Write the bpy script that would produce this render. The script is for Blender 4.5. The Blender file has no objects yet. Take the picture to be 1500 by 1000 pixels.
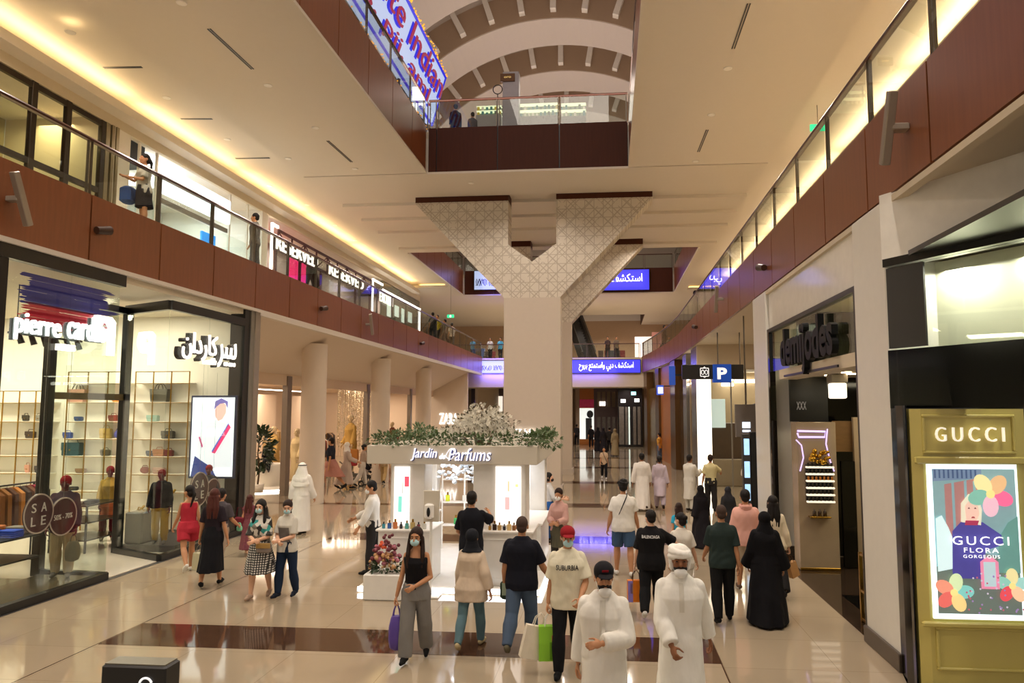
import bpy, bmesh, math, random
from mathutils import Vector, Matrix
from mathutils.bvhtree import BVHTree
R = math.radians
PI = math.pi
rnd = random.Random(7)
SC = bpy.context.scene
COL = SC.collection

# ------------------------------------------------------------------ camera (26 mm-equivalent phone lens, 3.15 m above the floor)
F, PX, PY, VX, VY, H = 1085., 790., 500., 893., 600., 3.15
_n = math.sqrt((VX-PX)**2+(VY-PY)**2+F*F)
PSI = math.asin((VX-PX)/_n)
TH = math.asin((VY-PY)/_n/math.cos(PSI))
_s, _c, _st, _ct = math.sin(PSI), math.cos(PSI), math.sin(TH), math.cos(TH)
CR, CF, CU = Vector((_c, _s, 0)), Vector((-_s*_ct, _c*_ct, _st)), Vector((_s*_st, -_c*_st, _ct))
def ray(px, py):
    return CF + CR*((px-PX)/F) + CU*((PY-py)/F)
def onz(px, py, z=0.0):
    d = ray(px, py); t = (z-H)/d.z
    return Vector((d.x*t, d.y*t, z))
def onx(px, py, x):
    d = ray(px, py); t = x/d.x
    return Vector((x, d.y*t, H+d.z*t))
def ony(px, py, y):
    d = ray(px, py); t = y/d.y
    return Vector((d.x*t, y, H+d.z*t))

# ------------------------------------------------------------------ materials
def lin(c):
    if isinstance(c, str):
        c = c.lstrip('#'); c = [int(c[i:i+2], 16)/255 for i in (0, 2, 4)]
    return tuple((v/12.92 if v <= .04045 else ((v+.055)/1.055)**2.4) for v in c[:3])
_M = {}
def mat(name, col, rough=.5, metal=0., emit=0., ecol=None, var=.08, scale=6., bump=0., bscale=40., coat=0., spec=.5, wood=False, stretch=None):
    if name in _M: return _M[name]
    m = bpy.data.materials.new(name); m.use_nodes = True
    nt = m.node_tree; b = nt.nodes['Principled BSDF']
    c = lin(col)
    b.inputs['Roughness'].default_value = rough; b.inputs['Metallic'].default_value = metal
    b.inputs['Specular IOR Level'].default_value = spec
    b.inputs['Coat Weight'].default_value = coat
    tc = nt.nodes.new('ShaderNodeTexCoord')
    src = tc.outputs['Object']
    if stretch:
        mp = nt.nodes.new('ShaderNodeMapping'); mp.inputs['Scale'].default_value = stretch
        nt.links.new(src, mp.inputs['Vector']); src = mp.outputs['Vector']
    nz = nt.nodes.new('ShaderNodeTexNoise'); nz.inputs['Scale'].default_value = scale; nz.inputs['Detail'].default_value = 3
    nt.links.new(src, nz.inputs['Vector'])
    mx = nt.nodes.new('ShaderNodeMix'); mx.data_type = 'RGBA'
    mx.inputs[6].default_value = (*[v*(1-var) for v in c], 1); mx.inputs[7].default_value = (*[min(1, v*(1+var)) for v in c], 1)
    nt.links.new(nz.outputs['Fac'], mx.inputs[0]); nt.links.new(mx.outputs[2], b.inputs['Base Color'])
    if emit > 0:
        b.inputs['Emission Color'].default_value = (*lin(ecol or col), 1); b.inputs['Emission Strength'].default_value = emit
    if bump > 0:
        n2 = nt.nodes.new('ShaderNodeTexNoise'); n2.inputs['Scale'].default_value = bscale; n2.inputs['Detail'].default_value = 2
        nt.links.new(src, n2.inputs['Vector'])
        bp = nt.nodes.new('ShaderNodeBump'); bp.inputs['Strength'].default_value = bump; bp.inputs['Distance'].default_value = .02
        nt.links.new(n2.outputs['Fac'], bp.inputs['Height']); nt.links.new(bp.outputs['Normal'], b.inputs['Normal'])
    _M[name] = m
    return m
def cloth(col, name=None, var=.10, rough=.85):
    return mat(name or ('cloth_%s' % str(col).strip('#')), col, rough=rough, var=var, scale=9, bump=.55, bscale=11, spec=.2, stretch=(1, 1, .45))
def glass(name, tint=(.93, .96, .94), refl=1.0, ior=1.45):
    if name in _M: return _M[name]
    m = bpy.data.materials.new(name); m.use_nodes = True; nt = m.node_tree
    nt.nodes.remove(nt.nodes['Principled BSDF'])
    out = nt.nodes['Material Output']
    tr = nt.nodes.new('ShaderNodeBsdfTransparent'); tr.inputs[0].default_value = (*tint, 1)
    gl = nt.nodes.new('ShaderNodeBsdfGlossy'); gl.inputs['Roughness'].default_value = .01
    fr = nt.nodes.new('ShaderNodeLayerWeight'); fr.inputs['Blend'].default_value = .5
    pw = nt.nodes.new('ShaderNodeMath'); pw.operation = 'POWER'; pw.inputs[1].default_value = 5
    ml = nt.nodes.new('ShaderNodeMath'); ml.operation = 'MULTIPLY_ADD'; ml.inputs[1].default_value = .9*refl; ml.inputs[2].default_value = .035*refl
    nt.links.new(fr.outputs['Facing'], pw.inputs[0])
    mx = nt.nodes.new('ShaderNodeMixShader')
    nt.links.new(pw.outputs[0], ml.inputs[0]); nt.links.new(ml.outputs[0], mx.inputs[0])
    nt.links.new(tr.outputs[0], mx.inputs[1]); nt.links.new(gl.outputs[0], mx.inputs[2]); nt.links.new(mx.outputs[0], out.inputs[0])
    _M[name] = m
    return m
def nodes_of(m): return m.node_tree, m.node_tree.nodes['Principled BSDF']

# ------------------------------------------------------------------ mesh builder
class MB:
    def __init__(s): s.v = []; s.f = []; s.smooth = []
    def add(s, vs, fs, smooth=False):
        b = len(s.v); s.v += [tuple(v) for v in vs]; s.f += [tuple(b+i for i in f) for f in fs]; s.smooth += [smooth]*len(fs); return s
    def box(s, x0, x1, y0, y1, z0, z1):
        x0, x1 = min(x0, x1), max(x0, x1); y0, y1 = min(y0, y1), max(y0, y1); z0, z1 = min(z0, z1), max(z0, z1)
        return s.add([(x0,y0,z0),(x1,y0,z0),(x1,y1,z0),(x0,y1,z0),(x0,y0,z1),(x1,y0,z1),(x1,y1,z1),(x0,y1,z1)],
                     [(0,3,2,1),(4,5,6,7),(0,1,5,4),(1,2,6,5),(2,3,7,6),(3,0,4,7)])
    def bbox(s, x0, x1, y0, y1, z0, z1, b=.01):
        "box with chamfered vertical and horizontal edges"
        x0, x1 = min(x0, x1), max(x0, x1); y0, y1 = min(y0, y1), max(y0, y1); z0, z1 = min(z0, z1), max(z0, z1)
        b = min(b, (x1-x0)/3, (y1-y0)/3, (z1-z0)/3)
        def rg(i, z):
            x, y, X, Y = x0+i, y0+i, x1-i, y1-i
            return [(x+b,y,z),(X-b,y,z),(X,y+b,z),(X,Y-b,z),(X-b,Y,z),(x+b,Y,z),(x,Y-b,z),(x,y+b,z)]
        rs = [rg(b, z0), rg(0, z0+b), rg(0, z1-b), rg(b, z1)]
        vs = sum(rs, []); fs = [tuple(range(7, -1, -1)), tuple(range(24, 32))]
        for k in range(3):
            for i in range(8):
                j = (i+1) % 8; fs.append((k*8+i, k*8+j, k*8+8+j, k*8+8+i))
        return s.add(vs, fs)
    def prism(s, poly, a, b, axis='z'):
        "extrude a 2D polygon between a and b along an axis: z -> (x,y), x -> (y,z), y -> (x,z)"
        def P(p, t): return (p[0], p[1], t) if axis == 'z' else ((t, p[0], p[1]) if axis == 'x' else (p[0], t, p[1]))
        n = len(poly); vs = [P(p, a) for p in poly]+[P(p, b) for p in poly]
        fs = [tuple(range(n-1, -1, -1)), tuple(range(n, 2*n))]+[(i, (i+1) % n, n+(i+1) % n, n+i) for i in range(n)]
        return s.add(vs, fs)
    def quad(s, *p): return s.add(p, [tuple(range(len(p)))])
    def cyl(s, p0, p1, r0, r1=None, n=12, caps=True, smooth=True):
        r1 = r0 if r1 is None else r1
        p0, p1 = Vector(p0), Vector(p1); d = (p1-p0)
        if d.length < 1e-9: return s
        d.normalize(); a = d.orthogonal().normalized(); b = d.cross(a)
        vs = []
        for p, r in ((p0, r0), (p1, r1)):
            for i in range(n):
                t = 2*PI*i/n; vs.append(p+(a*math.cos(t)+b*math.sin(t))*r)
        s.add(vs, [(i, (i+1) % n, n+(i+1) % n, n+i) for i in range(n)], smooth)
        if caps: s.add(vs, [tuple(range(n-1, -1, -1)), tuple(range(n, 2*n))])
        return s
    def tube(s, pts, r, n=8, smooth=True):
        pts = [Vector(p) for p in pts]; rings = []; a = None
        for i, p in enumerate(pts):
            d = (pts[min(i+1, len(pts)-1)]-pts[max(i-1, 0)]).normalized()
            if a is None: a = d.orthogonal().normalized()
            a = (a-d*a.dot(d)).normalized(); b = d.cross(a)
            rr = r[i] if isinstance(r, (list, tuple)) else r
            rings.append([p+(a*math.cos(2*PI*k/n)+b*math.sin(2*PI*k/n))*rr for k in range(n)])
        return s.loft(rings, smooth)
    def loft(s, rings, smooth=True, caps=True, closed=True):
        n = len(rings[0]); vs = sum([list(r) for r in rings], []); fs = []
        for k in range(len(rings)-1):
            for i in range(n if closed else n-1):
                j = (i+1) % n; fs.append((k*n+i, k*n+j, k*n+n+j, k*n+n+i))
        s.add(vs, fs, smooth)
        if caps and closed:
            m = len(rings)-1
            s.add(vs, [tuple(range(n-1, -1, -1)), tuple(range(m*n, m*n+n))])
        return s
    def ell(s, c, r, M=None, nu=16, nv=10, smooth=True):
        c = Vector(c); r = (r, r, r) if isinstance(r, (int, float)) else r
        vs = []; fs = []
        def q(v): 
            v = Vector(v)
            return c+(M @ v if M is not None else v)
        vs.append(q((0, 0, -r[2])))
        for k in range(1, nv):
            t = -PI/2+PI*k/nv
            for i in range(nu):
                p = 2*PI*i/nu; vs.append(q((r[0]*math.cos(t)*math.cos(p), r[1]*math.cos(t)*math.sin(p), r[2]*math.sin(t))))
        vs.append(q((0, 0, r[2])))
        for i in range(nu): fs.append((0, 1+(i+1) % nu, 1+i))
        for k in range(nv-2):
            for i in range(nu):
                j = (i+1) % nu; a = 1+k*nu
                fs.append((a+i, a+j, a+nu+j, a+nu+i))
        t = len(vs)-1; a = 1+(nv-2)*nu
        for i in range(nu): fs.append((a+i, a+(i+1) % nu, t))
        return s.add(vs, fs, smooth)
    def cap(s, p0, p1, r0, r1, n=12):
        "tapered capsule"
        p0, p1 = Vector(p0), Vector(p1)
        s.cyl(p0, p1, r0, r1, n); s.ell(p0, r0, nu=n, nv=8); s.ell(p1, r1, nu=n, nv=8); return s
    def lathe(s, prof, c=(0, 0, 0), n=24, smooth=True):
        rings = [[(c[0]+r*math.cos(2*PI*i/n), c[1]+r*math.sin(2*PI*i/n), c[2]+z) for i in range(n)] for r, z in prof]
        return s.loft(rings, smooth)
    def xf(s, M):
        s.v = [tuple(M @ Vector(v)) for v in s.v]; return s
    def join(s, o):
        b = len(s.v); s.v += o.v; s.f += [tuple(b+i for i in f) for f in o.f]; s.smooth += o.smooth; return s
    def build(s, name, m, parent=None, local=False):
        me = bpy.data.meshes.new(name)
        off = Vector((0, 0, 0))
        if parent is not None and not local:
            q = parent
            while q is not None: off += q.location; q = q.parent
        me.from_pydata([tuple(Vector(v)-off) for v in s.v], [], s.f)
        me.polygons.foreach_set('use_smooth', s.smooth)
        me.materials.append(m); me.update()
        o = bpy.data.objects.new(name, me); COL.objects.link(o)
        if parent is not None: o.parent = parent
        return o
def tag(o, label=None, cat=None, group=None, kind=None):
    if label: o['label'] = label
    if cat: o['category'] = cat
    if group: o['group'] = group
    if kind: o['kind'] = kind
    return o
def thing(name, label, cat, loc=(0, 0, 0), rz=0., group=None, kind=None):
    o = bpy.data.objects.new(name, None); COL.objects.link(o); o.empty_display_size = .1
    o.location = loc; o.rotation_euler = (0, 0, rz)
    return tag(o, label, cat, group, kind)
def struct(name, mb, m, label=None, parent=None):
    o = mb.build(name, m, parent)
    if parent is None: tag(o, label, None, None, 'structure')
    return o
def kids(o): return [c for c in bpy.data.objects if c.parent == o]
def dup(root, loc, rz=None, label=None, group=None):
    def cp(o, par):
        c = o.copy(); COL.objects.link(c)
        if par is not None: c.parent = par
        for k in CH.get(o.name, ()): cp(k, c)
        return c
    CH = {}
    for q in COL.objects:
        if q.parent is not None: CH.setdefault(q.parent.name, []).append(q)
    r = cp(root, None); r.location = loc
    if rz is not None: r.rotation_euler = (0, 0, rz)
    if label: r['label'] = label
    if group: r['group'] = group
    return r

# ------------------------------------------------------------------ lettering
def text_mb(txt, size=1., extrude=.01, bevel=0., shear=0., spacing=1., bold=0., res=3, align='CENTER', line=1.):
    "text as a mesh builder: x along the line, y up, z out of the face, centred on the origin (width, height returned)"
    c = bpy.data.curves.new('t', 'FONT'); c.body = txt; c.size = size; c.extrude = extrude; c.shear = shear
    c.space_character = spacing; c.resolution_u = res; c.align_x = align; c.offset = bold; c.bevel_depth = bevel; c.space_line = line
    o = bpy.data.objects.new('t', c); me = bpy.data.meshes.new_from_object(o)
    b = MB()
    b.add([v.co.copy() for v in me.vertices], [tuple(p.vertices) for p in me.polygons])
    bpy.data.objects.remove(o); bpy.data.curves.remove(c); bpy.data.meshes.remove(me)
    xs = [v[0] for v in b.v]; ys = [v[1] for v in b.v]
    cx, cy = (min(xs)+max(xs))/2, (min(ys)+max(ys))/2
    b.v = [(v[0]-cx, v[1]-cy, v[2]) for v in b.v]
    return b, max(xs)-min(xs), max(ys)-min(ys)
def frame_at(c, right, up):
    right = Vector(right).normalized(); up = Vector(up).normalized(); n = right.cross(up)
    M = Matrix.Identity(4)
    for i in range(3): M[i][0] = right[i]; M[i][1] = up[i]; M[i][2] = n[i]; M[i][3] = c[i]
    return M
def sign_text(txt, c, right, up=(0, 0, 1), width=None, height=None, **k):
    "text fitted to a width and/or height (the two may differ from the face's own proportion), placed at c"
    b, w, h = text_mb(txt, **k)
    sx = width/w if width else None; sy = height/h if height else None
    sx, sy = sx or sy or 1., sy or sx or 1.
    b.v = [(v[0]*sx, v[1]*sy, v[2]) for v in b.v]
    return b.xf(frame_at(c, right, up))
def words_of(b, gap):
    "split a lettering builder into one builder per word: islands sorted along x, cut where the gap is wide"
    par = list(range(len(b.v)))
    def fd(i):
        while par[i] != i: par[i] = par[par[i]]; i = par[i]
        return i
    for f in b.f:
        for i in f[1:]: par[fd(i)] = fd(f[0])
    lo, hi = {}, {}
    for i, v in enumerate(b.v):
        r_ = fd(i); lo[r_] = min(lo.get(r_, 1e9), v[0]); hi[r_] = max(hi.get(r_, -1e9), v[0])
    out, cur, end = {}, -1, -1e9
    for r_ in sorted(lo, key=lambda q: lo[q]):
        if lo[r_]-end > gap: cur += 1
        out[r_] = cur; end = max(end, hi[r_])
    res = []
    for k in range(cur+1):
        m = MB(); mp = {}
        for f, sm in zip(b.f, b.smooth):
            if out[fd(f[0])] != k: continue
            for i in f:
                if i not in mp: mp[i] = len(m.v); m.v.append(b.v[i])
            m.f.append(tuple(mp[i] for i in f)); m.smooth.append(sm)
        if m.v: res.append(m)
    return res
def sign_words(txt, c, right, up=(0, 0, 1), width=None, height=None, gap=.12, **k):
    b, w, h = text_mb(txt, **k); sx = width/w if width else None; sy = height/h if height else None; sx, sy = sx or sy or 1., sy or sx or 1.; out = []
    for m in words_of(b, gap):
        m.v = [(v[0]*sx, v[1]*sy, v[2]) for v in m.v]; out.append(m.xf(frame_at(c, right, up)))
    return out
# Arabic presentation forms, in visual order (the words run right to left)
def arab(codes): return ''.join(chr(c) for c in reversed(codes))
A_ISTAKSHIF = [0xFE8D, 0xFEB3, 0xFE98, 0xFEDC, 0xFEB8, 0xFED2]
A_DUBAI = [0xFEA9, 0xFE91, 0xFEF2]
A_WASTAMTI = [0xFEED, 0xFE8D, 0xFEB3, 0xFE98, 0xFEE4, 0xFE98, 0xFECA]
A_BIRUH = [0xFE91, 0xFEAE, 0xFEED, 0xFEA1]
A_BIYIR = [0xFE91, 0xFEF4, 0xFEF4, 0xFEAE]
A_KARDAN = [0xFEDB, 0xFE8E, 0xFEAD, 0xFEA9, 0xFE8D, 0xFEE5]
A_BARIS = [0xFE91, 0xFE8E, 0xFEAD, 0xFEF3, 0xFEB2]
# ================================================================== materials of the place
def m_floor():
    m = mat('floor_marble', '#a6967e', rough=.07, var=.07, scale=.9, spec=.6, coat=.15)
    nt, b = nodes_of(m)
    b.inputs['Coat Roughness'].default_value = .03
    tc = [n for n in nt.nodes if n.type == 'TEX_COORD'][0]
    br = nt.nodes.new('ShaderNodeTexBrick'); br.offset = 0; br.inputs['Scale'].default_value = 1
    br.inputs['Brick Width'].default_value = 1.375; br.inputs['Row Height'].default_value = 1.2; br.inputs['Mortar Size'].default_value = .005
    br.inputs['Color1'].default_value = (1, 1, 1, 1); br.inputs['Color2'].default_value = (.93, .93, .93, 1); br.inputs['Mortar'].default_value = (.72, .68, .63, 1)
    nt.links.new(tc.outputs['Object'], br.inputs['Vector'])
    mx0 = [n for n in nt.nodes if n.type == 'MIX'][0]
    mm = nt.nodes.new('ShaderNodeMix'); mm.data_type = 'RGBA'; mm.blend_type = 'MULTIPLY'; mm.inputs[0].default_value = 1
    nt.links.new(mx0.outputs[2], mm.inputs[6]); nt.links.new(br.outputs['Color'], mm.inputs[7]); nt.links.new(mm.outputs[2], b.inputs['Base Color'])
    return m
FLOOR = m_floor()
BROWN = mat('brown_marble', '#4a3426', rough=.06, var=.35, scale=3.5, spec=.6)
CEIL = mat('ceiling_paint', '#d6cdbf', rough=.75, var=.015)
CREAM = mat('cream_wall', '#cfc0a6', rough=.6, var=.02)
STONE = mat('column_stone', '#bfb2a2', rough=.55, var=.03)
PLASTER = mat('plaster', '#d8c9b6', rough=.6, var=.02)
WOOD = mat('mahogany_cladding', '#804a2a', rough=.32, var=.22, scale=5, spec=.4, stretch=(3, 3, .25))
WOODD = mat('mahogany_dark', '#482313', rough=.55, spec=.2, var=.22, scale=5, stretch=(3, 3, .25))
RAILW = mat('handrail_wood', '#45200f', rough=.3, var=.15)
STEEL = mat('dark_steel', '#6a6257', rough=.35, metal=.7)
BLACK = mat('black_frame', '#0b0a0a', rough=.3, spec=.5)
BLACKG = mat('black_gloss', '#060607', rough=.06, spec=.6)
DGREY = mat('dark_grey', '#2c2a28', rough=.5)
GOLD = mat('brass', '#b08a3c', rough=.22, metal=1.)
CHROME = mat('chrome', '#b9b6b0', rough=.12, metal=1.)
WHITE = mat('white_paint', '#ece8e0', rough=.5)
WHITEG = mat('white_gloss_panel', '#ece8df', rough=.12, spec=.6)
GREYP = mat('grey_metal', '#8c867c', rough=.4, metal=.3)
GLASS = glass('clear_glass')
GLASSR = glass('rail_glass', (.90, .94, .92), 1.0)
GLASSG = glass('green_glass', (.95, .975, .93), 1.6)
GLOW = mat('warm_cove_lamp', '#ffd996', emit=6., ecol='#ffd084')
GLOWW = mat('white_lamp', '#ffffff', emit=7., ecol='#fff6e8')
GLOWL = mat('downlight_lens', '#fff4dc', emit=14., ecol='#ffe2b0')
LEDW = mat('led_white', '#30343c', emit=.85, ecol='#cfdcff')
LEDB = mat('led_blue', '#12122c', emit=1.15, ecol='#4a45f2')
SIGNW = mat('lit_letters', '#ffffff', emit=2.5, ecol='#ffffff')
SIGNW2 = mat('lit_letters_soft', '#ffffff', emit=1.8, ecol='#fff4e6')

# ================================================================== floor
fl = MB(); fl.quad((-40, -14, 0), (40, -14, 0), (40, 100, 0), (-40, 100, 0)); struct('floor', fl, FLOOR, 'polished beige marble tile floor of the mall')
# brown marble frames set in the floor
def inlay(x0, x1, y0, y1, n):
    b = MB(); b.box(x0, x1, y0, y1, -.01, .003); struct('trim_%d' % n, b, BROWN, 'dark brown marble band inlaid in the beige floor')
k = 1
for y in (9.72, 17.9, 24.4, 32.2, 40.6, 48.6, 57.0):
    inlay(-6.9, 1.37, y, y+1.0, k); k += 1
for y in (24.4, 32.2, 40.6): 
    b = MB(); b.box(-12, -6.9, y+.05, y+.45, -.01, .003); struct('trim_%d' % k, b, BROWN); k += 1
# thin joints that frame the aisle
b = MB()
for x in (1.36, -6.92):
    b.box(x-.008, x+.008, -5, 54, -.01, .0022)
struct('trim_%d' % k, b, BROWN); k += 1
b = MB(); b.box(-9.4, -9.28, 5, 18.6, -.01, .004); struct('trim_%d' % k, b, DGREY)

# ================================================================== ceilings (z = 11.6 below level three)
ZC = 11.6
def slab(name, x0, x1, y0, y1, z0, z1, m=CEIL, label=None):
    b = MB(); b.box(x0, x1, y0, y1, z0, z1); return struct(name, b, m, label)
slab('ceiling_1', -11.05, -6.53, -14, 25.4, ZC, 12.9)
slab('ceiling_2', .83, 5.5, -14, 25.4, ZC, 12.9)
slab('ceiling_3', -11.05, 5.5, 25.48, 38.6, ZC+.12, 12.9)
for i, y in enumerate((25.48, 29.45, 31.8, 34.2, 37.75)):     # stepped planks between the two voids
    slab('ceiling_%d' % (4+i), -11.05, 5.5, y, y+(2.9, 1.4, 1.5, 2.2, .85)[i], ZC, ZC+.121)
slab('ceiling_9', -11.05, -10.78, 38.6, 53.58, ZC, 12.9)
slab('ceiling_10', 4.78, 5.5, 38.6, 53.58, ZC, 12.9)
slab('ceiling_11', -30, 30, 53.58, 66, ZC, 12.9)
slab('ceiling_12', -30, -9, 66, 79, ZC, 12.9)
slab('ceiling_13', 3.2, 30, 66, 79, ZC, 12.9)
slab('ceiling_14', -30, 30, 79, 100, ZC, 12.9)
slab('ceiling_15', -13.9, -11.05, -14, 50.2, ZC+.25, 12.9)
slab('ceiling_16', 5.5, 8.2, -14, 52.8, ZC+.25, 12.9)
slab('ceiling_17', -30, -11.05, 50.2, 53.58, ZC, 12.9)
slab('ceiling_18', 5.5, 30, 52.8, 53.58, ZC, 12.9)
def lamp(name, b, label, m=GLOW, cat='cove light', group=None):
    return tag(b.build(name, m), label, cat, group)
# cove ledges and lamps on both sides
b = MB(); b.box(-13.62, -13.12, -14, 50.2, 11.22, 11.36); b.box(-13.2, -13.12, -14, 50.2, 11.36, 11.46); struct('trim_20', b, CEIL)
lamp('cove_light', MB().box(-13.5, -13.4, -14, 50.0, 11.38, 11.42), 'warm cove light running above the upper balcony shops opposite the black-framed bays')
b = MB(); b.box(7.55, 8.05, -14, 52.8, 11.22, 11.36); b.box(7.55, 7.63, -14, 52.8, 11.36, 11.46); struct('trim_21', b, CEIL)
lamp('cove_light', MB().box(7.85, 7.95, -14, 52.6, 11.38, 11.42), 'warm cove light behind the mahogany balcony above the gold display')
b = MB(); b.box(-13.4, -11.05, 49.8, 50.25, ZC, 11.75); struct('trim_22', b, CEIL)
lamp('cove_light', MB().box(-13.1, -11.2, 50.0, 50.1, 11.76, 11.80), 'short cove light closing the ceiling tray above the perfume kiosk side')
b = MB(); b.box(5.5, 7.7, 52.4, 52.85, ZC, 11.75); struct('trim_23', b, CEIL)
lamp('cove_light', MB().box(5.6, 7.5, 52.6, 52.7, 11.76, 11.80), 'short cove light closing the ceiling tray above the parking sign side')

# ================================================================== level-two slabs
slab('ceiling_30', -13.7, -9.36, -14, 18.6, 5.8, 6.93, CEIL)
slab('ceiling_31', -13.7, -9.36, 18.6, 53.8, 5.95, 6.93, CEIL)
slab('trim_26', -9.44, -9.272, 18.9, 53.8, 5.66, 5.745, CEIL)
b = MB(); b.prism([(-9.38, 5.76), (-9.38, 5.96), (-12.3, 5.96), (-12.3, 4.42), (-12.0, 4.42)], 18.9, 50.0, 'y'); struct('ceiling_32', b, PLASTER, 'sloping plaster soffit under the balcony')
slab('ceiling_33', 3.56, 8.2, -14, 54, 5.82, 6.93, CREAM)
slab('ceiling_34', -30, 30, 54, 57, 4.8, 6.93, CREAM)
slab('ceiling_35', -30, 30, 57, 84, 5.2, 6.93, CREAM)

# ================================================================== balustrades
def balustrade(pts, zb, zt, zr, label, step, side, first=0., posts=True, group='balcony balustrades', wood=WOOD, name='balustrade'):
    "polyline of (x, y); side = +1 if the void lies to the polyline's left-hand side"
    t = thing(name, label, 'balustrade', (pts[0][0], pts[0][1], zb), group=group)
    P = [Vector((p[0], p[1], 0)) for p in pts]
    segs = []; acc = 0
    for a, c in zip(P, P[1:]): segs.append((acc, acc+(c-a).length, a, c)); acc += (c-a).length
    def at(s):
        for a, e, p, q in segs:
            if s <= e+1e-6: return p+(q-p)*((s-a)/max(e-a, 1e-6)), (q-p).normalized()
        return P[-1], (P[-1]-P[-2]).normalized()
    joints = [0.]; s = first if first > 0 else step
    while s < acc-.3: joints.append(s); s += step
    joints.append(acc)
    def panel(s0, s1, z0, z1, th, off):
        p, d = at(s0); q, _ = at(s1); d = (q-p).normalized(); n = Vector((-d.y, d.x, 0))*side
        b = MB(); a0, a1 = p+n*off, q+n*off; c0, c1 = a0-n*th, a1-n*th
        b.add([(a0.x,a0.y,z0),(a1.x,a1.y,z0),(c1.x,c1.y,z0),(c0.x,c0.y,z0),(a0.x,a0.y,z1),(a1.x,a1.y,z1),(c1.x,c1.y,z1),(c0.x,c0.y,z1)],
              [(0,3,2,1),(4,5,6,7),(0,1,5,4),(1,2,6,5),(2,3,7,6),(3,0,4,7)]); return b
    for j0, j1 in zip(joints, joints[1:]):
        panel(j0+.02, j1-.02, zb+.03, zt, .06, 0).build('cladding_panel', wood, t)
        panel(j0+.06, j1-.06, zt+.0, zr-.05, .015, -.05).build('glass_pane', GLASSR, t)
    panel(0, acc, zb, zt-.02, .02, -.062).build('backing', BLACK, t) if len(pts) == 2 else None
    if posts:
        for j in joints:
            p, d = at(j); n = Vector((-d.y, d.x, 0))*side
            b = MB(); c = p-n*.09
            for u in (-.045, .045):
                e = c+d*u
                b.box(e.x-.018, e.x+.018, e.y-.018, e.y+.018, zt-.02, zr-.02)
            b.build('post', STEEL, t)
    pts3 = []
    for p in [at(acc*i/60)[0] for i in range(61)] if len(pts) > 2 else [P[0], P[-1]]:
        pts3.append(p)
    b = MB(); off = -.09
    rings = []
    for i, p in enumerate(pts3):
        d = (pts3[min(i+1, len(pts3)-1)]-pts3[max(i-1, 0)]).normalized(); n = Vector((-d.y, d.x, 0))*side
        c = p+n*off
        rings.append([(c+n*a+Vector((0, 0, zr+z))) for a, z in ((-.045, -.03), (.045, -.03), (.055, 0), (.04, .03), (-.04, .03), (-.055, 0))])
    b.loft(rings, False).build('handrail', RAILW, t)
    if len(pts) == 2:
        d = (P[1]-P[0]).normalized(); n = Vector((-d.y, d.x, 0))*side
        panel(0, acc, zb-.06, zb+.02, .12, .03).build('bottom_trim', CEIL, t)
    return t
XL, XR = -9.3, 3.5
balustrade([(XL, 1.8), (XL, 53.7)], 5.8, 7.03, 8.06, 'long straight mahogany and glass balustrade over the handbag shop and plaster soffit', 2.1, -1, first=.0)
balustrade([(XR, 2.26), (XR, 38), (3.38, 42), (3.12, 46), (2.76, 50), (2.34, 54)], 5.8, 6.98, 7.95, 'mahogany and glass balustrade over the gold display, bending inwards at its far end', 1.98, 1)
balustrade([(-6.45, 1.0), (-6.45, 25.22)], ZC, 13.25, 14.3, 'topmost mahogany balustrade beneath the big red and blue screen', 2.24, -1, first=2.2, group='top level balustrades')
balustrade([(-6.42, 25.4), (.72, 25.4)], ZC, 13.25, 14.3, 'mahogany bridge front with a glass rail closing the upper void', 2.21, -1, first=.31, group='top level balustrades', wood=WOODD)
balustrade([(.75, 1.0), (.75, 25.22)], ZC, 13.25, 14.3, 'topmost mahogany balustrade opposite the big red and blue screen', 2.24, 1, group='top level balustrades')
balustrade([(-10.7, 38.6), (-10.7, 53.3)], ZC, 13.4, 14.4, 'violet-lit balustrade of the far void, on the plant kiosk side', 1.9, -1, group='far void balustrades')
balustrade([(4.7, 38.6), (4.7, 53.3)], ZC, 13.4, 14.4, 'violet-lit balustrade of the far void, on the parking sign side', 1.9, 1, group='far void balustrades')
balustrade([(-10.62, 53.5), (4.62, 53.5)], ZC, 13.4, 14.4, 'dark wood bridge front of the far void that carries two LED screens', 2.2, -1, group='far void balustrades', wood=WOODD)
balustrade([(-9.0, 79), (3.2, 79)], ZC, 13.4, 14.4, 'farthest dark wood bridge front seen under the ceiling', 2.4, -1, group='far void balustrades', wood=WOODD)
balustrade([(-9.6, 54.05), (2.2, 54.05)], 5.78, 6.95, 7.95, 'railing of the footbridge that carries the lower blue LED screen', 2.0, -1, group='footbridge railings')
b = MB(); b.box(3.14, 3.2, 66, 79, ZC, 13.4); struct('trim_24', b, WOODD)
b = MB(); b.box(-9.0, -8.94, 66, 79, ZC, 13.4); struct('trim_25', b, WOODD)
# level-three floors
slab('ceiling_40', -30, -6.6, -14, 25.4, 12.9, 13.15, CREAM)
slab('ceiling_41', .9, 30, -14, 25.4, 12.9, 13.15, CREAM)
slab('ceiling_42', -30, 30, 25.5, 38.6, 12.9, 13.15, CREAM)
slab('ceiling_43', -30, -10.8, 38.6, 53.5, 12.9, 13.15, CREAM)
slab('ceiling_44', 4.8, 30, 38.6, 53.5, 12.9, 13.15, CREAM)
slab('ceiling_45', -30, 30, 53.6, 66, 12.9, 13.15, CREAM)

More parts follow.
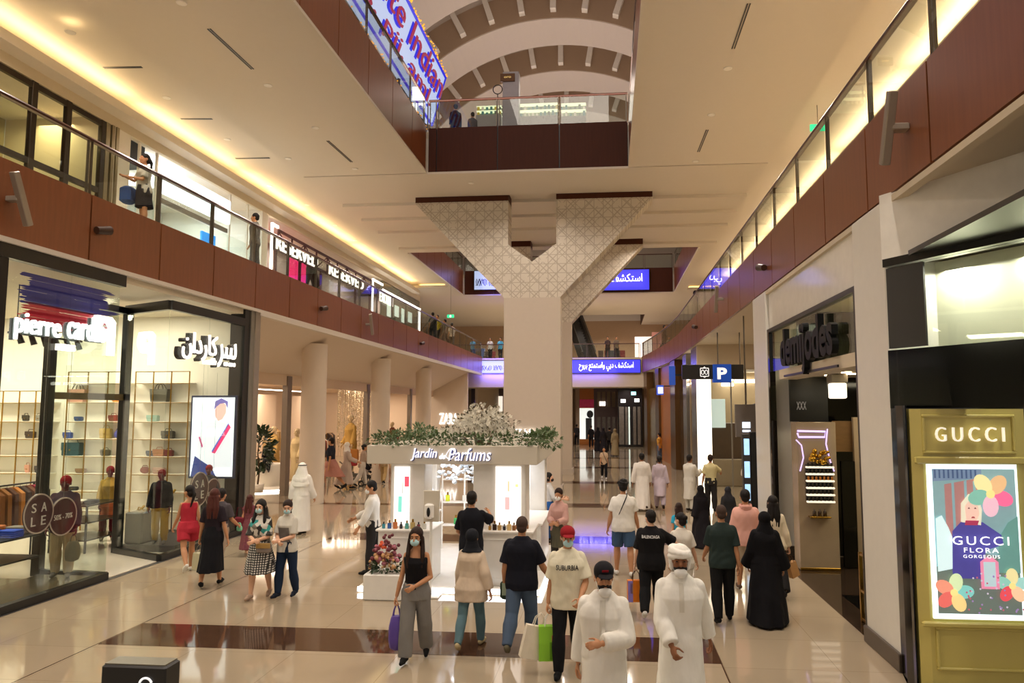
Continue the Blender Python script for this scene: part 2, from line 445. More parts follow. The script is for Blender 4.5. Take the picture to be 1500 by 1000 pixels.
# ================================================================== vault above level three
VAULT = mat('vault_plaster', '#d2c9c0', rough=.7, var=.02)
VRIB = mat('vault_rib', '#a8917a', rough=.7, var=.03)
VX0, VZ0, VR = -2.9, 14.0, 12.9
def arc(r, a0=0., a1=180., n=48): return [(VX0+r*math.cos(R(a0+(a1-a0)*i/n)), VZ0+r*math.sin(R(a0+(a1-a0)*i/n))) for i in range(n+1)]
o, i_ = arc(VR+.3), arc(VR)
b = MB()
for (p, q) in zip(zip(o, o[1:]), zip(i_, i_[1:])):
    b.prism([q[0], q[1], p[1], p[0]], -14, 74, 'y')
struct('ceiling_50', b, VAULT, 'pale barrel vault over the top level')
RIBY = (26.5, 32.7, 39.0, 45.4, 51.8, 58.2)
for n, y in enumerate(RIBY):
    b = MB(); o, i_ = arc(VR-.25), arc(VR-2.25)
    for (p, q) in zip(zip(o, o[1:]), zip(i_, i_[1:])): b.prism([q[0], q[1], p[1], p[0]], y, y+3.0, 'y')
    struct('ceiling_%d' % (51+n), b, VAULT, 'curved vault segment with a tan face')
    b = MB(); o, i_ = arc(VR-.55), arc(VR-2.2)
    for (p, q) in zip(zip(o, o[1:]), zip(i_, i_[1:])): b.prism([q[0], q[1], p[1], p[0]], y-.04, y+.01, 'y')
    struct('trim_%d' % (30+n), b, VRIB, 'tan face band of a vault segment')
    b = MB()
    for a in range(9, 180, 9):
        ca, sa = math.cos(R(a)), math.sin(R(a)); t = Vector((-sa, 0, ca))*.16; u = Vector((ca, 0, sa)); c = Vector((VX0, y, VZ0))
        p = [c+u*(VR-1.9)-t, c+u*(VR-1.9)+t, c+u*(VR-.2)+t*.9, c+u*(VR-.2)-t*.9]
        b.add([v+Vector((0, dy, 0)) for dy in (-.5, -.02) for v in p], [(0,1,2,3),(7,6,5,4),(0,4,5,1),(1,5,6,2),(2,6,7,3),(3,7,4,0)])
    struct('trim_%d' % (40+n), b, WHITE, 'white fins of a vault segment')
b = MB(); b.box(-17, 11, 74, 74.3, 12, 27); struct('wall_vault_end', b, VAULT)

# ================================================================== patterned Y-shaped column frames
def m_pattern():
    m = mat('arabesque_panel', '#cbc2b2', rough=.6, var=.03)
    nt, b = nodes_of(m)
    tc = [n for n in nt.nodes if n.type == 'TEX_COORD'][0]
    sx = nt.nodes.new('ShaderNodeSeparateXYZ'); nt.links.new(tc.outputs['Object'], sx.inputs[0])
    def mth(op, a, c=None, v=None):
        n = nt.nodes.new('ShaderNodeMath'); n.operation = op
        nt.links.new(a, n.inputs[0])
        if c is not None: nt.links.new(c, n.inputs[1])
        if v is not None: n.inputs[1].default_value = v
        return n.outputs[0]
    x, z = sx.outputs[0], sx.outputs[2]
    dirs = [x, z, mth('MULTIPLY', mth('ADD', x, z), v=.7071), mth('MULTIPLY', mth('SUBTRACT', x, z), v=.7071)]
    acc = None
    for d, per, w in ((dirs[0], .36, .04), (dirs[1], .36, .04), (dirs[2], .36, .042), (dirs[3], .36, .042), (dirs[2], .51, .036), (dirs[3], .51, .036)):
        f = mth('FRACT', mth('DIVIDE', d, v=per)); f = mth('ABSOLUTE', mth('SUBTRACT', f, v=.5)); l = mth('LESS_THAN', f, v=w)
        acc = l if acc is None else mth('MAXIMUM', acc, l)
    # break the line net into stars: blank out discs on a square lattice
    fx = mth('SUBTRACT', mth('FRACT', mth('DIVIDE', x, v=.72)), v=.5); fz = mth('SUBTRACT', mth('FRACT', mth('DIVIDE', z, v=.72)), v=.5)
    rr = mth('ADD', mth('MULTIPLY', fx, fx), mth('MULTIPLY', fz, fz)); keep = mth('GREATER_THAN', rr, v=.022)
    acc = mth('MULTIPLY', acc, keep)
    mx0 = [n for n in nt.nodes if n.type == 'MIX'][0]
    mm = nt.nodes.new('ShaderNodeMix'); mm.data_type = 'RGBA'; nt.links.new(acc, mm.inputs[0]); nt.links.new(mx0.outputs[2], mm.inputs[6])
    mm.inputs[7].default_value = (*lin('#aea393'), 1); nt.links.new(mm.outputs[2], b.inputs['Base Color'])
    return m
PATTERN = m_pattern()
CXC = -2.97
def yframe(n, y0, y1):
    c = CXC
    poly = [(c-1.1, 7.5), (c+1.1, 7.5), (c+4.72, 11.38), (c+.95, 11.38), (c+.95, 9.62), (c, 8.92), (c-.95, 9.62), (c-.95, 11.38), (c-4.72, 11.38)]
    b = MB(); b.prism(poly[:2]+[(c, 8.92)], y0, y1, 'y')
    b.prism([poly[1], poly[2], poly[3], poly[4], poly[5]], y0, y1, 'y'); b.prism([poly[0], poly[5], poly[6], poly[7], poly[8]], y0, y1, 'y')
    struct('column_%d' % n, b, PATTERN, 'Y-shaped column head with carved arabesque pattern')
    b = MB(); b.box(c-1.1, c+1.1, y0, y1, 0, 7.5); b.box(c-1.16, c+1.16, y0-.06, y1+.06, 0, .28); struct('column_%d' % (n+1), b, STONE, 'square stone column shaft')
    b = MB(); b.box(c-4.7, c-.95, y0+.03, y1-.03, 11.38, ZC+.13); b.box(c+.95, c+4.7, y0+.03, y1-.03, 11.38, ZC+.13); struct('trim_%d' % (60+n), b, WOODD)
yframe(1, 28.4, 29.4); yframe(3, 36.7, 37.7)
t = sign_text('ZARA', (ony(774, 634, 28.33)), (1, 0, 0), width=1.0, height=.30, size=1, extrude=.02).build('shop_sign', SIGNW)
tag(t, 'white lit sign reading ZARA on the square column above the kiosk flowers', 'sign')
# ================================================================== left side: handbag shop, ground level
SHOPW = mat('shop_white', '#efe9dc', rough=.55, var=.015)
SHOPC = mat('shop_ceiling', '#ded3bd', rough=.7, var=.01)
def at_x(px, x, py=600): return onx(px, py, x).y
# party wall nearer than the frame edge, far wall, back, ceiling
slab('wall_left_1', -20, -9.45, 18.62, 18.75, 0, 5.9, SHOPW)
slab('wall_left_2', -20, -19.9, 4, 18.62, 0, 5.9, SHOPW)
slab('wall_left_3', -20, -9.45, 3.9, 4, 0, 5.9, SHOPW)
slab('ceiling_60', -20, -9.42, 4, 18.62, 5.62, 5.78, SHOPC)
slab('floor_shop', -20, -9.42, 4, 18.62, -.02, .012, mat('shop_floor', '#d8d0c0', rough=.12, var=.03))
slab('floor_shop_front', -13.0, -9.48, 4, 13.2, 0, .0125, mat('shop_dark_floor', '#33322b', rough=.12, var=.4, scale=2))
slab('trim_70', -9.47, -9.33, 4, 13.34, 0, .13, BLACK)
slab('trim_71', -9.47, -9.33, 4, 13.42, 5.52, 5.79, BLACK)
slab('trim_72', -9.5, -9.36, 10.42, 10.62, .1, 5.6, BLACK)
slab('trim_73', -9.52, -9.34, 10.2, 10.38, 0, 5.8, GREYP)
for i, (y0, y1) in enumerate(((4, 10.42), (10.62, 12.05), (12.055, 13.34))):
    slab('window_%d' % (1+i), -9.415, -9.4, y0, y1, .13, 5.52, GLASS)
# display case two: front pane, slanted return, plinth, header
def wallseg(name, a, c, z0, z1, th, m, label=None):
    a, c = Vector((*a, 0)), Vector((*c, 0)); d = (c-a).normalized(); n = Vector((-d.y, d.x, 0))*th/2
    b = MB(); b.prism([(a+n)[:2], (a-n)[:2], (c-n)[:2], (c+n)[:2]], z0, z1); return struct(name, b, m, label)
C0, C1, C2 = (-9.4, 18.2), (-9.4, 15.0), (-10.9, 15.75)
wallseg('window_4', (-9.4, 16.6), C1, .13, 5.3, .014, GLASS); wallseg('window_5', C0, (-9.4, 16.605), .13, 5.3, .014, GLASS); wallseg('window_6', C1, C2, .13, 5.3, .014, GLASS)
wallseg('trim_74', C0, C1, 0, .13, .12, BLACK); wallseg('trim_75', C1, C2, 0, .13, .12, BLACK)
wallseg('trim_76', C0, C1, 5.3, 5.5, .1, BLACK); wallseg('trim_77', C1, C2, 5.3, 5.5, .1, BLACK)
D1, D2 = (-10.9, 13.5), (-10.9, 15.8)
wallseg('window_7', (-9.4, 13.34), D1, .13, 5.3, .014, GLASS); wallseg('trim_78', (-9.4, 13.34), D1, 0, .13, .12, BLACK)
t = thing('shop_door_frame', 'black steel door frame with gold transom at the handbag shop entrance', 'door frame', (-10.9, 14.65, 0))
MB().bbox(-10.98, -10.82, 13.42, 13.6, 0, 5.45, .01).build('post', BLACK, t); MB().bbox(-10.98, -10.82, 15.72, 15.9, 0, 5.45, .01).build('post', BLACK, t)
MB().bbox(-10.97, -10.83, 13.6, 15.72, 5.3, 5.45, .01).build('header', BLACK, t); MB().bbox(-10.95, -10.85, 13.6, 15.72, 3.36, 3.5, .01).build('transom', mat('bronze', '#6a5634', rough=.3, metal=.8), t)
MB().box(-10.907, -10.893, 13.6, 15.72, 3.5, 5.3).build('glass_pane', GLASS, t)
slab('column_10', -9.75, -9.36, 18.22, 18.5, 0, 5.8, BLACK)
slab('column_11', -9.6, -9.33, 18.5, 18.68, 0, 5.8, GREYP); slab('column_12', -9.6, -9.3, 18.68, 18.95, 0, 5.85, mat('beige_metal', '#9a8f80', rough=.35, metal=.4))
# ---- signs
t = thing('shop_sign', 'large white lit shop letters on the glass below the painted strokes', 'sign', onx(93, 481, -9.36))
for wd, px, wdt in (('pierre', 57, .98), ('cardin', 127, .92)):
    c = onx(px, 481, -9.36); sign_text(wd, c, (0, 1, 0), width=wdt, height=.44, size=1, extrude=.02, bold=.004).build('lettering', SIGNW, t); sign_text(wd, c+Vector((-.06, -.015, -.012)), (0, 1, 0), width=wdt, height=.44, size=1, extrude=.03, bold=.014).build('letter_side', mat('teal_shadow', '#5c6a66', rough=.5), t)
n = sign_text('PARIS', onx(96, 509, -9.36), (0, 1, 0), width=.36, height=.11, size=1, extrude=.05, bold=.02); tag(n.build('shop_sign', SIGNW2), 'tiny white lit word hanging under the large shop letters', 'sign')
def logo(c, right, s, m, name, label):
    "rounded square hook with a pointed tail"
    b = MB(); pts = []
    outer = [(-.5, .5), (.5, .5), (.5, -.2), (.42, -.62), (.2, -.3)]
    ring = [(.06+.2*math.cos(R(a)), .1+.24*math.sin(R(a))) for a in range(-60, 301, 30)]
    b.add([(x, y, z) for z in (-.04, .04) for x, y in ((-.42, .55), (.3, .55), (.5, .4), (.5, -.75), (.28, -.75), (.28, .2), (.16, .34), (-.1, .34), (-.2, .2), (-.2, .0), (-.06, -.1), (.08, -.02), (.08, .12), (.2, .12), (.2, -.14), (.02, -.3), (-.25, -.26), (-.48, -.02), (-.52, .3))],
          [tuple(range(18, -1, -1)), tuple(range(19, 38))]+[(i, (i+1) % 19, 19+(i+1) % 19, 19+i) for i in range(19)])
    b.v = [(v[0]*s, v[1]*s, v[2]) for v in b.v]; b.xf(frame_at(c, right, (0, 0, 1)))
    return tag(b.build(name, m), label, 'sign')
logo(onx(152, 487, -9.37), (0, 1, 0), .55, SIGNW, 'shop_logo', 'white lit hook-shaped logo at the end of the large shop letters')
logo(Vector((-10.15, 15.36, 4.55)), (1.5, -.75, 0), .56, SIGNW, 'shop_logo', 'white lit hook-shaped logo on the slanted pane of the display case')
t = thing('shop_sign', 'white Arabic letters on the display case above the fashion lightbox', 'sign', onx(308, 512, -9.36))
for wd, px, wdt, py in ((A_KARDAN, 294, 1.45, 508), (A_BIYIR, 333, .85, 520)):
    c = onx(px, py, -9.36)
    for k_, (dx, m_, bo) in enumerate(((0, SIGNW2, .0), (-.1, DGREY, .018))): sign_text(arab(wd), c+Vector((dx, -.05*k_, -.02*k_)), (0, 1, 0), width=wdt, height=.62, size=1, extrude=.02+.05*k_, bold=bo, res=2).build(('lettering', 'letter_side')[k_], m_, t)
n = sign_text(arab(A_BARIS), onx(307, 529, -9.36), (0, 1, 0), width=.45, height=.16, size=1, extrude=.05, bold=.01, res=2)
tag(n.build('shop_sign', SIGNW2), 'small white Arabic word under the large Arabic shop letters', 'sign')
def stroke(px0, px1, y0, y1, col, name, label, seed):
    X0 = -9.62; r = random.Random(seed); a, c = onx(px0, y0, X0), onx(px1, y0+18, X0); h = .50 if seed == 1 else .42
    b = MB(); n = 16
    for i in range(n):
        z0 = -h/2+h*i/n; e0, e1 = r.uniform(0, .28), r.uniform(0, .5)
        ya, yb = a.y+e0, c.y-e1; zm = a.z-h/2+.01*math.sin(i)
        def zz(y): return zm+z0-.0*(y-a.y)
        b.add([(X0, ya, zz(ya)), (X0, ya-.08+r.uniform(-.06, .06), zz(ya)+h/n*.5), (X0, ya, zz(ya)+h/n*1.15), (X0, yb, zz(yb)+h/n*1.15), (X0, yb+.1+r.uniform(-.06, .16), zz(yb)+h/n*.5), (X0, yb, zz(yb))], [(0, 1, 2, 3, 4, 5)])
        b.add([(X0-.012, v[1], v[2]) for v in b.v[-6:]], [(5, 4, 3, 2, 1, 0)])
    return tag(b.build(name, mat('paint_'+name, col, rough=.6, var=.3, scale=4, emit=.12, stretch=(1, .4, 6))), label, 'decal')
stroke(32, 170, 398, 0, '#2e2a86', 'blue_brushstroke', 'broad blue brush stroke sign above the shop entrance', 1)
stroke(28, 168, 440, 0, '#c41f38', 'red_brushstroke', 'broad red brush stroke sign under the blue stroke', 2)
# track lights
t = thing('light_track', 'black ceiling track carrying six small spotlights over the shop entrance', 'track light', onx(60, 490, -11.6))
p0, p1 = onx(12, 488, -11.6), onx(120, 492, -11.6); p1.z = p0.z
MB().box(-11.62, -11.58, p0.y, p1.y, p0.z, p0.z+.04).build('track', BLACK, t)
for i in range(6):
    y = p0.y+.25+(p1.y-p0.y-.4)*i/5
    MB().cyl((-11.6, y, p0.z+.02), (-11.55, y+.04, p0.z-.17), .05, .06).build('spot_head', BLACK, t)
for yy in (p0.y+.2, p1.y-.2): MB().cyl((-11.6, yy, p0.z), (-11.6, yy, 5.62), .01, n=6).build('rod', BLACK, t)
# ---- lightbox with a fashion picture
def lightbox_face(t, x0, x1, z0, z1, y):
    w, h = x1-x0, z1-z0
    def P(u, v, d=.0): return (x0+w*u, y-d, z0+h*v)
    def poly(name, uv, col, d, e=1.1):
        n = len(uv); b = MB(); b.add([P(u, v, d) for u, v in uv]+[P(u, v, d-.003) for u, v in uv], [tuple(range(n)), tuple(range(2*n-1, n-1, -1))])
        return b.build(name, mat('print_%s' % col.strip('#'), col, emit=e, ecol=col, var=.05, rough=.4), t)
    return poly
y = 18.12; a, c = ony(283, 582, y), ony(340, 698, y)
t = thing('fashion_lightbox', 'lit lightbox with a model in a white shirt at the end of the display case', 'lightbox', (-10.2, y, 0))
MB().bbox(a.x-.05, c.x+.05, y, y+.08, c.z-.05, a.z+.05).build('frame', mat('navy_frame', '#1a2c58', rough=.3), t)
scn = MB().box(a.x, c.x, y-.005, y+.01, c.z, a.z).build('screen', mat('print_white', '#e9f0f6', emit=1.15, ecol='#eef3f8'), t)
poly = lightbox_face(scn, a.x, c.x, c.z, a.z, y)
poly('print_face', [(.55, .76), (.62, .70), (.72, .72), (.80, .80), (.80, .90), (.70, .95), (.60, .92), (.54, .84)], '#e6b6ac', .012)
poly('print_hair', [(.52, .84), (.54, .95), (.68, .99), (.84, .95), (.84, .86), (.78, .93), (.66, .92), (.57, .88)], '#6f64a8', .016)
poly('print_shirt', [(.08, .30), (.20, .56), (.42, .70), (.62, .72), (.86, .66), (.98, .40), (.98, .12), (.30, .10)], '#dfe4ee', .010, 1.0)
poly('print_strap', [(.50, .30), (.58, .29), (.93, .62), (.88, .66)], '#d82a6a', .014)
poly('print_strap', [(.50, .32), (.52, .305), (.885, .665), (.87, .67)], '#3a58b0', .018)
poly('print_strap', [(.17, .50), (.21, .50), (.29, .38), (.26, .36)], '#b04a78', .014)
poly('print_trousers', [(.02, .0), (.10, .26), (.26, .20), (.50, .12), (.62, .0)], '#2a3f86', .014, .7)
# ---- shelving and bags on the far wall
SY = 18.3
ZROWS = [.55, 1.05, 1.5, 1.95, 2.4, 2.85, 3.35, 3.85, 4.3]
def shelf_unit(px0, px1, rows, cols, label, depth=.36):
    a, c = ony(px0, 600, SY).x, ony(px1, 600, SY).x
    t = thing('shelf_unit', label, 'shelf', ((a+c)/2, SY, 0), group='gold-framed wall shelves of the handbag shop')
    for z in rows: MB().box(a, c, SY, SY+depth-.04, z-.025, z).build('shelf', SHOPW, t)
    for i in range(cols+1):
        x = a+(c-a)*i/cols
        MB().box(x-.012, x+.012, SY-.02, SY+.005, .05, rows[-1]+.3).build('upright', GOLD, t)
    for z in (rows[-1]+.3,): MB().box(a, c, SY-.02, SY+.0, z-.02, z).build('top_rail', GOLD, t)
    for z in rows: MB().box(a, c, SY-.022, SY-.002, z-.03, z-.012).build('rail', GOLD, t)
    return t
shelf_unit(-20, 76, ZROWS[:7], 4, 'gold-framed wall shelf with small dark bags, seen beyond the sale discs')
shelf_unit(98, 186, ZROWS[:8], 3, 'gold-framed wall shelf holding the pink tote, seen through the entrance')
shelf_unit(197, 276, ZROWS[:8], 3, 'gold-framed wall shelf holding the black tote, beside the fashion lightbox')
BAGN = [0]
def handbag(px, py, wpx, hpx, col, kind, label, yy=None, zfix=None):
    q = ony(px, py, SY+.12); z = zfix if zfix is not None else min(ZROWS, key=lambda v: abs(v-q.z)); s = 18.4/1085.
    w, h, d = wpx*s*1.2, hpx*s*1.18, min(.18, wpx*s*.5)
    nm = {'tote': 'tote_bag', 'box': 'handbag', 'round': 'round_handbag', 'clutch': 'clutch_bag'}[kind]
    t = thing(nm, label, 'bag', (q.x, SY+.14, z), group='bags on the wall shelves of the handbag shop')
    m = mat('leather_%s' % col.strip('#'), col, rough=.45, var=.12); b = MB()
    if kind == 'tote':
        r = [[(x*w/2*f, y_*d/2, zz) for x, y_ in ((-1, -1), (1, -1), (1, 1), (-1, 1))] for f, zz in ((.82, 0), (.86, .02), (1.02, h))]
        b.loft(r, False); b.build('body', m, t, True)
        for s_ in (-1, 1): MB().tube([(-w*.24, s_*d*.4, h*.98), (-w*.16, s_*d*.3, h*1.3), (0, s_*d*.2, h*1.45), (w*.16, s_*d*.3, h*1.3), (w*.24, s_*d*.4, h*.98)], .012, 6).build('handle', mat('strap_dark', '#3b2a22', rough=.5), t, True)
    elif kind == 'round':
        b.ell((0, 0, h/2), (w/2, d/2, h/2)); b.build('body', m, t, True)
        MB().tube([(-w*.3, 0, h*.86), (-w*.2, 0, h*1.15), (w*.2, 0, h*1.15), (w*.3, 0, h*.86)], .01, 6).build('handle', m, t, True)
    else:
        b.bbox(-w/2, w/2, -d/2, d/2, 0, h, .02); b.build('body', m, t, True)
        fl_ = MB().bbox(-w*.5, w*.5, -d/2-.012, -d/2+.01, h*.42, h*1.02, .008).build('flap', m, t, True)
        MB().bbox(-.02, .02, -d/2-.022, -d/2-.008, h*.40, h*.52, .004).build('clasp', GOLD, fl_, True)
        if kind == 'box': MB().tube([(-w*.3, 0, h*.96), (-w*.22, 0, h*1.28), (w*.22, 0, h*1.28), (w*.3, 0, h*.96)], .009, 6).build('handle', m, t, True)
    return t
for a in ((37, 616, 9, 8, '#3b3428', 'box', 'small dark olive bag, first on the upper shelf beyond the sale discs'),
          (56, 616, 9, 8, '#8d8a80', 'box', 'small grey bag beside the dark olive bag on the upper shelf'),
          (44, 641, 13, 9, '#4a3b30', 'box', 'brown and dark bag below the small grey bag'),
          (63, 646, 13, 11, '#857a70', 'round', 'taupe round bag beside a brown and dark bag'),
          (40, 680, 7, 10, '#d9a089', 'box', 'little salmon bag on the shelf over the clothes rail'),
          (58, 680, 12, 9, '#332d28', 'box', 'black flap bag beside the little salmon bag'),
          (57, 712, 12, 7, '#2f2b29', 'clutch', 'black clutch on the lowest visible shelf behind the clothes rail'),
          (112, 601, 24, 17, '#b98672', 'tote', 'dusty pink tote with thin handles seen through the shop door'),
          (166, 607, 12, 8, '#7a3527', 'box', 'red brown flap bag below an orange clutch'),
          (174, 585, 16, 5, '#e08a2c', 'clutch', 'flat orange clutch near the door transom'),
          (99, 634, 12, 8, '#3550a0', 'box', 'cobalt blue bag left of a smaller navy bag'),
          (114, 629, 11, 6, '#27406e', 'clutch', 'small navy clutch beside the cobalt blue bag'),
          (105, 664, 25, 17, '#1f4a55', 'box', 'wide petrol green bag behind the door post'),
          (154, 647, 15, 13, '#c2a052', 'box', 'mustard yellow bag beside a blue rounded bag'),
          (173, 640, 13, 11, '#4a4f96', 'round', 'violet blue rounded bag beside the mustard bag'),
          (153, 680, 12, 8, '#4c4736', 'box', 'olive flap bag beneath the mustard yellow bag'),
          (176, 680, 7, 8, '#d8a52f', 'box', 'bright yellow mini bag next to the olive flap bag'),
          (118, 690, 13, 6, '#8a6a50', 'clutch', 'brown clutch below the wide petrol green bag'),
          (107, 718, 12, 5, '#222226', 'clutch', 'black clutch near the red-capped mannequin'),
          (233, 602, 24, 17, '#4f4b3f', 'tote', 'dark grey tote with looped handles on the display case shelf'),
          (223, 629, 15, 8, '#8fb3a8', 'clutch', 'pale sea green clutch under the dark grey tote'),
          (246, 633, 16, 10, '#4e4a44', 'box', 'charcoal flap bag beside the sea green clutch'),
          (233, 660, 15, 9, '#a5683c', 'box', 'tan bag between a navy clutch and a maroon bag'),
          (221, 666, 12, 7, '#26334e', 'clutch', 'navy clutch next to the tan bag'),
          (247, 665, 12, 8, '#6d2a2a', 'box', 'maroon flap bag next to the tan bag'),
          (233, 688, 15, 8, '#c9a79a', 'clutch', 'blush pink clutch below the tan bag'),
          (211, 698, 13, 9, '#7c2c2e', 'round', 'dark red rounded bag beside the blush pink clutch')):
    handbag(*a)
# ---- furniture inside
t = thing('clothes_rail', 'black clothes rail with brown and pink garments at the shop window', 'clothes rail', (-12.4, 13.2, 0))
q = onx(2, 700, -12.2); y0, y1 = at_x(-30, -12.2), at_x(62, -12.2); zr = 1.62
MB().cyl((-12.2, y0, zr), (-12.2, y1, zr), .018, n=8).build('bar', BLACK, t)
for y in (y0+.1, y1-.1): MB().cyl((-12.2, y, .0127), (-12.2, y, zr), .018, n=8).build('leg', BLACK, t); MB().bbox(-12.5, -11.9, y-.03, y+.03, .0126, .04, .008).build('foot', BLACK, t)
for i, c in enumerate(('#7a4a22', '#8c5a2c', '#5a3a2a', '#c07a34', '#3c2a24', '#6b3f28', '#a8324a', '#4a3426')):
    y = y0+.45+i*.17
    g = thing('hanging_garment', ('%s garment on the clothes rail' % ('brown knitted', 'ochre', 'dark brown', 'amber', 'near black', 'chestnut', 'crimson pink', 'umber')[i]), 'garment', (-12.2, y, zr-.05), group='garments on the clothes rail')
    rg = [[(x*f, yy*.05, z) for x, yy in ((-1, -1), (1, -1), (1, 1), (-1, 1))] for f, z in ((.26, -.85), (.24, -.4), (.23, -.12), (.05, 0))]
    MB().loft(rg, False).build('cloth', cloth(c), g, True); MB().tube([(0, 0, 0), (0, 0, .02), (.0, .008, .028)], .005, 5).build('hook', CHROME, g, True)
def table(label, x0, x1, y0, y1, tops, m=BLACK, name='display_table'):
    t = thing(name, label, 'table', ((x0+x1)/2, (y0+y1)/2, .0126))
    for z in tops: MB().bbox(x0, x1, y0, y1, z-.03, z, .006).build('top', m, t)
    for x in (x0+.03, x1-.03):
        for y in (y0+.03, y1-.03): MB().box(x-.018, x+.018, y-.018, y+.018, .0127, tops[-1]-.03).build('leg', m, t)
    return t
TB = onx(24, 815, -11.2); TB.y = min(TB.y-.3, 12.55)
table('low black two-tier table with folded clothes at the shop window', TB.x-.58, TB.x+.58, TB.y-.7, TB.y+.7, (.45, .85))
TC = onx(126, 770, -11.9)
table('black three-tier display table behind the red-capped mannequin', TC.x-.45, TC.x+.45, TC.y-.6, TC.y+.6, (.3, .68, 1.05))
FOLD = [(-11.4, 10.3, '#2d55b8'), (-11.0, 10.3, '#2b6fc4'), (-10.6, 10.35, '#e6e2da'), (-11.4, 10.9, '#d9d6cf'), (-11.0, 10.95, '#2e3d86'), (-10.6, 11.0, '#3557c8'), (-11.3, 11.4, '#d98452'), (-10.8, 11.4, '#8a8378')]
for i, (x, y_, c) in enumerate(FOLD):
    n = ('cobalt', 'sky blue', 'cream', 'pale grey', 'indigo', 'royal blue', 'salmon', 'taupe')[i]
    b = MB(); r = random.Random(i)
    for j in range(4): x0_ = x+11.0+TB.x; y = y_+TB.y-10.85 if j == 0 else y; b.bbox(x0_-.16+r.uniform(-.01, .01), x0_+.16, y-.12, y+.12+r.uniform(-.01, .01), .851+.035*j, .884+.035*j, .012)
    tag(b.build('folded_sweater', cloth(c)), '%s folded knitwear on the low two-tier table' % n, 'clothes', 'folded knitwear on the low table')
for i, (x, c) in enumerate(((TC.x-.28, '#d6562f'), (TC.x, '#e8e2d4'), (TC.x+.28, '#2a2a2e'))):
    tag(MB().bbox(x-.1, x+.1, TC.y-.4, TC.y-.1, 1.051, 1.13, .02).build('folded_scarf', cloth(c)), ('orange', 'cream', 'black')[i]+' folded scarf on the three-tier display table', 'clothes', 'folded scarves on the three-tier table')
q = onz(190, 822)
tag(MB().bbox(-10.85, -10.42, 15.95, 16.5, .161, .86, .03).build('display_plinth', mat('smoky_acrylic', '#3a3c38', rough=.1)), 'dark glossy display block at the entrance end of the display case', 'plinth')
tag(MB().bbox(-10.9, -9.6, 15.9, 18.0, .012, .16, .01).build('display_podium', DGREY), 'dark low base under the mannequins of the display case', 'plinth')
tag(MB().bbox(-10.6, -9.55, 10.8, 13.2, .0127, .10, .01).build('display_podium', mat('umber_base', '#57503f', rough=.15, var=.5, scale=5)), 'dark mottled low base under the mannequin behind the sale discs', 'plinth')
for i, (px, py) in enumerate(((253, 722), (207, 746), (243, 752))):
    q = onx(px, py, -10.9); t = thing('shoe_display', ('golden sandals on a stand beside the woman in coral red', 'golden shoe on a low stand beside the dark glossy block', 'small golden shoe on a stand behind the leather-jacketed mannequin')[i], 'shoes', (q.x, q.y, .161))
    MB().cyl((0, 0, 0), (0, 0, q.z-.19), .015, n=8).build('stand', BLACK, t, True); MB().cyl((0, 0, 0), (0, 0, .015), .1, n=16).build('foot', BLACK, t, True); gm = mat('gold_leather', '#b08a2c', rough=.3, metal=.6); zz_ = q.z-.18
    MB().tube([(0, -.13, zz_), (0, -.02, zz_+.015), (0, .1, zz_+.09)], [.04, .032, .028], 8).build('sole', gm, t, True); MB().tube([(-.04, -.08, zz_), (-.02, -.07, zz_+.08), (.02, -.07, zz_+.08), (.04, -.08, zz_)], .014, 6).build('strap', gm, t, True)
# sale discs hung inside the window
MAROON = mat('maroon_disc', '#4a2628', rough=.35)
def disc(px, py, r, txts, label, x=-9.5, asp=1.0):
    c = onx(px, py, x); t = thing('sale_disc', label, 'sign', c, group='maroon sale discs')
    dk = MB().cyl((0, 0, 0), (.02, 0, 0), r, n=40, smooth=False).build('disc', MAROON, t, True)
    b = MB(); b.loft([[(.021+dx, rr*math.cos(2*PI*i/40), rr*math.sin(2*PI*i/40)) for i in range(40)] for rr, dx in ((r*.93, 0), (r, 0), (r, .006), (r*.93, .006))], False, caps=False); b.build('rim', mat('disc_rim', '#b9a79c', rough=.4), dk, True)
    for s_, dy, w, h, dx in txts:
        sign_text(s_, (.024, dx, dy), (0, 1, 0), width=w, height=h, size=1, extrude=.004).build('lettering', mat('disc_letter', '#d9cfc6', rough=.5), dk, True)
    MB().cyl((.01, 0, r), (.01, 0, r+2.6), .003, n=5).build('wire', CHROME, t, True)
disc(55, 752, .33, (('S', .10, .1, .15, -.11), ('A', .10, .12, .15, .11), ('L', -.12, .1, .15, -.11), ('E', -.12, .1, .15, .11)), 'maroon disc reading SALE beside the red-capped mannequin')
disc(91, 756, .33, (('50% - 70%', .0, .44, .09, 0),), 'maroon disc with percentages in front of the red-capped mannequin', -9.55)
disc(291, 716, .40, (('S', .12, .12, .18, -.13), ('A', .12, .14, .18, .13), ('L', -.14, .12, .18, -.13), ('E', -.14, .12, .18, .13)), 'maroon SALE disc in the display case behind the woman in red', -9.7)
disc(311, 722, .36, (('50% - 70%', .0, .48, .09, 0),), 'maroon percentage disc under the fashion lightbox', -9.75)

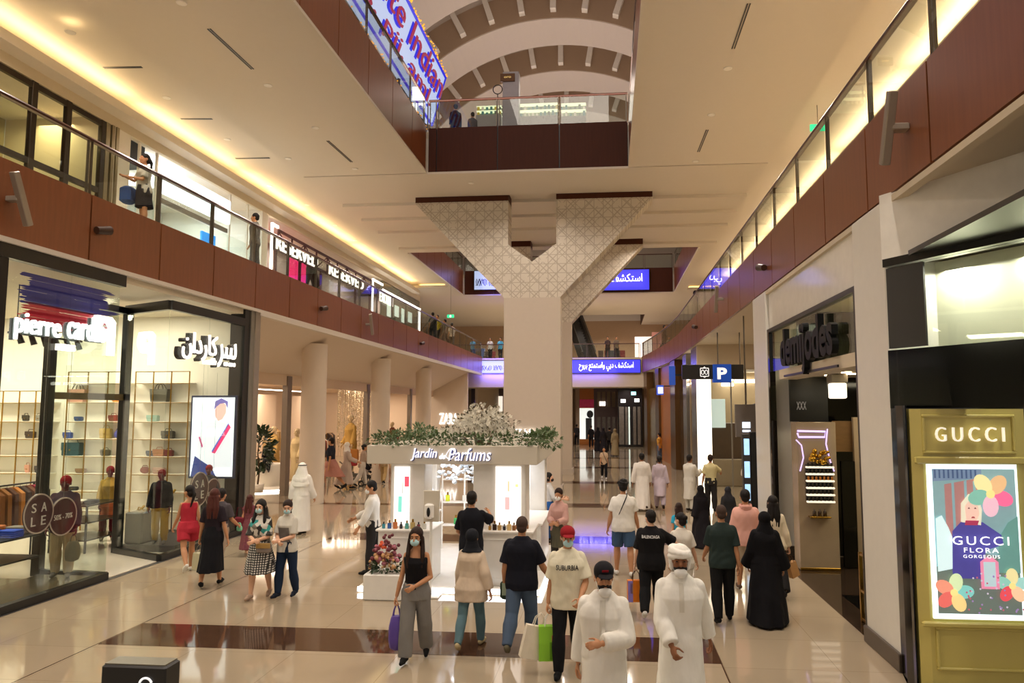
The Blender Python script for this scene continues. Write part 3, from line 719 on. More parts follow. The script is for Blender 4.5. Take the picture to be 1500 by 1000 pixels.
# ================================================================== left side: the pale fashion store under the sloping soffit
ZW = mat('fashion_wall', '#dcc6ad', rough=.65, var=.015)
slab('wall_left_10', -22, -12.05, 50, 50.2, 0, 4.6, ZW); slab('wall_left_11', -22.2, -22, 18.7, 50, 0, 4.6, ZW)
b = MB(); b.prism([(-12.3, 0), (-9.6, 0), (-9.6, 5.72), (-12.3, 4.3)], 49.7, 50.0, 'y'); struct('wall_left_12', b, PLASTER, 'plaster return wall that carries the white sign')
tag(sign_text('ZARA', ony(657, 613, 49.66), (1, 0, 0), width=1.25, height=.72, size=1, extrude=.03).build('shop_sign', SIGNW), 'white lit sign on the plaster return wall beyond the column row', 'sign')
slab('ceiling_61', -22, -12.02, 18.75, 50, 4.32, 4.42, ZW)
slab('trim_80', -12.1, -11.95, 18.95, 50, 4.05, 4.45, ZW)
lamp('cove_light', MB().box(-12.5, -12.4, 19.2, 49.5, 4.27, 4.315), 'white cove light inside the pale fashion store front', GLOWW)
lamp('cove_light', MB().box(-19.5, -19.4, 19.2, 49.5, 4.27, 4.315), 'white cove light at the back of the pale fashion store', GLOWW)
for i, px in enumerate((420, 537, 600)):
    y = at_x(px, -12.0); slab('column_%d' % (20+i), -12.1, -11.9, y-.19, y+.19, 0, 4.4, mat('taupe_metal', '#84776a', rough=.4, metal=.3))
for i, (px, w) in enumerate(((459, .42), (557, .42), (620, .42))):
    p = onx(px, 600, -10.1); b = MB(); b.cyl((p.x, p.y, 0), (p.x, p.y, 5.4), w, n=40); struct('column_%d' % (30+i), b, PLASTER, 'smooth round plaster column')
# inner partitions
for i, (px0, px1, x) in enumerate(((365, 404, -17.0), (425, 452, -17.0), (500, 535, -20.0), (575, 598, -17.0))):
    a, c = at_x(px0, x), at_x(px1, x); slab('wall_left_%d' % (20+i), x-.2, x, a, c, 0, 3.9, ZW)
t = thing('round_display', 'white round display plinth on a lit round base in the pale store', 'plinth', (-13.7, 24.4, 0))
q = onx(390, 700, -13.8)
MB().lathe([(0, 0), (1.5, 0), (1.5, .12), (0, .12)], (q.x, q.y, .0), 48).build('base', SHOPW, t); MB().lathe([(1.52, .02), (1.56, .02), (1.56, .07), (1.52, .07)], (q.x, q.y, 0), 48).build('light_ring', GLOWW, t)
MB().lathe([(0, .12), (.62, .12), (.62, .95), (.58, 1.0), (0, 1.0)], (q.x, q.y, 0), 40).build('drum', SHOPW, t)
RD = q
def leaf(b, c, d, up, L, W):
    d = Vector(d).normalized(); s_ = d.cross(Vector(up)).normalized(); n = s_.cross(d)
    c = Vector(c); b.add([c, c+d*L*.5+s_*W*.5+n*L*.08, c+d*L-n*L*.05, c+d*L*.5-s_*W*.5+n*L*.08, c+d*L*.5-n*L*.03], [(0, 1, 4), (1, 2, 4), (2, 3, 4), (3, 0, 4)])
def bush(b, c, rad, n, L, W, r, squash=1.):
    for i in range(n):
        v = Vector((r.gauss(0, 1), r.gauss(0, 1), r.gauss(0, 1))).normalized(); k = r.uniform(.35, 1)**.6
        p = Vector(c)+Vector((v.x*rad[0], v.y*rad[1], v.z*rad[2]))*k
        d = (v+Vector((r.uniform(-.6, .6), r.uniform(-.6, .6), r.uniform(-.5, .5)))).normalized()
        leaf(b, p, d, Vector((r.uniform(-1, 1), r.uniform(-1, 1), 1)), L*r.uniform(.7, 1.25), W*r.uniform(.7, 1.2))
LEAF = mat('leaf_green', '#33452a', rough=.45, var=.35, scale=8)
FG = onx(378, 690, -13.0)
t = thing('potted_fig_tree', 'dark leafy fig tree in a low pot on the round white base', 'plant', (FG.x, FG.y, .122))
c = Vector((FG.x, FG.y, .004)); r = random.Random(3)
MB().lathe([(0, .12), (.2, .12), (.24, .42), (.21, .42), (0, .38)], (c.x, c.y, 0)).build('pot', SHOPW, t)
MB().tube([(c.x, c.y, .4), (c.x+.05, c.y, .9), (c.x-.03, c.y, 1.5), (c.x, c.y, 2.2)], [.035, .03, .025, .015], 8).build('trunk', mat('bark', '#5a4532', rough=.8), t)
b = MB(); bush(b, (c.x, c.y, 1.75), (.5, .5, .85), 330, .24, .15, r); b.build('foliage', LEAF, t)
# hanging strands of glass beads
r = random.Random(11); b = MB()
for i in range(150):
    px = r.uniform(494, 548); x = -14.0+r.uniform(-.9, .9); y = at_x(px, x); z = r.uniform(.6, 2.2)
    b.cyl((x, y, z), (x, y, 4.3), .006, n=4, caps=False)
    for k in range(int(r.uniform(5, 10))): b.ell((x, y, r.uniform(z, 4.2)), (.026, .026, .045), nu=6, nv=4)
tag(b.build('bead_curtain', mat('bead_glass', '#d8c7a8', rough=.15, metal=.7)), 'shimmering bead curtain hanging from the ceiling of the pale store', 'bead curtain', None, 'stuff')
def garment_stand(px, x, h, col, label, rail=False):
    y = at_x(px, x); t = thing('garment_rail', label, 'clothes rail', (x, y, 0), group='garment rails in the pale store')
    MB().cyl((x, y-.5, h), (x, y+.5, h), .015, n=8).build('bar', GOLD, t)
    for s_ in (-.5, .5): MB().cyl((x, y+s_, 0), (x, y+s_, h), .015, n=8).build('post', GOLD, t)
    for i in range(5):
        yy = y-.36+.18*i; rg = [[(x+a*f, yy+e*.05, z) for a, e in ((-1, -1), (1, -1), (1, 1), (-1, 1))] for f, z in ((.25, h-1.0), (.23, h-.5), (.2, h-.14), (.04, h-.02))]
        MB().loft(rg, False).build('garment', cloth(col[i % len(col)]), t)
garment_stand(400, -15.2, 2.3, ('#c8a877', '#b4905c', '#e4d2b2'), 'tall gold rail with sand coloured dresses behind the fig tree')
garment_stand(484, -17.5, 1.7, ('#3a2f2b', '#6b5a4b', '#a8896a'), 'gold rail with dark and brown garments beyond the first round column')
garment_stand(474, -15.5, 1.6, ('#d8cbbd', '#2d2a29', '#8d4a3a'), 'gold rail with mixed garments close to the first round column')
garment_stand(578, -14.5, 1.7, ('#8a4a34', '#2a2524', '#c8703c'), 'gold rail with rust and black garments beyond the second round column')

# ================================================================== left side, level two shops
XF = -13.6
UPW = mat('upper_wall', '#d5c7ab', rough=.6, var=.02)
def yf(px): return at_x(px, XF)
slab('wall_left_30', -20, -19.8, -4, 52, 6.9, 11.4, UPW)
slab('ceiling_70', -20, -13.62, -4, 52, 11.1, 11.24, mat('shop_ceiling_upper', '#e4dccb', rough=.7))
slab('trim_90', -13.68, -13.56, -4, 52, 10.95, 11.3, UPW)
# bronze framed glazed shop
BRZ = mat('bronze_frame', '#33281c', rough=.4, metal=.5)
b0 = yf(-60); b1 = yf(129)
t = thing('shopfront', 'bronze framed glazed shopfront on the upper level above the shop letters', 'shopfront', (XF, b1, 6.95), group='upper level shopfronts')
for px in (-50, 20, 74, 128):
    y = yf(px); MB().bbox(XF-.08, XF+.04, y-.09, y+.09, 6.95, 10.95, .01).build('post', BRZ, t)
for z in (10.85, 9.0): MB().box(XF-.06, XF+.03, b0, b1, z-.07, z+.07).build('rail', BRZ, t)
for px, qx in ((-50, 20), (20, 74), (74, 128)): MB().box(XF-.01, XF+.0, yf(px)+.09, yf(qx)-.09, 6.95, 10.8).build('glass_pane', GLASS, t)
slab('wall_left_31', -16.6, -16.5, b0-1, b1, 6.9, 11.1, mat('olive_wall', '#b3a578', rough=.6)); slab('wall_left_32', -16.5, -13.6, b1+.02, b1+.2, 6.9, 11.1, UPW)
for i, (a, c) in enumerate(((131, 137), (139, 143), (145, 149))): slab('column_%d' % (40+i), XF-.2, XF+.05+.02*i, yf(a), yf(c), 6.9, 10.95, mat('champagne_metal', '#8f8266', rough=.3, metal=.6))
# white electronics shop
w0, w1 = yf(158), yf(380)
t = thing('shopfront', 'brilliant white upper level shopfront with a blank glowing sign band', 'shopfront', (XF, w0, 6.95), group='upper level shopfronts')
MB().box(XF-.1, XF+.05, w0-.5, w0+.3, 6.95, 10.95).build('jamb', SHOPW, t); MB().box(XF-.1, XF+.05, w1-.4, w1, 6.95, 10.95).build('jamb', SHOPW, t)
y0, y1 = yf(216), yf(322)
MB().bbox(XF-.05, XF+.12, y0, y1, 9.75, 10.6, .02).build('sign_band', mat('glow_band', '#f6fbff', emit=1.6, ecol='#f2f8ff'), t)
MB().bbox(XF-.05, XF+.14, yf(272), yf(292), 9.85, 10.5, .02).build('sign_badge', mat('badge_pale', '#e8f6ff', emit=2.6, ecol='#dff4fa'), t)
MB().box(XF-.04, XF+.02, y0, y1, 9.45, 9.6).build('fascia_bar', GREYP, t)
for px in (185, 212, 325, 352): MB().box(XF-.03, XF+.03, yf(px)-.04, yf(px)+.04, 6.95, 10.9).build('mullion', SHOPW, t)
for a, c in ((160, 184), (186, 211), (213, 324), (326, 351), (353, 372)): MB().box(XF-.008, XF+.008, yf(a), yf(c), 6.95, 9.4).build('glass_pane', GLASS, t)
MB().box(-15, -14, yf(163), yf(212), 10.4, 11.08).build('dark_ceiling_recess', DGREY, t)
slab('wall_left_33', -18.2, -18.0, w0, w1, 6.9, 11.1, SHOPW); slab('wall_left_34', -18, XF, w1+.02, w1+.2, 6.9, 11.1, SHOPW)
c = Vector((-15.6, yf(250), 10.95)); b = MB()
b.loft([[(c.x+rr*math.cos(2*PI*i/48), c.y+rr*1.4*math.sin(2*PI*i/48), z) for i in range(48)] for rr, z in ((1.0, 10.9), (1.5, 10.9), (1.5, 11.09), (1.0, 11.09))], False, caps=False)
tag(b.build('ceiling_ring_light', mat('ring_glow', '#ffffff', emit=2.)), 'oval ring light on the ceiling of the white upper shop', 'ceiling light')
for px, col, lab in ((172, '#38b6e0', 'cyan'), (322, '#1f8ee8', 'sky blue')):
    y = yf(px); t = thing('display_stand', '%s lit display stand behind the glass of the white upper shop' % lab, 'display', (-14.3, y, 6.95))
    MB().bbox(-14.5, -14.1, y-.5, y+.5, 6.95, 7.0, .01).build('base', SHOPW, t); MB().bbox(-14.34, -14.26, y-.45, y+.45, 7.0, 9.45, .01).build('screen', mat('screen_'+lab.replace(' ', '_'), col, emit=1.3, ecol=col), t)
# white light outlines, truss, big red letters shop
OUT = GLOWW
def light_frame(px0, px1, label):
    a, c = yf(px0), yf(px1); t = thing('light_outline', label, 'light', (XF+.05, a, 6.95), group='light outlines of upper shops')
    MB().box(XF+.02, XF+.08, a-.06, a+.06, 6.95, 10.7).build('jamb', OUT, t); MB().box(XF+.02, XF+.08, a, c, 10.6, 10.7).build('head', OUT, t)
light_frame(388, 397, 'white light outline beside the truss-framed shop, nearer the white shop')
light_frame(541, 556, 'white light outline at the far end of the truss-framed shop')
r0, r1 = yf(396), yf(538)
TR = mat('maroon_truss', '#4a2420', rough=.4, metal=.3)
t = thing('shopfront', 'upper level shopfront under a maroon steel truss with white letters', 'shopfront', (XF, r0, 6.95), group='upper level shopfronts')
for z in (10.5, 9.7): MB().box(XF+.05, XF+.13, r0, r1, z-.05, z+.05).build('truss_chord', TR, t)
n = 9
for i in range(n+1):
    y = r0+(r1-r0)*i/n; MB().box(XF+.06, XF+.12, y-.03, y+.03, 9.7, 10.5).build('truss_post', TR, t)
    if i < n: MB().tube([(XF+.09, y, 9.72 if i % 2 else 10.48), (XF+.09, y+(r1-r0)/n, 10.48 if i % 2 else 9.72)], .025, 6).build('truss_brace', TR, t)
for i in range(6):
    y = r0+(r1-r0)*i/5; MB().box(XF-.05, XF+.05, y-.05, y+.05, 6.95, 9.7).build('mullion', TR, t)
    if i < 5: MB().box(XF-.01, XF+.005, y+.05, y+(r1-r0)/5-.05, 6.95, 9.7).build('glass_pane', GLASS, t)
slab('wall_left_35', -16.4, -16.2, w1+.2, yf(640), 6.9, 11.1, mat('rose_grey_wall', '#b39c94', rough=.6))
for px, w, lab in ((437, 2.9, 'nearer'), (509, 3.4, 'farther')):
    c = onx(px, 370 if px < 470 else 406, XF+.32); t = thing('shop_sign', 'white lit letters on the maroon truss, the %s of the two rows' % lab, 'sign', c)
    sign_text('RESERVED', c, (0, 1, 0), width=w*1.45, height=.56, size=1, extrude=.03, bold=.0).build('lettering', SIGNW2, t); sign_text('RESERVED', c+Vector((-.09, -.03, -.02)), (0, 1, 0), width=w*1.45, height=.60, size=1, extrude=.05, bold=.03).build('letter_side', mat('maroon_side', '#3a1c1a', rough=.5), t)
a, c = at_x(414, -13.8), at_x(441, -13.8)
tag(MB().bbox(-13.85, -13.75, a, c, 6.96, 9.75, .02).build('pink_screen', mat('pink_screen', '#f02a6a', emit=1.4, ecol='#f5276a')), 'hot pink lit screen behind the truss-framed shop window', 'screen')
t = thing('archway', 'dark pointed arch seat frame inside the truss-framed shop', 'display', (-15, yf(488), 6.95))
y = yf(490); MB().tube([(-15, y-1.0, 6.95), (-15, y-.95, 9.2), (-15, y, 10.4), (-15, y+.95, 9.2), (-15, y+1.0, 6.95)], .22, 8).build('arch', DGREY, t)
# next shop: dark glass front with lit edges
e0, e1 = yf(556), yf(612)
t = thing('shopfront', 'dark green glazed upper shopfront with a slanting line of light', 'shopfront', (XF, e0, 6.95), group='upper level shopfronts')
MB().box(XF-.1, XF+.02, e0, e1, 6.95, 10.9).build('front', mat('dark_green_front', '#5a5c50', rough=.2), t)
MB().box(XF+.02, XF+.08, e0, e1, 10.3, 10.4).build('light_line', OUT, t); MB().box(XF+.02, XF+.08, e1-.12, e1, 6.95, 10.4).build('light_line', OUT, t)
for i in range(4): MB().box(XF+.02, XF+.06, e0+1+i*1.6, e0+1.9+i*1.6, 8.9+.2*(i % 2), 9.8).build('display_panel', mat('pale_glow', '#d8e6da', emit=.9, ecol='#cfe0d6'), t)
tag(sign_text('EXOXIN', onx(566, 438, XF+.12), (0, 1, 0), width=2.6, height=.6, size=1, extrude=.03).build('shop_sign', SIGNW2), 'small pale sign on the dark green upper shopfront', 'sign')
t = thing('shopfront', 'farthest upper shopfront with coloured garments under the cove light', 'shopfront', (XF, e1, 6.95), group='upper level shopfronts')
y0, y1 = yf(616), 51.
MB().box(XF-.3, XF-.2, y0, y1, 6.95, 10.9).build('front', UPW, t)
r = random.Random(2)
for i in range(7):
    y = y0+.4+(y1-y0-.8)*i/6; c = ('#6b5a4a', '#c9a27a', '#e4c630', '#8a6f8a', '#3f4a45', '#b8b0a0', '#705548')[i]
    MB().bbox(XF-.2, XF-.1, y-.4, y+.4, 7.0, 9.9+r.uniform(-.2, .5), .02).build('display_panel', mat('disp_%d' % i, c, emit=.12, ecol=c), t)
# ================================================================== right side, ground level
PIL = mat('pale_stone_pilaster', '#dcd8ce', rough=.35, var=.04)
MARB = mat('onyx_marble', '#a8957c', rough=.12, var=.22, scale=2.2)
def pilaster(n, y0, y1):
    b = MB(); b.bbox(3.48, 4.15, y0, y1, 0, 5.8, .015); struct('column_%d' % n, b, PIL, 'pale stone pilaster')
    b = MB(); b.bbox(3.44, 4.16, y0-.03, y1+.03, 0, .22, .01); struct('baseboard_%d' % n, b, mat('bronze_base', '#4b4136', rough=.3))
pilaster(50, 9.62, 10.82); pilaster(51, 16.82, 18.25)
slab('wall_right_1', 3.56, 3.75, 10.82, 16.82, 4.92, 5.8, WHITEG)
slab('trim_100', 3.5, 3.62, 10.82, 16.82, 4.84, 4.92, BLACK); slab('trim_101', 3.5, 3.62, 16.62, 16.82, 0, 4.84, BLACKG); slab('trim_102', 3.5, 3.62, 10.82, 10.94, 0, 4.84, BLACK)
slab('trim_103', 3.5, 3.62, 5, 16.82, 5.72, 5.8, CREAM)
b = MB(); b.box(3.54, 3.556, 10.94, 16.62, 3.98, 4.84); struct('window_20', b, GLASSR)
slab('trim_104', 3.54, 3.9, 10.94, 15.9, 3.78, 3.98, CREAM)
slab('wall_right_2', 9.0, 9.2, 9.6, 18.3, 0, 5.8, mat('olive_cream_wall', '#b5ac86', rough=.5)); slab('ceiling_80', 3.9, 9.0, 10.9, 16.8, 3.85, 3.98, CREAM); slab('ceiling_81', 3.62, 9.0, 10.9, 16.8, 5.3, 5.4, mat('olive_cream_ceiling', '#c7be9c', rough=.5))
slab('wall_right_3', 4.15, 9.0, 16.9, 17.1, 0, 5.8, BLACKG); slab('wall_right_4', 4.15, 9, 10.0, 10.15, 0, 5.8, mat('olive_cream_wall', '#b5ac86'))
slab('wall_right_5', 6.4, 9.0, 10.9, 16.8, 4.0, 5.3, mat('olive_cream_wall', '#b5ac86'))
slab('floor_right_shop', 3.52, 9, 10.85, 16.8, -.01, .006, mat('dark_emperador', '#3a2d24', rough=.05, var=.4, scale=2.))
slab('trim_105', 3.9, 4.5, 10.85, 13.4, -.005, .010, mat('black_marble', '#0e0d0d', rough=.05, var=.3, scale=3))
# black storefront letters
b = sign_text('demijodes', Vector((3.46, 13.45, 4.25)), (0, -1, 0), width=3.5, height=.95, size=1, extrude=.05, bold=.03)
t = thing('shop_sign', 'tall black block letters in the clerestory of the black-framed shop', 'sign', (3.46, 13.45, 4.25)); b.build('letters', mat('matt_black', '#070707', rough=.5, spec=.2), t)
MB().box(3.47, 3.50, 11.7, 15.2, 3.80, 3.84).build('mounting_bar', BLACK, t)
# marble showcase
a, c = ony(1166, 618, 15.35), ony(1231, 820, 15.35)
t = thing('marble_showcase', 'honey marble showcase panel with a lilac outline and shelf of bottles', 'showcase', ((a.x+c.x)/2, 15.4, 0))
MB().bbox(a.x, c.x, 15.35, 15.8, .01, a.z, .01).build('panel', MARB, t)
MB().bbox(a.x, c.x, 15.33, 15.36, .01, .06, .005).build('gold_kick', GOLD, t)
def P(px, py): return ony(px, py, 15.33)
MB().tube([P(1168, 634), P(1170, 640), P(1208, 640), P(1209, 632), P(1168, 631)], .018, 6).build('outline', mat('lilac_neon', '#cbb8f0', emit=1.6, ecol='#c8b4f5'), t)
MB().tube([P(1166, 644), P(1174, 652), P(1177, 670), P(1172, 690)], .012, 6).build('outline', mat('lilac_neon', '#cbb8f0'), t); MB().tube([P(1212, 628), P(1210, 650), P(1216, 675), P(1222, 690)], .012, 6).build('outline', mat('lilac_neon', '#cbb8f0'), t)
s0, s1 = P(1181, 735), P(1218, 680)
MB().bbox(s0.x, s1.x, 15.26, 15.345, s0.z, s1.z, .006).build('shelf_back', BLACK, t)
for i in range(6):
    z = s0.z+(s1.z-s0.z)*i/5.5
    sh = MB().bbox(s0.x-.01, s1.x+.01, 15.18, 15.28, z, z+.035, .005).build('shelf', mat('shelf_glow', '#f4ecda', emit=.9, ecol='#fff0d6'), t)
    for k in range(7):
        x = s0.x+.03+(s1.x-s0.x-.06)*k/6; h = .07
        MB().bbox(x-.018, x+.018, 15.2, 15.24, z+.035, z+.035+h, .006).build('bottle', mat('showcase_bottle_%d' % ((i == 3)*1), ('#2b2620', '#b5702c')[i == 3], rough=.2), sh)
q = P(1199, 668); b = MB(); r = random.Random(5)
for i in range(26): b.ell((q.x+r.uniform(-.18, .18), 15.24+r.uniform(-.05, .05), q.z+r.uniform(-.11, .11)), r.uniform(.03, .055), nu=8, nv=6)
b.build('gold_ornament', mat('gold_orn', '#c89a34', rough=.25, metal=.9), t)
q = P(1199, 752)
for i in range(3): MB().lathe([(0, 0), (.035, 0), (.035, .09), (.012, .11), (.012, .14), (0, .14)], (q.x-.1+.1*i, 15.24, q.z-.04), 12).build('bottle', mat('dark_perfume', '#3b2a1d', rough=.15), t)
MB().bbox(q.x-.2, q.x+.2, 15.16, 15.34, q.z-.07, q.z-.04, .005).build('shelf', GOLD, t)
# black wall parts, screens and pendant behind
slab('wall_right_6', ony(1158, 600, 16.3).x, ony(1213, 600, 16.3).x, 16.3, 16.4, 2.9, 3.84, BLACK)
t = sign_text('XXX', ony(1174, 594, 16.28), (1, 0, 0), width=.2, height=.17, size=1, extrude=.01).build('shop_sign', mat('grey_letters', '#9d9a96', emit=.2)); tag(t, 'small pale lettering on the black panel above the marble showcase', 'sign')
a, c = ony(1232, 675, 15.6), ony(1258, 816, 15.6)
tag(MB().bbox(a.x, c.x, 15.6, 15.7, .01, a.z, .01).build('black_door_panel', BLACKG), 'glossy black door panel beside the marble showcase', 'door')
slab('wall_right_7', c.x, c.x+.35, 15.62, 15.72, 0, 3.0, MARB)
slab('wall_right_8', a.x-.1, c.x+.4, 15.75, 15.8, 2.3, 2.92, mat('tan_wood', '#7a5a34', rough=.35, var=.2, stretch=(1, 1, 4)))
q = ony(1226, 552, 15.0); t = thing('pendant_lamp', 'square pendant lamp hanging in the black-framed shop', 'lamp', q)
MB().bbox(-.14, .14, -.14, .14, -.42, -.12, .02).build('shade', mat('pendant_shade', '#fff6e0', emit=1.6, ecol='#fff2d8'), t, True); MB().bbox(-.16, .16, -.16, .16, -.12, .06, .02).build('canopy', GREYP, t, True); MB().cyl((0, 0, .06), (0, 0, 3.85-q.z), .01, n=6).build('cord', BLACK, t, True)
for i, (px, py) in enumerate(((1240, 551), (1248, 562), (1215, 562))):
    q = ony(px, py, 14.2+i*.6); q.z = 3.83
    tag(MB().cyl(q, q+Vector((0, 0, .02)), .09, n=16).build('downlight', GLOWL), 'round ceiling downlight inside the black-framed shop', 'downlight', 'downlights inside the black-framed shop')
t = thing('gold_display_case', 'glass display case edged in brass beside the pale stone pilaster', 'display case', (3.95, 11.35, 0))
x0, x1, y0, y1, h = 3.72, 4.2, 11.0, 11.75, 1.0
MB().bbox(x0, x1, y0, y1, .006, .45, .01).build('base', BLACKG, t); MB().box(x0+.03, x1-.03, y0+.03, y1-.03, .45, h).build('glass_box', GLASSR, t)
for x in (x0, x1):
    for y in (y0, y1): MB().bbox(x-.025, x+.025, y-.025, y+.025, .006, h+.03, .006).build('edge_post', GOLD, t)
for z in (.06, .47, h):
    MB().bbox(x0-.02, x1+.02, y0-.02, y0+.02, z-.02, z+.02, .004).build('edge_rail', GOLD, t); MB().bbox(x0-.02, x0+.02, y0, y1, z-.02, z+.02, .004).build('edge_rail', GOLD, t)
# ---- near corner: angled front with clerestory and mustard display
A, B = (3.50, 9.55), (5.70, 5.65)
wallseg('wall_right_20', (A[0]-.02, A[1]), (B[0]-.02, B[1]), 5.02, 5.84, .16, WHITEG, 'glossy white fascia of the corner shop')
wallseg('trim_110', A, B, 4.92, 5.02, .2, BLACK); DKG = mat('deep_black_glass', '#040404', rough=.12, spec=.16)
wallseg('wall_right_21', A, B, 3.17, 3.88, .14, DKG, 'black glass band of the corner shop')
wallseg('window_21', A, B, 3.88, 4.92, .02, GLASSG)
wallseg('wall_right_22', (4.05, 9.75), (6.3, 5.8), 3.88, 4.99, .06, mat('sage_panel', '#dadbc6', rough=.25, var=.03), 'sage green panel behind the clerestory glass')
slab('ceiling_85', 3.6, 9, 5, 9.55, 5.0, 5.06, BLACK)
wallseg('trim_111', (3.46, 9.5), (3.72, 9.05), 3.9, 4.9, .03, DGREY)
b = MB(); b.prism([(3.48, 9.62), (3.36, 8.86), (3.375, 8.86), (3.385, 9.2), (3.60, 9.62)], 0, 3.2); struct('wall_right_23', b, DKG, 'black jamb of the corner shop')
slab('wall_right_24', 3.5, 9, 9.4, 9.6, 0, 3.88, BLACKG); slab('wall_right_25', 4.64, 9, 8.95, 9.0, 0, 3.2, mat('dark_brown_wall', '#241a14', rough=.2))
t = sign_text('IƆƆUƆ', Vector((4.55, 7.55, 3.27)), (.49, -.87, 0), width=.5, height=.1, size=1, extrude=.004).build('shop_sign', mat('reflected_teal', '#4a7d80', emit=.3, ecol='#3f7478')); tag(t, 'faint teal reflection of shop letters, modelled onto the black glass band', 'sign')  # reflection in the glass, built as faintly glowing mirrored letters
MUST = mat('mustard_lacquer', '#c6b766', rough=.3, var=.04)
Y0 = 8.8; x0, x1 = ony(1336, 600, Y0).x, ony(1499, 600, Y0).x
t = thing('mustard_display', 'mustard yellow panelled display with a lit floral perfume poster', 'display', ((x0+x1)/2, Y0, 0))
b = MB(); b.prism([(x0, Y0+.35), (x0-.01, Y0+.06), (x0+.09, Y0), (x1, Y0), (x1, Y0+.35)], 0, 3.16); b.build('body', MUST, t)
def Q(px, py, d=0.): 
    v = ony(px, py, Y0-d); return v
def mould(px0, py0, px1, py1, w=.03, d=.03):
    a, c = ony(px0, py0, Y0), ony(px1, py1, Y0); x0_, x1_, z0_, z1_ = a.x, c.x, c.z, a.z
    b = MB()
    for r_ in ((x0_, x1_, z1_-w, z1_), (x0_, x1_, z0_, z0_+w), (x0_, x0_+w, z0_+w, z1_-w), (x1_-w, x1_, z0_+w, z1_-w)):
        b.bbox(r_[0], r_[1], Y0-d, Y0+.01, r_[2], r_[3], .008)
    return b.build('moulding', MUST, t)
mould(1349, 607, 1488, 665); mould(1370, 917, 1520, 985)
b = MB(); a, c = Q(1338, 668), Q(1500, 680); b.bbox(x0-.01, x1+.01, Y0-.05, Y0, c.z, a.z, .015); b.build('cornice', MUST, t)
a = Q(1338, 908); b = MB(); b.bbox(x0-.01, x1+.01, Y0-.06, Y0, a.z-.06, a.z, .015); b.build('sill', MUST, t)
MB().bbox(x0-.02, x1+.02, Y0-.07, Y0, 0, .14, .01).build('plinth', mat('dark_plinth', '#2b241a', rough=.4), t)
sign_text('GUCCI', Q(1420.5, 636, .03), (1, 0, 0), width=(Q(1471, 636)-Q(1371, 636)).x, height=.16, size=1, extrude=.022, spacing=1.5, bold=-.012).build('letters', mat('ivory_letters', '#f6efd8', emit=.7, ecol='#fff6e2'), t)
# poster
pa, pc = Q(1356, 677), Q(1500, 908); px0_, px1_, pz0, pz1 = pa.x, pc.x, pc.z, pa.z
PB = MB().box(px0_, px1_, Y0-.03, Y0+.01, pz0, pz1).build('lightbox', mat('poster_border', '#e9f6f6', emit=1.5, ecol='#e4f6f8'), t)
pw, ph = px1_-px0_, pz1-pz0
LAY = [.034]
def ppoly(name, uv, col, e=.6, var=.1):
    LAY[0] += .0008; d = LAY[0]
    V = [(px0_+pw*u, Y0-d, pz0+ph*v) for u, v in uv]; n = len(V)
    b = MB(); b.add(V+[(x, y-.0005, z) for x, y, z in V], [tuple(range(n-1, -1, -1)), tuple(range(n, 2*n))]); 
    b2 = MB(); b2.add(b.v[n:], [tuple(range(n))]); return b2.build(name, mat('poster_%s_%g' % (col.strip('#'), e), col, emit=e, ecol=col, var=var, scale=14, rough=.35), PB)
def pell(name, u, v, ru, rv, col, e=.75, a0=0, n=18, rot=0.):
    pts = []
    for i in range(n):
        a = 2*PI*i/n; x, y = ru*math.cos(a), rv*math.sin(a); pts.append((u+x*math.cos(rot)-y*math.sin(rot)*pw**0, v+(x*math.sin(rot)+y*math.cos(rot))*pw/ph))
    return ppoly(name, pts, col, e)
ppoly('print_garden', [(.05, .035), (.97, .035), (.97, .96), (.05, .96)], '#8fb4b8', .55)
ppoly('print_meadow', [(.05, .035), (.97, .035), (.97, .36), (.6, .42), (.3, .37), (.05, .33)], '#76857c', .5)
ppoly('print_house', [(.18, .40), (.55, .40), (.55, .90), (.18, .86)], '#b88480', .6)
for u in (.26, .40, .50): ppoly('print_door_plank', [(u, .40), (u+.03, .40), (u+.03, .89), (u, .88)], '#8fb4bc', .6)
ppoly('print_roof', [(.05, .88), (.6, .90), (.6, .96), (.05, .96)], '#7c93b0', .6)
for i in range(10): ppoly('print_slat', [(.07+.05*i, .90), (.09+.05*i, .90), (.09+.05*i, .955), (.07+.05*i, .955)], '#4f6690', .5)
ppoly('print_tree', [(.72, .30), (.97, .30), (.97, .66), (.86, .62), (.75, .52)], '#6fa49c', .55)
ppoly('print_dog', [(.06, .30), (.22, .32), (.28, .45), (.20, .58), (.13, .66), (.06, .64)], '#cfe8ea', .9)
ppoly('print_sweater', [(.22, .30), (.24, .56), (.34, .62), (.58, .62), (.78, .54), (.80, .48), (.60, .44), (.54, .26), (.24, .26)], '#4f4a9c', .65)
ppoly('print_hair', [(.34, .62), (.35, .74), (.44, .80), (.54, .79), (.58, .70), (.56, .60)], '#e6e0c6', .8)
ppoly('print_face', [(.40, .63), (.39, .72), (.45, .765), (.53, .75), (.55, .67), (.49, .605)], '#e8bfae', .85)
ppoly('print_mouth', [(.455, .645), (.50, .645), (.49, .655), (.465, .655)], '#a0484a', .7)
for u in (.435, .505): ppoly('print_eye', [(u-.014, .705), (u+.014, .705), (u, .715)], '#4a3d40', .5)
ppoly('print_collar', [(.38, .60), (.52, .60), (.54, .63), (.39, .63)], '#b03a5a', .7)
def pflower(u, v, s, cols, rot):
    for i, c in enumerate(cols):
        a = rot+2*PI*i/5; pell('print_petal', u+s*.62*math.cos(a), v+s*.62*math.sin(a)*pw/ph, s*.56, s*.40, c, .85, rot=a)
    pell('print_flower_heart', u, v, s*.22, s*.22, '#f2d98a', .9)
pflower(.68, .80, .22, ('#ec6a96', '#e2b684', '#f1e0a0', '#7fb8a6', '#e7b9c8'), -.35)
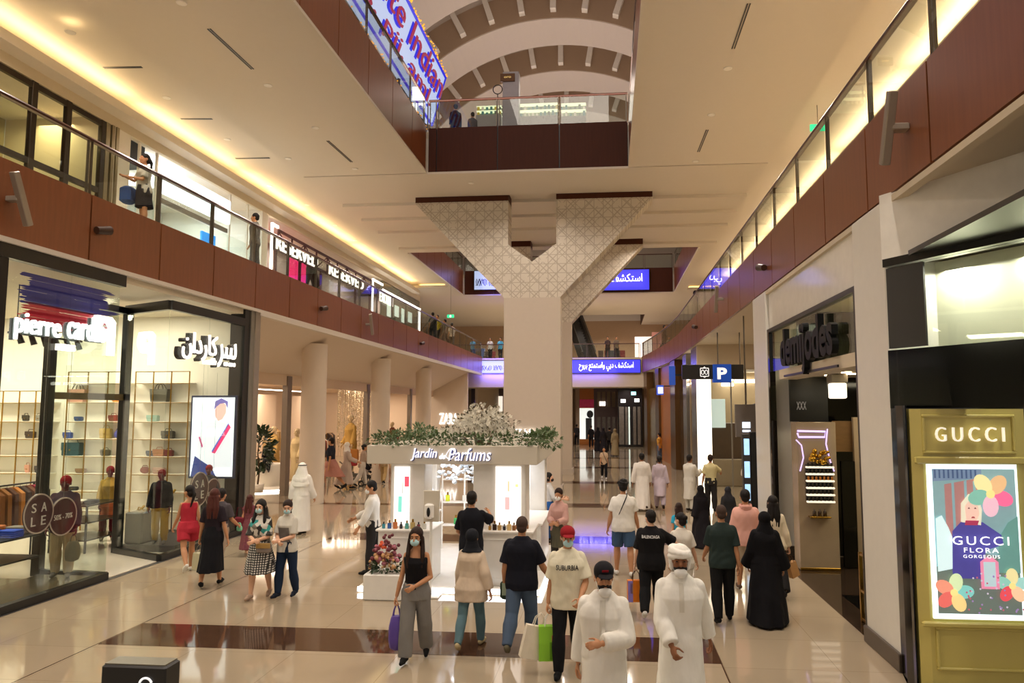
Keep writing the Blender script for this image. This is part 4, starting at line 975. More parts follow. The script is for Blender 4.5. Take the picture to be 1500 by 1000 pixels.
pflower(.22, .17, .19, ('#7fc8c0', '#cfe3b0', '#e6947a', '#de6a62', '#f0d08a'), .1)
pflower(.86, .22, .17, ('#9ed0c8', '#e8dca0', '#8cc6b6', '#e2505a', '#efc6a0'), .3)
ppoly('print_bottle', [(.52, .20), (.72, .20), (.72, .37), (.65, .40), (.59, .40), (.52, .37)], '#e58aa8', .85)
ppoly('print_bottle_label', [(.555, .215), (.685, .215), (.685, .37), (.555, .37)], '#b7cfd4', .8)
r = random.Random(9)
for i in range(40): pell('print_blossom', r.uniform(.35, .95), r.uniform(.05, .30), .012, .012, ('#a48ac0', '#d8d0e6', '#c66a80')[i % 3], .6, n=6)
for s_, v, w, h in (('GUCCI', .505, .62, .055), ('FLORA', .445, .38, .03), ('GORGEOUS', .405, .40, .02)):
    sign_text(s_, (px0_+pw*.53, Y0-.09, pz0+ph*v), (1, 0, 0), width=pw*w, height=ph*h, size=1, extrude=.003, spacing=1.3).build('print_lettering', mat('poster_text', '#ffffff', emit=1.1), PB)
# ---- side passage to the car park, with the hanging sign
YS = 26.0
t = thing('hanging_sign', 'black hanging direction sign with a blue square letter P', 'sign', (3.57, YS, 4.0))
a, c = ony(999, 534, YS), ony(1090, 555, YS); pz = ony(1044, 560, YS)
MB().bbox(a.x, c.x, YS, YS+.18, c.z, a.z, .015).build('board', mat('sign_black', '#15120f', rough=.35), t)
x0, x1 = ony(1044, 540, YS).x, ony(1071, 540, YS).x
BP = MB().bbox(x0, x1, YS-.03, YS+.2, pz.z, a.z+.01, .01).build('blue_panel', mat('sign_blue', '#1546a8', rough=.3, emit=.35, ecol='#1a4cb4'), t)
sign_text('P', ((x0+x1)/2, YS-.035, (pz.z+a.z)/2), (1, 0, 0), width=.33, height=.40, size=1, extrude=.01, bold=.04).build('letter', mat('sign_white', '#ffffff', emit=.7), BP)
lc = ony(1032, 545, YS-.02); b = MB()
for s_ in (-1, 1):
    b.tube([lc+Vector((s_*.14, 0, -.13)), lc+Vector((s_*.14, 0, .13))], .012, 6); b.tube([lc+Vector((-.14, 0, s_*.14)), lc+Vector((.14, 0, s_*.14))], .012, 6)
    b.tube([lc+Vector((s_*.06+.045*math.cos(k), 0, .08*math.sin(k))) for k in [2*PI*i/12 for i in range(13)]], .010, 6)
    b.tube([lc+Vector((-.05, 0, s_*.14)), lc+Vector((0, 0, s_*.19)), lc+Vector((.05, 0, s_*.14))], .010, 6)
b.build('emblem', mat('sign_white', '#ffffff'), t)
for x in (3.75, 4.5): MB().cyl((x, YS+.09, a.z), (x, YS+.09, 5.83), .02, n=8).build('rod', STEEL, t)
slab('wall_right_30', 3.6, 12, 30.9, 31.1, 4.85, 5.82, CREAM); slab('wall_right_31', 12, 12.2, 18.2, 31, 0, 5.82, CREAM)
slab('wall_right_32', 3.62, 12, 34.0, 34.2, 0, 4.9, mat('tan_interior', '#a48d6c', rough=.5)); slab('ceiling_90', 4.15, 12, 31, 34, 4.8, 4.9, CREAM)
slab('wall_right_33', 4.15, 12, 18.05, 18.25, 0, 5.82, CREAM)
tag(MB().bbox(3.58, 4.12, 30.75, 31.15, 0, 4.84, .02).build('lit_pillar', mat('lit_pillar', '#fff6e6', emit=2.2, ecol='#fff3dc')), 'tall glowing white pillar under the parking sign', 'light pillar')
t = thing('shopfront', 'glazed shopfront with a dark counter beyond the parking sign', 'shopfront', (6.0, 31, 0), group='ground level shopfronts')
MB().box(4.15, 8.5, 30.98, 31.0, 0, 4.8).build('glass_pane', GLASS, t)
for x in (4.95, 5.55, 6.3, 7.2): MB().box(x-.025, x+.025, 30.94, 31.02, 0, 4.8).build('mullion', GREYP, t)
MB().bbox(4.2, 8.4, 32.2, 33.0, 0, 2.6, .02).build('counter', mat('umber_counter', '#5b4436', rough=.3, var=.25), t)
MB().bbox(4.2, 8.4, 31.7, 32.15, 0, 1.1, .02).build('low_counter', mat('pale_counter', '#a08a74', rough=.3), t)
MB().bbox(4.25, 4.85, 31.9, 32.1, 2.4, 3.6, .01).build('picture', mat('pale_picture', '#cfdcd8', emit=.7, ecol='#cfdcd8'), t)
for z in (4.2, 4.45): MB().bbox(5.0, 5.3, 33.6, 33.9, z, z+.14, .02).build('ceiling_lamp', GLOWW, t); MB().bbox(5.36, 5.5, 33.6, 33.9, z, z+.14, .02).build('ceiling_lamp', GLOWW, t)
MB().bbox(5.6, 8.4, 33.85, 33.95, 4.35, 4.5, .01).build('light_line', GLOWW, t)
t = thing('totem_screen', 'slim black totem with stacked bluish screens beside the pale stone pilaster', 'screen', (3.62, 19.2, 0))
MB().bbox(3.50, 3.78, 19.1, 19.3, 0, 2.6, .01).build('case', BLACK, t); MB().bbox(3.30, 3.49, 19.05, 19.25, 0, 2.55, .01).build('side_case', DGREY, t)
for i in range(4): MB().bbox(3.33, 3.46, 19.03, 19.06, .35+.56*i, .75+.56*i, .005).build('screen', mat('ice_blue_screen', '#9cc4ea', emit=1.3, ecol='#9cc6ee', var=.5, scale=9), t)
t = thing('hanging_monitor', 'grey hanging monitor with a small white emblem above the totem', 'monitor', (3.75, 21.4, 2.5))
a, c = ony(1077, 592, 21.4), ony(1108, 640, 21.4)
MB().bbox(a.x, c.x, 21.4, 21.55, c.z, a.z, .01).build('case', mat('monitor_grey', '#6d6661', rough=.25), t)
MB().bbox(c.x-.02, c.x+.16, 21.41, 21.7, c.z-.02, a.z+.02, .01).build('side_case', BLACK, t)
MB().bbox((a.x+c.x)/2-.1, (a.x+c.x)/2+.12, 21.38, 21.405, c.z+.25, c.z+.42, .004).build('emblem', mat('pale_blue_emblem', '#dcecff', emit=1.4), t); MB().bbox((a.x+c.x)/2-.1, (a.x+c.x)/2+.12, 21.38, 21.405, c.z+.14, c.z+.2, .004).build('caption_bar', mat('pale_blue_emblem', '#dcecff'), t)
MB().cyl((a.x+.3, 21.47, a.z), (a.x+.3, 21.47, 5.83), .02, n=8).build('rod', STEEL, t)
# ---- row of narrow shopfronts beyond, following the bend of the balustrade
def xr(y): 
    P_ = [(18, 3.62), (38, 3.62), (42, 3.5), (46, 3.24), (50, 2.88), (54, 2.46)]
    for (y0, x0), (y1, x1) in zip(P_, P_[1:]):
        if y <= y1: return x0+(x1-x0)*(y-y0)/(y1-y0)
    return 2.46
def col_at(y0, y1, m, z1=5.8, name='pilaster', label=None, d=.5, off=0.):
    b = MB(); b.prism([(xr(y0)-off, y0), (xr(y1)-off, y1), (xr(y1)+d, y1), (xr(y0)+d, y0)], 0, z1)
    return tag(b.build(name, m), label, 'pilaster', 'metal pilasters of the far shopfronts')
SILV = mat('silver_leaf', '#9b968c', rough=.25, metal=.8); COPP = mat('copper_wall', '#b0703a', rough=.35, var=.1, metal=.2); BRON = mat('bronze_column', '#6a4a26', rough=.3, metal=.6)
col_at(31.2, 33.4, SILV, label='silver mirrored pilaster just past the glowing white pillar')
col_at(35.6, 37.2, SILV, label='silver pilaster with a narrow dark display beside it')
col_at(40.0, 42.2, BRON, label='bronze pilaster in front of the copper wall panel', off=.1)
col_at(47.6, 49.0, BRON, label='bronze pilaster just past the copper wall panel')
col_at(52.6, 53.9, BRON, label='last bronze pilaster under the footbridge end')
def panel_at(y0, y1, m, z0, z1, name, label, cat, off=-.15):
    b = MB(); b.prism([(xr(y0)-off, y0), (xr(y1)-off, y1), (xr(y1)-off+.1, y1), (xr(y0)-off+.1, y0)], z0, z1); return tag(b.build(name, m), label, cat)
panel_at(42.2, 47.6, COPP, 0, 5.8, 'copper_wall_panel', 'copper coloured wall panel behind the man in the yellow shirt', 'wall panel')
panel_at(33.4, 35.6, BLACKG, 0, 4.2, 'dark_display_window', 'narrow dark display window between the two silver pilasters', 'display window')
panel_at(37.2, 40.0, mat('mirror_dark', '#5d5348', rough=.1, metal=.6, var=.5, scale=1.5), 0, 4.2, 'mirrored_window', 'mirrored shop window before the bronze pilaster', 'display window')
panel_at(49.0, 52.6, mat('gold_mosaic', '#8a7040', rough=.25, metal=.5, var=.5, scale=3), 0, 4.6, 'gold_mosaic_panel', 'gold mosaic panel near the far footbridge', 'wall panel')
for z in (4.3, 4.55, 4.8): panel_at(33.0, 37.2, GLOWW, z, z+.07, 'light_strip', 'row of white light strips over the silver pilasters', 'light', -.05)['group'] = 'white light strips over the silver pilasters'
b = MB(); b.prism([(4.4, 34.3), (xr(40)+.8, 40), (xr(47)+.8, 47), (3.2, 53.9), (12, 53.9), (12, 34.3)], 0, 5.8); struct('wall_right_40', b, CREAM)
t = thing('projecting_sign', 'small lit blue and white sign projecting above the copper wall', 'sign', (3.2, 43.5, 4.1)); q = ony(967, 571, 43.0)
MB().bbox(q.x-.2, q.x+.2, 43.0, 43.14, q.z-.28, q.z+.28, .01).build('board', mat('sign_blue2', '#2d4fb8', emit=.8, ecol='#3c5fd0'), t); MB().bbox(q.x-.12, q.x+.16, 42.98, 43.01, q.z-.2, q.z+.16, .01).build('lit_face', SIGNW2, t); MB().box(q.x+.2, 3.6, 43.04, 43.1, q.z+.2, q.z+.25).build('bracket', BLACK, t)
t = thing('projecting_sign', 'tall blue sign standing out under the bend of the balustrade', 'sign', (3.2, 38, 4.3)); q = ony(985, 549, 37.5)
MB().bbox(q.x-.16, q.x+.14, 37.5, 37.7, q.z-.5, q.z+.45, .01).build('board', mat('sign_blue3', '#24489c', emit=.5, ecol='#2b55b8'), t); MB().box(q.x+.1, 3.8, 37.55, 37.65, q.z-.05, q.z+.05).build('bracket', BLACK, t)
# upper level wall behind the balustrade
slab('wall_right_50', 8.0, 8.2, -14, 54, 6.9, 11.6, mat('upper_wall', '#d5c7ab'))
slab('floor_upper_right', 3.56, 8.2, -14, 54, 6.93, 6.95, mat('floor_upper', '#c8b796', rough=.15)); slab('floor_upper_left', -13.7, -9.36, -14, 54, 6.93, 6.95, mat('floor_upper', '#c8b796'))
# ================================================================== footbridge, LED screens, far hall
def led(name, px0, py0, px1, py1, y, m, label, d=.12):
    a, c = ony(px0, py0, y), ony(px1, py1, y)
    t = thing('led_screen', label, 'LED screen', ((a.x+c.x)/2, y, c.z), group=None)
    MB().bbox(a.x-.04, c.x+.04, y, y+d, c.z-.04, a.z+.04, .01).build('case', BLACK, t); scn = MB().box(a.x, c.x, y-.01, y+.02, c.z, a.z).build('screen', m, t)
    return scn, a, c
def scribble(t, x0, x1, z0, z1, y, seed):
    r = random.Random(seed); x = x0; b = MB(); n = 0
    m = mat('ink', '#1c1c22', rough=.6)
    while x < x1:
        w = (z1-z0)*r.uniform(.3, .6); pts = []
        for i in range(9): pts.append((x+w*(i/8)+.2*w*math.sin(i*1.9), y, z0+(z1-z0)*(.5+.42*math.sin(i*1.3+seed+n))))
        b.tube(pts, (z1-z0)*.045, 5); x += w*1.15; n += 1
        if n % 3 == 0:
            x += w*.5
            for w_ in words_of(b, (z1-z0)*.02): w_.build('lettering', m, t)
            b = MB()
    for w_ in words_of(b, (z1-z0)*.02): w_.build('lettering', m, t)
WTXT = mat('led_text', '#ffffff', emit=2.2)
t, a, c = led('led', 700, 528.5, 775, 546, 53.86, LEDW, 'white LED screen with black handwriting on the lower footbridge')
scribble(t, a.x+.3, c.x-.3, c.z+.15, c.z+.6, 53.84, 1)
t, a, c = led('led', 780, 527.5, 938, 545.5, 53.86, LEDB, 'blue LED screen with Arabic words on the lower footbridge')
xa, xb = ony(848, 536, 53.84).x, ony(928, 536, 53.84).x
[w_.build('lettering', WTXT, t) for w_ in sign_words(arab(A_ISTAKSHIF+[32]+A_DUBAI+[32]+A_WASTAMTI+[32]+A_BIRUH), ((xa+xb)/2, 53.83, (a.z+c.z)/2-.02), (1, 0, 0), width=xb-xa, height=.66, size=1, extrude=.01, bold=.004, res=2)]
t, a, c = led('led', 695, 397, 765, 423, 53.3, LEDW, 'white LED screen with black handwriting on the upper far bridge front')
scribble(t, a.x+.1, a.x+3, c.z+.2, c.z+.85, 53.28, 4)
t, a, c = led('led', 800, 397, 951, 424, 53.3, LEDB, 'blue LED screen with Arabic words on the upper far bridge front')
xa, xb = ony(872, 410, 53.28).x, ony(941, 410, 53.28).x
[w_.build('lettering', WTXT, t) for w_ in sign_words(arab(A_ISTAKSHIF+[32]+A_DUBAI), ((xa+xb)/2, 53.27, (a.z+c.z)/2), (1, 0, 0), width=xb-xa, height=.9, size=1, extrude=.01, bold=.004, res=2)]
# far end of the ground hall
EY = 68.
slab('wall_back_1', -30, 30, EY+6, EY+6.3, 0, 12.0, mat('end_wall', '#a98b6c', rough=.5))
slab('wall_left_60', -10.4, -10.2, 57, EY, 0, 5.2, CREAM); slab('wall_right_60', 3.2, 3.4, 54.0, EY, 0, 5.2, mat('end_wall', '#a98b6c'))
def front(px0, px1, y, z1, m, label, name='shopfront', parts=()):
    a, c = ony(px0, 600, y).x, ony(px1, 600, y).x
    t = thing(name, label, 'shopfront', ((a+c)/2, y, 0), group='far shopfronts'); MB().bbox(a, c, y, y+.4, 0, z1, .02).build('wall', m, t)
    return t, a, c
t, a, c = front(843, 849, EY, 5.1, mat('dusk_pier', '#a08a74', rough=.4), 'pale pier at the column side of the far hall')
t, a, c = front(849, 870, EY, 5.1, mat('orange_front', '#b8702f', rough=.4), 'orange far shopfront with a red band and a white poster')
MB().bbox(a, c, EY-.06, EY, 3.35, 4.1, .01).build('red_band', mat('red_band', '#9c2440', emit=.25, ecol='#a02848', var=.5, scale=5), t)
MB().bbox(a, c, EY-.05, EY, .5, 3.3, .01).build('lit_poster', mat('white_poster', '#eef2ee', emit=1.0, ecol='#eef4ee'), t)
MB().bbox(a+.55, c-.2, EY-.07, EY-.04, .5, 2.4, .1).build('poster_figure', mat('poster_dark', '#3b434c'), t); MB().ell((a+.95, EY-.08, 2.75), (.3, .05, .35)).build('poster_head', mat('poster_dark', '#3b434c'), t)
t, a, c = front(870, 905, EY, 5.1, mat('plum_front', '#5a4a4c', rough=.4), 'plum grey far shopfront with a small lit sign')
q = ony(882, 591, EY-.1); MB().bbox(q.x-.25, q.x+.3, EY-.12, EY, q.z-.2, q.z+.2, .01).build('lit_sign', SIGNW2, t)
for i in range(5):
    x = a+.3+.45*i; MB().bbox(x, x+.3, EY-.03, EY+.01, .2, 2.5, .01).build('window', mat('dim_window', '#77716a', rough=.15, var=.4), t); MB().bbox(x, x+.3, EY-.03, EY+.01, 3.4, 4.8, .01).build('upper_panel', mat('dim_panel', '#7a6a58'), t)
t, a, c = front(905, 941, EY-4, 5.1, mat('near_black_front', '#171315', rough=.25), 'near black far shopfront with tall lit panes')
for i, (u, w, m) in enumerate(((.05, .2, 'dim_window'), (.3, .1, 'dim_window'), (.43, .06, 'pale_glow'), (.62, .12, 'dim_window'), (.8, .12, 'dim_window'))):
    MB().bbox(a+(c-a)*u, a+(c-a)*(u+w), EY-4.04, EY-3.99, .2, 3.4, .01).build('window', _M.get(m) or mat(m, '#777'), t)
for u, z in ((.12, 3.75), (.55, 4.4), (.68, 3.8)): MB().bbox(a+(c-a)*u, a+(c-a)*(u+.2), EY-4.08, EY-4, z, z+.3, .01).build('lit_sign', mat('teal_sign', '#9fe8e0', emit=1.4) if u == .55 else SIGNW2, t)
t, a, c = front(690, 738, EY, 5.1, mat('plum_front', '#5a4a4c'), 'far shopfront with a violet sign seen beside the square column')
q = ony(711, 590, EY-.1); MB().bbox(q.x-1.0, q.x+.9, EY-.12, EY, q.z-.28, q.z+.28, .01).build('violet_sign', mat('violet_sign', '#3a2a78', emit=.5, ecol='#4a38a0'), t); MB().bbox(q.x+.3, q.x+1.6, EY-.1, EY+.01, .4, 4.4, .01).build('lit_window', mat('lit_window', '#f4e8d8', emit=1.1), t)
# upper far level: back wall, coloured shops, seats
slab('wall_back_2', -30, 30, 84, 84.3, 6.9, 11.7, mat('upper_wall', '#d5c7ab'))
UF = [(843, 905, 83., '#c9a48c', 7.0, 10.6, .25), (905, 930, 80., '#f0d8cc', 7.0, 10.0, .9), (930, 955, 72., '#ffe8dc', 7.0, 10.2, 1.2), (955, 975, 66., '#c98a80', 7.0, 10., .3), (690, 738, 78., '#d8b23a', 8.6, 10.2, .7), (690, 710, 70., '#5a6a9a', 7, 9, .3)]
for i, (p0, p1, y, colr, z0, z1, e) in enumerate(UF):
    a, c = ony(p0, 500, y).x, ony(p1, 500, y).x
    tag(MB().bbox(a, c, y, y+.3, 6.931, z1, .02).build('upper_shopfront', mat('ufar_%d' % i, colr, emit=e, ecol=colr, var=.2, scale=1.5)), ('salmon', 'pale pink', 'white pink', 'dusty red', 'yellow', 'slate blue')[i]+' lit shopfront far away on the upper level', 'shopfront')
# escalator
t = thing('escalator', 'dark escalator rising behind the square column on the upper level', 'escalator', (-3, 60, 6.95))
a, c = ony(872, 520, 61), ony(845, 462, 69)
for s_ in (0, 1.1):
    MB().tube([(a.x-s_, 61, 6.95), (a.x-s_, 62, 7.2), (c.x-s_, 69, 12.4)], .28, 6, False).build('truss', BLACK, t)
    MB().tube([(a.x-s_, 61, 7.9), (a.x-s_, 62, 8.1), (c.x-s_, 69, 13.3)], .05, 6).build('handrail', DGREY, t)
b = MB()
for k in range(22):
    f = k/21; x = a.x+(c.x-a.x)*f; b.box(x-1.1, x, 61.8+7*f, 62.2+7*f, 7.0+5.3*f, 7.25+5.3*f)
b.build('step_chain', DGREY, t)
for i, px in enumerate((880, 889, 897, 905, 912, 700, 712, 722)):
    y = 58.2; x = ony(px, 520, y).x; m = mat('seat_%d' % (i % 3), ('#4a3a34', '#7a2e2c', '#3a3632')[i % 3], rough=.6)
    t = thing('armchair', 'small lounge chair behind the footbridge railing', 'chair', (x, y, 6.95), group='lounge chairs behind the footbridge railing')
    MB().bbox(-.2, .2, -.2, .2, .3, .48, .04).build('seat', m, t, True); MB().bbox(-.2, .2, .14, .22, .48, .85, .03).build('backrest', m, t, True)
    for sx in (-.16, .16):
        for sy in (-.16, .16): MB().cyl((sx, sy, 0), (sx, sy, .32), .018, n=6).build('leg', BLACK, t, True)
# ================================================================== top level: big screen and stalls
t = thing('led_screen', 'big slanting LED screen with red and blue letters above the top balustrade', 'LED screen', (-7.1, 22, 15))
yb0, yb1 = 8.0, 29.6; zb, zt = 15.05, 16.95; xb, xt = -7.35, -6.72
def S(u, v, d=0.): return Vector((xb+(xt-xb)*v+d, yb0+(yb1-yb0)*u, zb+(zt-zb)*v))
b = MB(); b.add([S(0, 0), S(1, 0), S(.985, 1), S(0, 1), S(0, 0)+Vector((-.25, 0, .08)), S(1, 0)+Vector((-.25, 0, .08)), S(.985, 1)+Vector((-.25, 0, .08)), S(0, 1)+Vector((-.25, 0, .08))], [(0, 1, 2, 3), (7, 6, 5, 4), (0, 4, 5, 1), (1, 5, 6, 2), (2, 6, 7, 3), (3, 7, 4, 0)]); SCR = b.build('screen', LEDW, t)
nn = (S(1, 0)-S(0, 0)).cross(S(0, 1)-S(0, 0)).normalized()
nn = nn if nn.x > 0 else -nn
def stext(s_, u0, u1, v0, v1, m, d):
    bb, w, h = text_mb(s_, size=1, extrude=.02, bold=-.002)
    for q_ in words_of(bb, .085):
        L = [(v[0]/w+.5, v[1]/h+.5, v[2]) for v in q_.v]
        q_.v = [S(u0+(u1-u0)*x, v0+(v1-v0)*y)+nn*(d+z) for x, y, z in L]; q_.build('lettering', m, SCR)
LBL = mat('led_deep_blue', '#10123a', emit=1.0, ecol='#2026d8'); LRD = mat('led_crimson', '#3a1020', emit=.6, ecol='#c02850')
for s_, u0, u1, v0, v1 in (('the Infinite Indian', .30, .985, .53, .93), ('ins. joys. pii. aml.', .30, .95, .1, .44)):
    stext(s_, u0-.004, u1-.004, v0-.03, v1-.03, LBL, .03); stext(s_, u0+.002, u1+.002, v0+.015, v1+.02, LRD, .06)
b = MB(); b.tube([S(0, 0, .02), S(1, 0, .02), S(.985, 1, .02), S(0, 1, .02)], .05, 6); b.build('blue_edge', LBL, t)
r = random.Random(8); b = MB()
for i in range(420):
    u = r.uniform(.3, 1.0); up = r.random() < .6
    p = S(u, 1.0+r.uniform(.03, .16)) if up else S(min(u, 1), -r.uniform(.05, .3)); b.ell(p+Vector((-.05, 0, 0)), .03, nu=5, nv=4)
b.build('gold_light_border', mat('gold_beads', '#e8a030', emit=1.4, ecol='#e89a28'), t)
MB().tube([S(0, .5, -.3), S(.98, .5, -.3)], .12, 6).build('support', DGREY, t)
for u in (.2, .5, .8): 
    p = S(u, .4, -.35); MB().cyl(p, (p.x-.2, p.y, 13.16), .06, n=8).build('stand', DGREY, t)
# brown lattice lantern beside the screen
t = thing('lattice_drum', 'brown lattice drum lamp with silver crescents beyond the big screen', 'lantern', (-6.9, 31.5, 13.15))
q = ony(636, 30, 31.5); MB().lathe([(0, 0), (.55, 0), (.62, .6), (.62, 6.2), (.2, 6.6), (0, 6.6)], (-8.6, 31.5, 13.155), 24).build('drum', mat('lattice_brown', '#3b2219', rough=.5, var=.8, scale=14), t)
# stalls behind the front rail on the top level
def stall(px0, px1, py0, py1, y, label):
    a, c = ony(px0, py1, y), ony(px1, py0, y); t = thing('perfume_stall', label, 'stall', ((a.x+c.x)/2, y, 13.15), group='lit stalls on the top level')
    MB().bbox(a.x, c.x, y, y+.5, 13.15, a.z, .02).build('counter', mat('stall_grey', '#9c9a92', rough=.5), t)
    MB().box(a.x, c.x, y+.4, y+.45, a.z, c.z).build('back_panel', mat('stall_glass', '#8d9480', rough=.5), t)
    for z in (a.z+.02, (a.z+c.z)/2, c.z-.02): MB().box(a.x, c.x, y+.1, y+.4, z-.015, z).build('shelf', mat('stall_glow', '#f4f6d8', emit=.8, ecol='#f2f4cf'), t)
    r = random.Random(px0); n = int((c.x-a.x)/.17)
    for k in range(n):
        x = a.x+.08+(c.x-a.x-.16)*k/max(n-1, 1)
        for z in (a.z+.02, (a.z+c.z)/2): MB().bbox(x-.05, x+.05, y+.16, y+.26, z, z+r.uniform(.14, .26), .01).build('bottle', mat('stall_b%d' % r.randrange(5), ('#4a8a8c', '#c8643a', '#d8c24a', '#5a6a5a', '#e6e2d6')[r.randrange(5)], rough=.3), t)
stall(697, 734, 152, 168, 31.0, 'lit perfume stall between the square pillar and the two people at the top rail')
stall(760, 818, 148, 170, 31.2, 'widest lit perfume stall on the top level, just past the square pillar')
stall(820, 858, 148, 170, 30.6, 'lit perfume stall on the top level farthest from the square pillar')
a = ony(736, 170, 30.4); c = ony(760, 104, 30.4)
t = thing('pillar_kiosk', 'square grey pillar with a bronze nameplate on the top level', 'pillar', ((a.x+c.x)/2, 30.6, 13.15))
MB().bbox(a.x, c.x, 30.4, 30.9, 13.15, c.z, .02).build('pillar', mat('pillar_grey', '#9a979a', rough=.4), t); p = ony(733, 119, 30.3); q = ony(754, 107, 30.3); MB().bbox(p.x, q.x, 30.3, 30.4, p.z, q.z, .01).build('nameplate', mat('bronze_plate', '#5a3a1c', rough=.4), t)
sign_text('oro', ((p.x+q.x)/2, 30.29, (p.z+q.z)/2), (1, 0, 0), width=.3, height=.07, size=1, extrude=.003).build('lettering', mat('gold_text', '#e6c878', emit=.6), t)
q = ony(729, 131, 29.0); t = thing('ring_sculpture', 'thin black ring sculpture on a post behind the top rail', 'sculpture', (q.x, 29, 13.15))
MB().tube([(q.x+.19*math.cos(k), 29, q.z+.19*math.sin(k)) for k in [2*PI*i/24 for i in range(25)]], .02, 6).build('ring', BLACK, t); MB().cyl((q.x, 29, 13.15), (q.x, 29, q.z-.19), .02, n=6).build('post', BLACK, t)
b = MB(); p0, p1 = ony(693, 168, 29), ony(740, 162, 29); b.bbox(p0.x-.4, p1.x+1.2, 28.8, 29.3, 13.155, 14.0, .02); tag(b.build('bench_counter', mat('tan_counter', '#8a6a4a', rough=.4)), 'long tan counter right behind the top level glass rail', 'counter')
for x, px, py, lab, f in ((-9.9, 660, 463, 'small green lit exit sign hanging over the far end of the shop-side balcony', 0), (6.0, 1198, 187, 'small green lit exit sign above the balcony over the gold display', 1)):
    q = onx(px, py, x); t = thing('exit_sign', lab, 'sign', q); MB().bbox(-.22, .22, -.03, .03, -.1, .1, .01).build('panel', mat('exit_green', '#1fae78', emit=1.3, ecol='#35d896'), t, True)
    MB().bbox(-.05, .05, -.036, -.03, -.06, .06, .002).build('pictogram', SIGNW2, t, True); MB().cyl((0, 0, .1), (0, 0, (ZC if f == 0 else 11.85)-q.z), .01, n=6).build('rod', STEEL, t, True)
# ================================================================== small fittings
def fixture(px, py, x, label, kind):
    q = onx(px, py, x); s_ = 1 if x < 0 else -1
    if kind == 'spot':
        t = thing('spotlight', label, 'spotlight', q, group='spotlights on the balustrades')
        MB().bbox(.004, .12, -.05, .05, -.05, .05, .01).xf(Matrix.Diagonal((s_, 1, 1, 1))).build('bracket', BLACK, t, True)
        MB().cyl((s_*.08, -.12, -.02), (s_*.14, .16, .04), .07, .085, 12).build('lamp_head', mat('bronze_head', '#3a2418', rough=.4), t, True)
    else:
        t = thing('light_bar', label, 'light', q, group='slanting light bars on the balustrades')
        MB().bbox(.004, .2, -.07, .07, -.04, .04, .01).xf(Matrix.Diagonal((s_, 1, 1, 1))).build('bracket', mat('beige_metal', '#9a8f80'), t, True)
        b = MB().bbox(-.05, .05, -.06, .06, -.42, .42, .01); b.xf(Matrix.Translation((s_*.22, 0, 0)) @ Matrix.Rotation(R(24)*(1 if s_ > 0 else 1), 4, 'X')); b.build('bar', mat('beige_metal', '#9a8f80'), t, True)
fixture(142, 338, XL, 'spotlight on the mahogany balustrade directly over the handbag shop', 'spot')
fixture(469, 452, XL, 'spotlight on the balustrade above the first round plaster column', 'spot')
fixture(615, 503, XL, 'spotlight on the violet-lit stretch of balustrade above the plaster soffit', 'spot')
fixture(1123, 392, XR, 'spotlight on the balustrade over the first pale stone pilaster', 'spot')
fixture(1022, 479, XR, 'spotlight on the balustrade beyond the parking sign', 'spot')
fixture(12, 292, XL, 'slanting light bar on the balustrade at the picture edge over the shop letters', 'bar')
fixture(536, 475, XL, 'slanting light bar on the balustrade between two spotlights', 'bar')
fixture(1330, 187, XR, 'big slanting light bar on the balustrade above the corner shop', 'bar')
fixture(1060, 438, XR, 'slanting light bar on the balustrade above the parking passage', 'bar')
# ceiling downlights and slot diffusers
def dl(px, py, z=ZC, r=.11):
    q = onz(px, py, z); t = thing('ceiling_downlight', 'small round downlight in the cream ceiling', 'downlight', q, group='downlights in the cream ceiling')
    MB().lathe([(r*.7, -.01), (r, -.012), (r, .0), (r*.7, .0)], (0, 0, 0), 20).build('trim_ring', WHITE, t, True); MB().cyl((0, 0, -.008), (0, 0, .0), r*.7, n=16, smooth=False).build('lens', GLOWL, t, True)
for p in ((103, 47), (266, 4), (462, 187), (393, 125), (422, 232), (520, 247), (1066, 100), (1042, 168), (1019, 236), (690, 268)): dl(*p)
for p in ((244, 143), (333, 204), (395, 272), (490, 330), (520, 352), (560, 385), (450, 300)): dl(p[0], p[1], ZC+.25)
def slot(px0, py0, px1, py1, z, label):
    a, c = onz(px0, py0, z), onz(px1, py1, z); d = (c-a).normalized(); n = Vector((-d.y, d.x, 0))*.05
    t = thing('slot_diffuser', label, 'air vent', (a+c)/2, group='slot diffusers in the cream ceiling'); o = (a+c)/2; a, c = a-o, c-o
    for k in (-1, 1):
        e = n*.55*k; b = MB(); b.add([a+e-n*.3, a+e+n*.3, c+e+n*.3, c+e-n*.3]+[v+Vector((0, 0, -.012)) for v in (a+e-n*.3, a+e+n*.3, c+e+n*.3, c+e-n*.3)], [(0, 1, 2, 3), (7, 6, 5, 4), (0, 4, 5, 1), (1, 5, 6, 2), (2, 6, 7, 3), (3, 7, 4, 0)]); b.build('slot', BLACK, t, True)
slot(306, 42, 370, 101, ZC, 'longest slot diffuser beside the topmost balustrade, on the balcony side'); slot(480, 206, 515, 237, ZC, 'second slot diffuser beside the topmost balustrade')
slot(1097, 5, 1074, 71, ZC, 'slot diffuser nearest overhead above the gold display side'); slot(1036, 190, 1023, 222, ZC, 'farther slot diffuser on the gold display side')
slot(152, 99, 208, 98, ZC+.25, 'crosswise slot diffuser in the tray over the bronze framed shop'); slot(265, 174, 311, 174, ZC+.25, 'crosswise slot diffuser in the tray over the white upper shop'); slot(345, 232, 395, 231, ZC+.25, 'crosswise slot diffuser in the tray past the white upper shop')
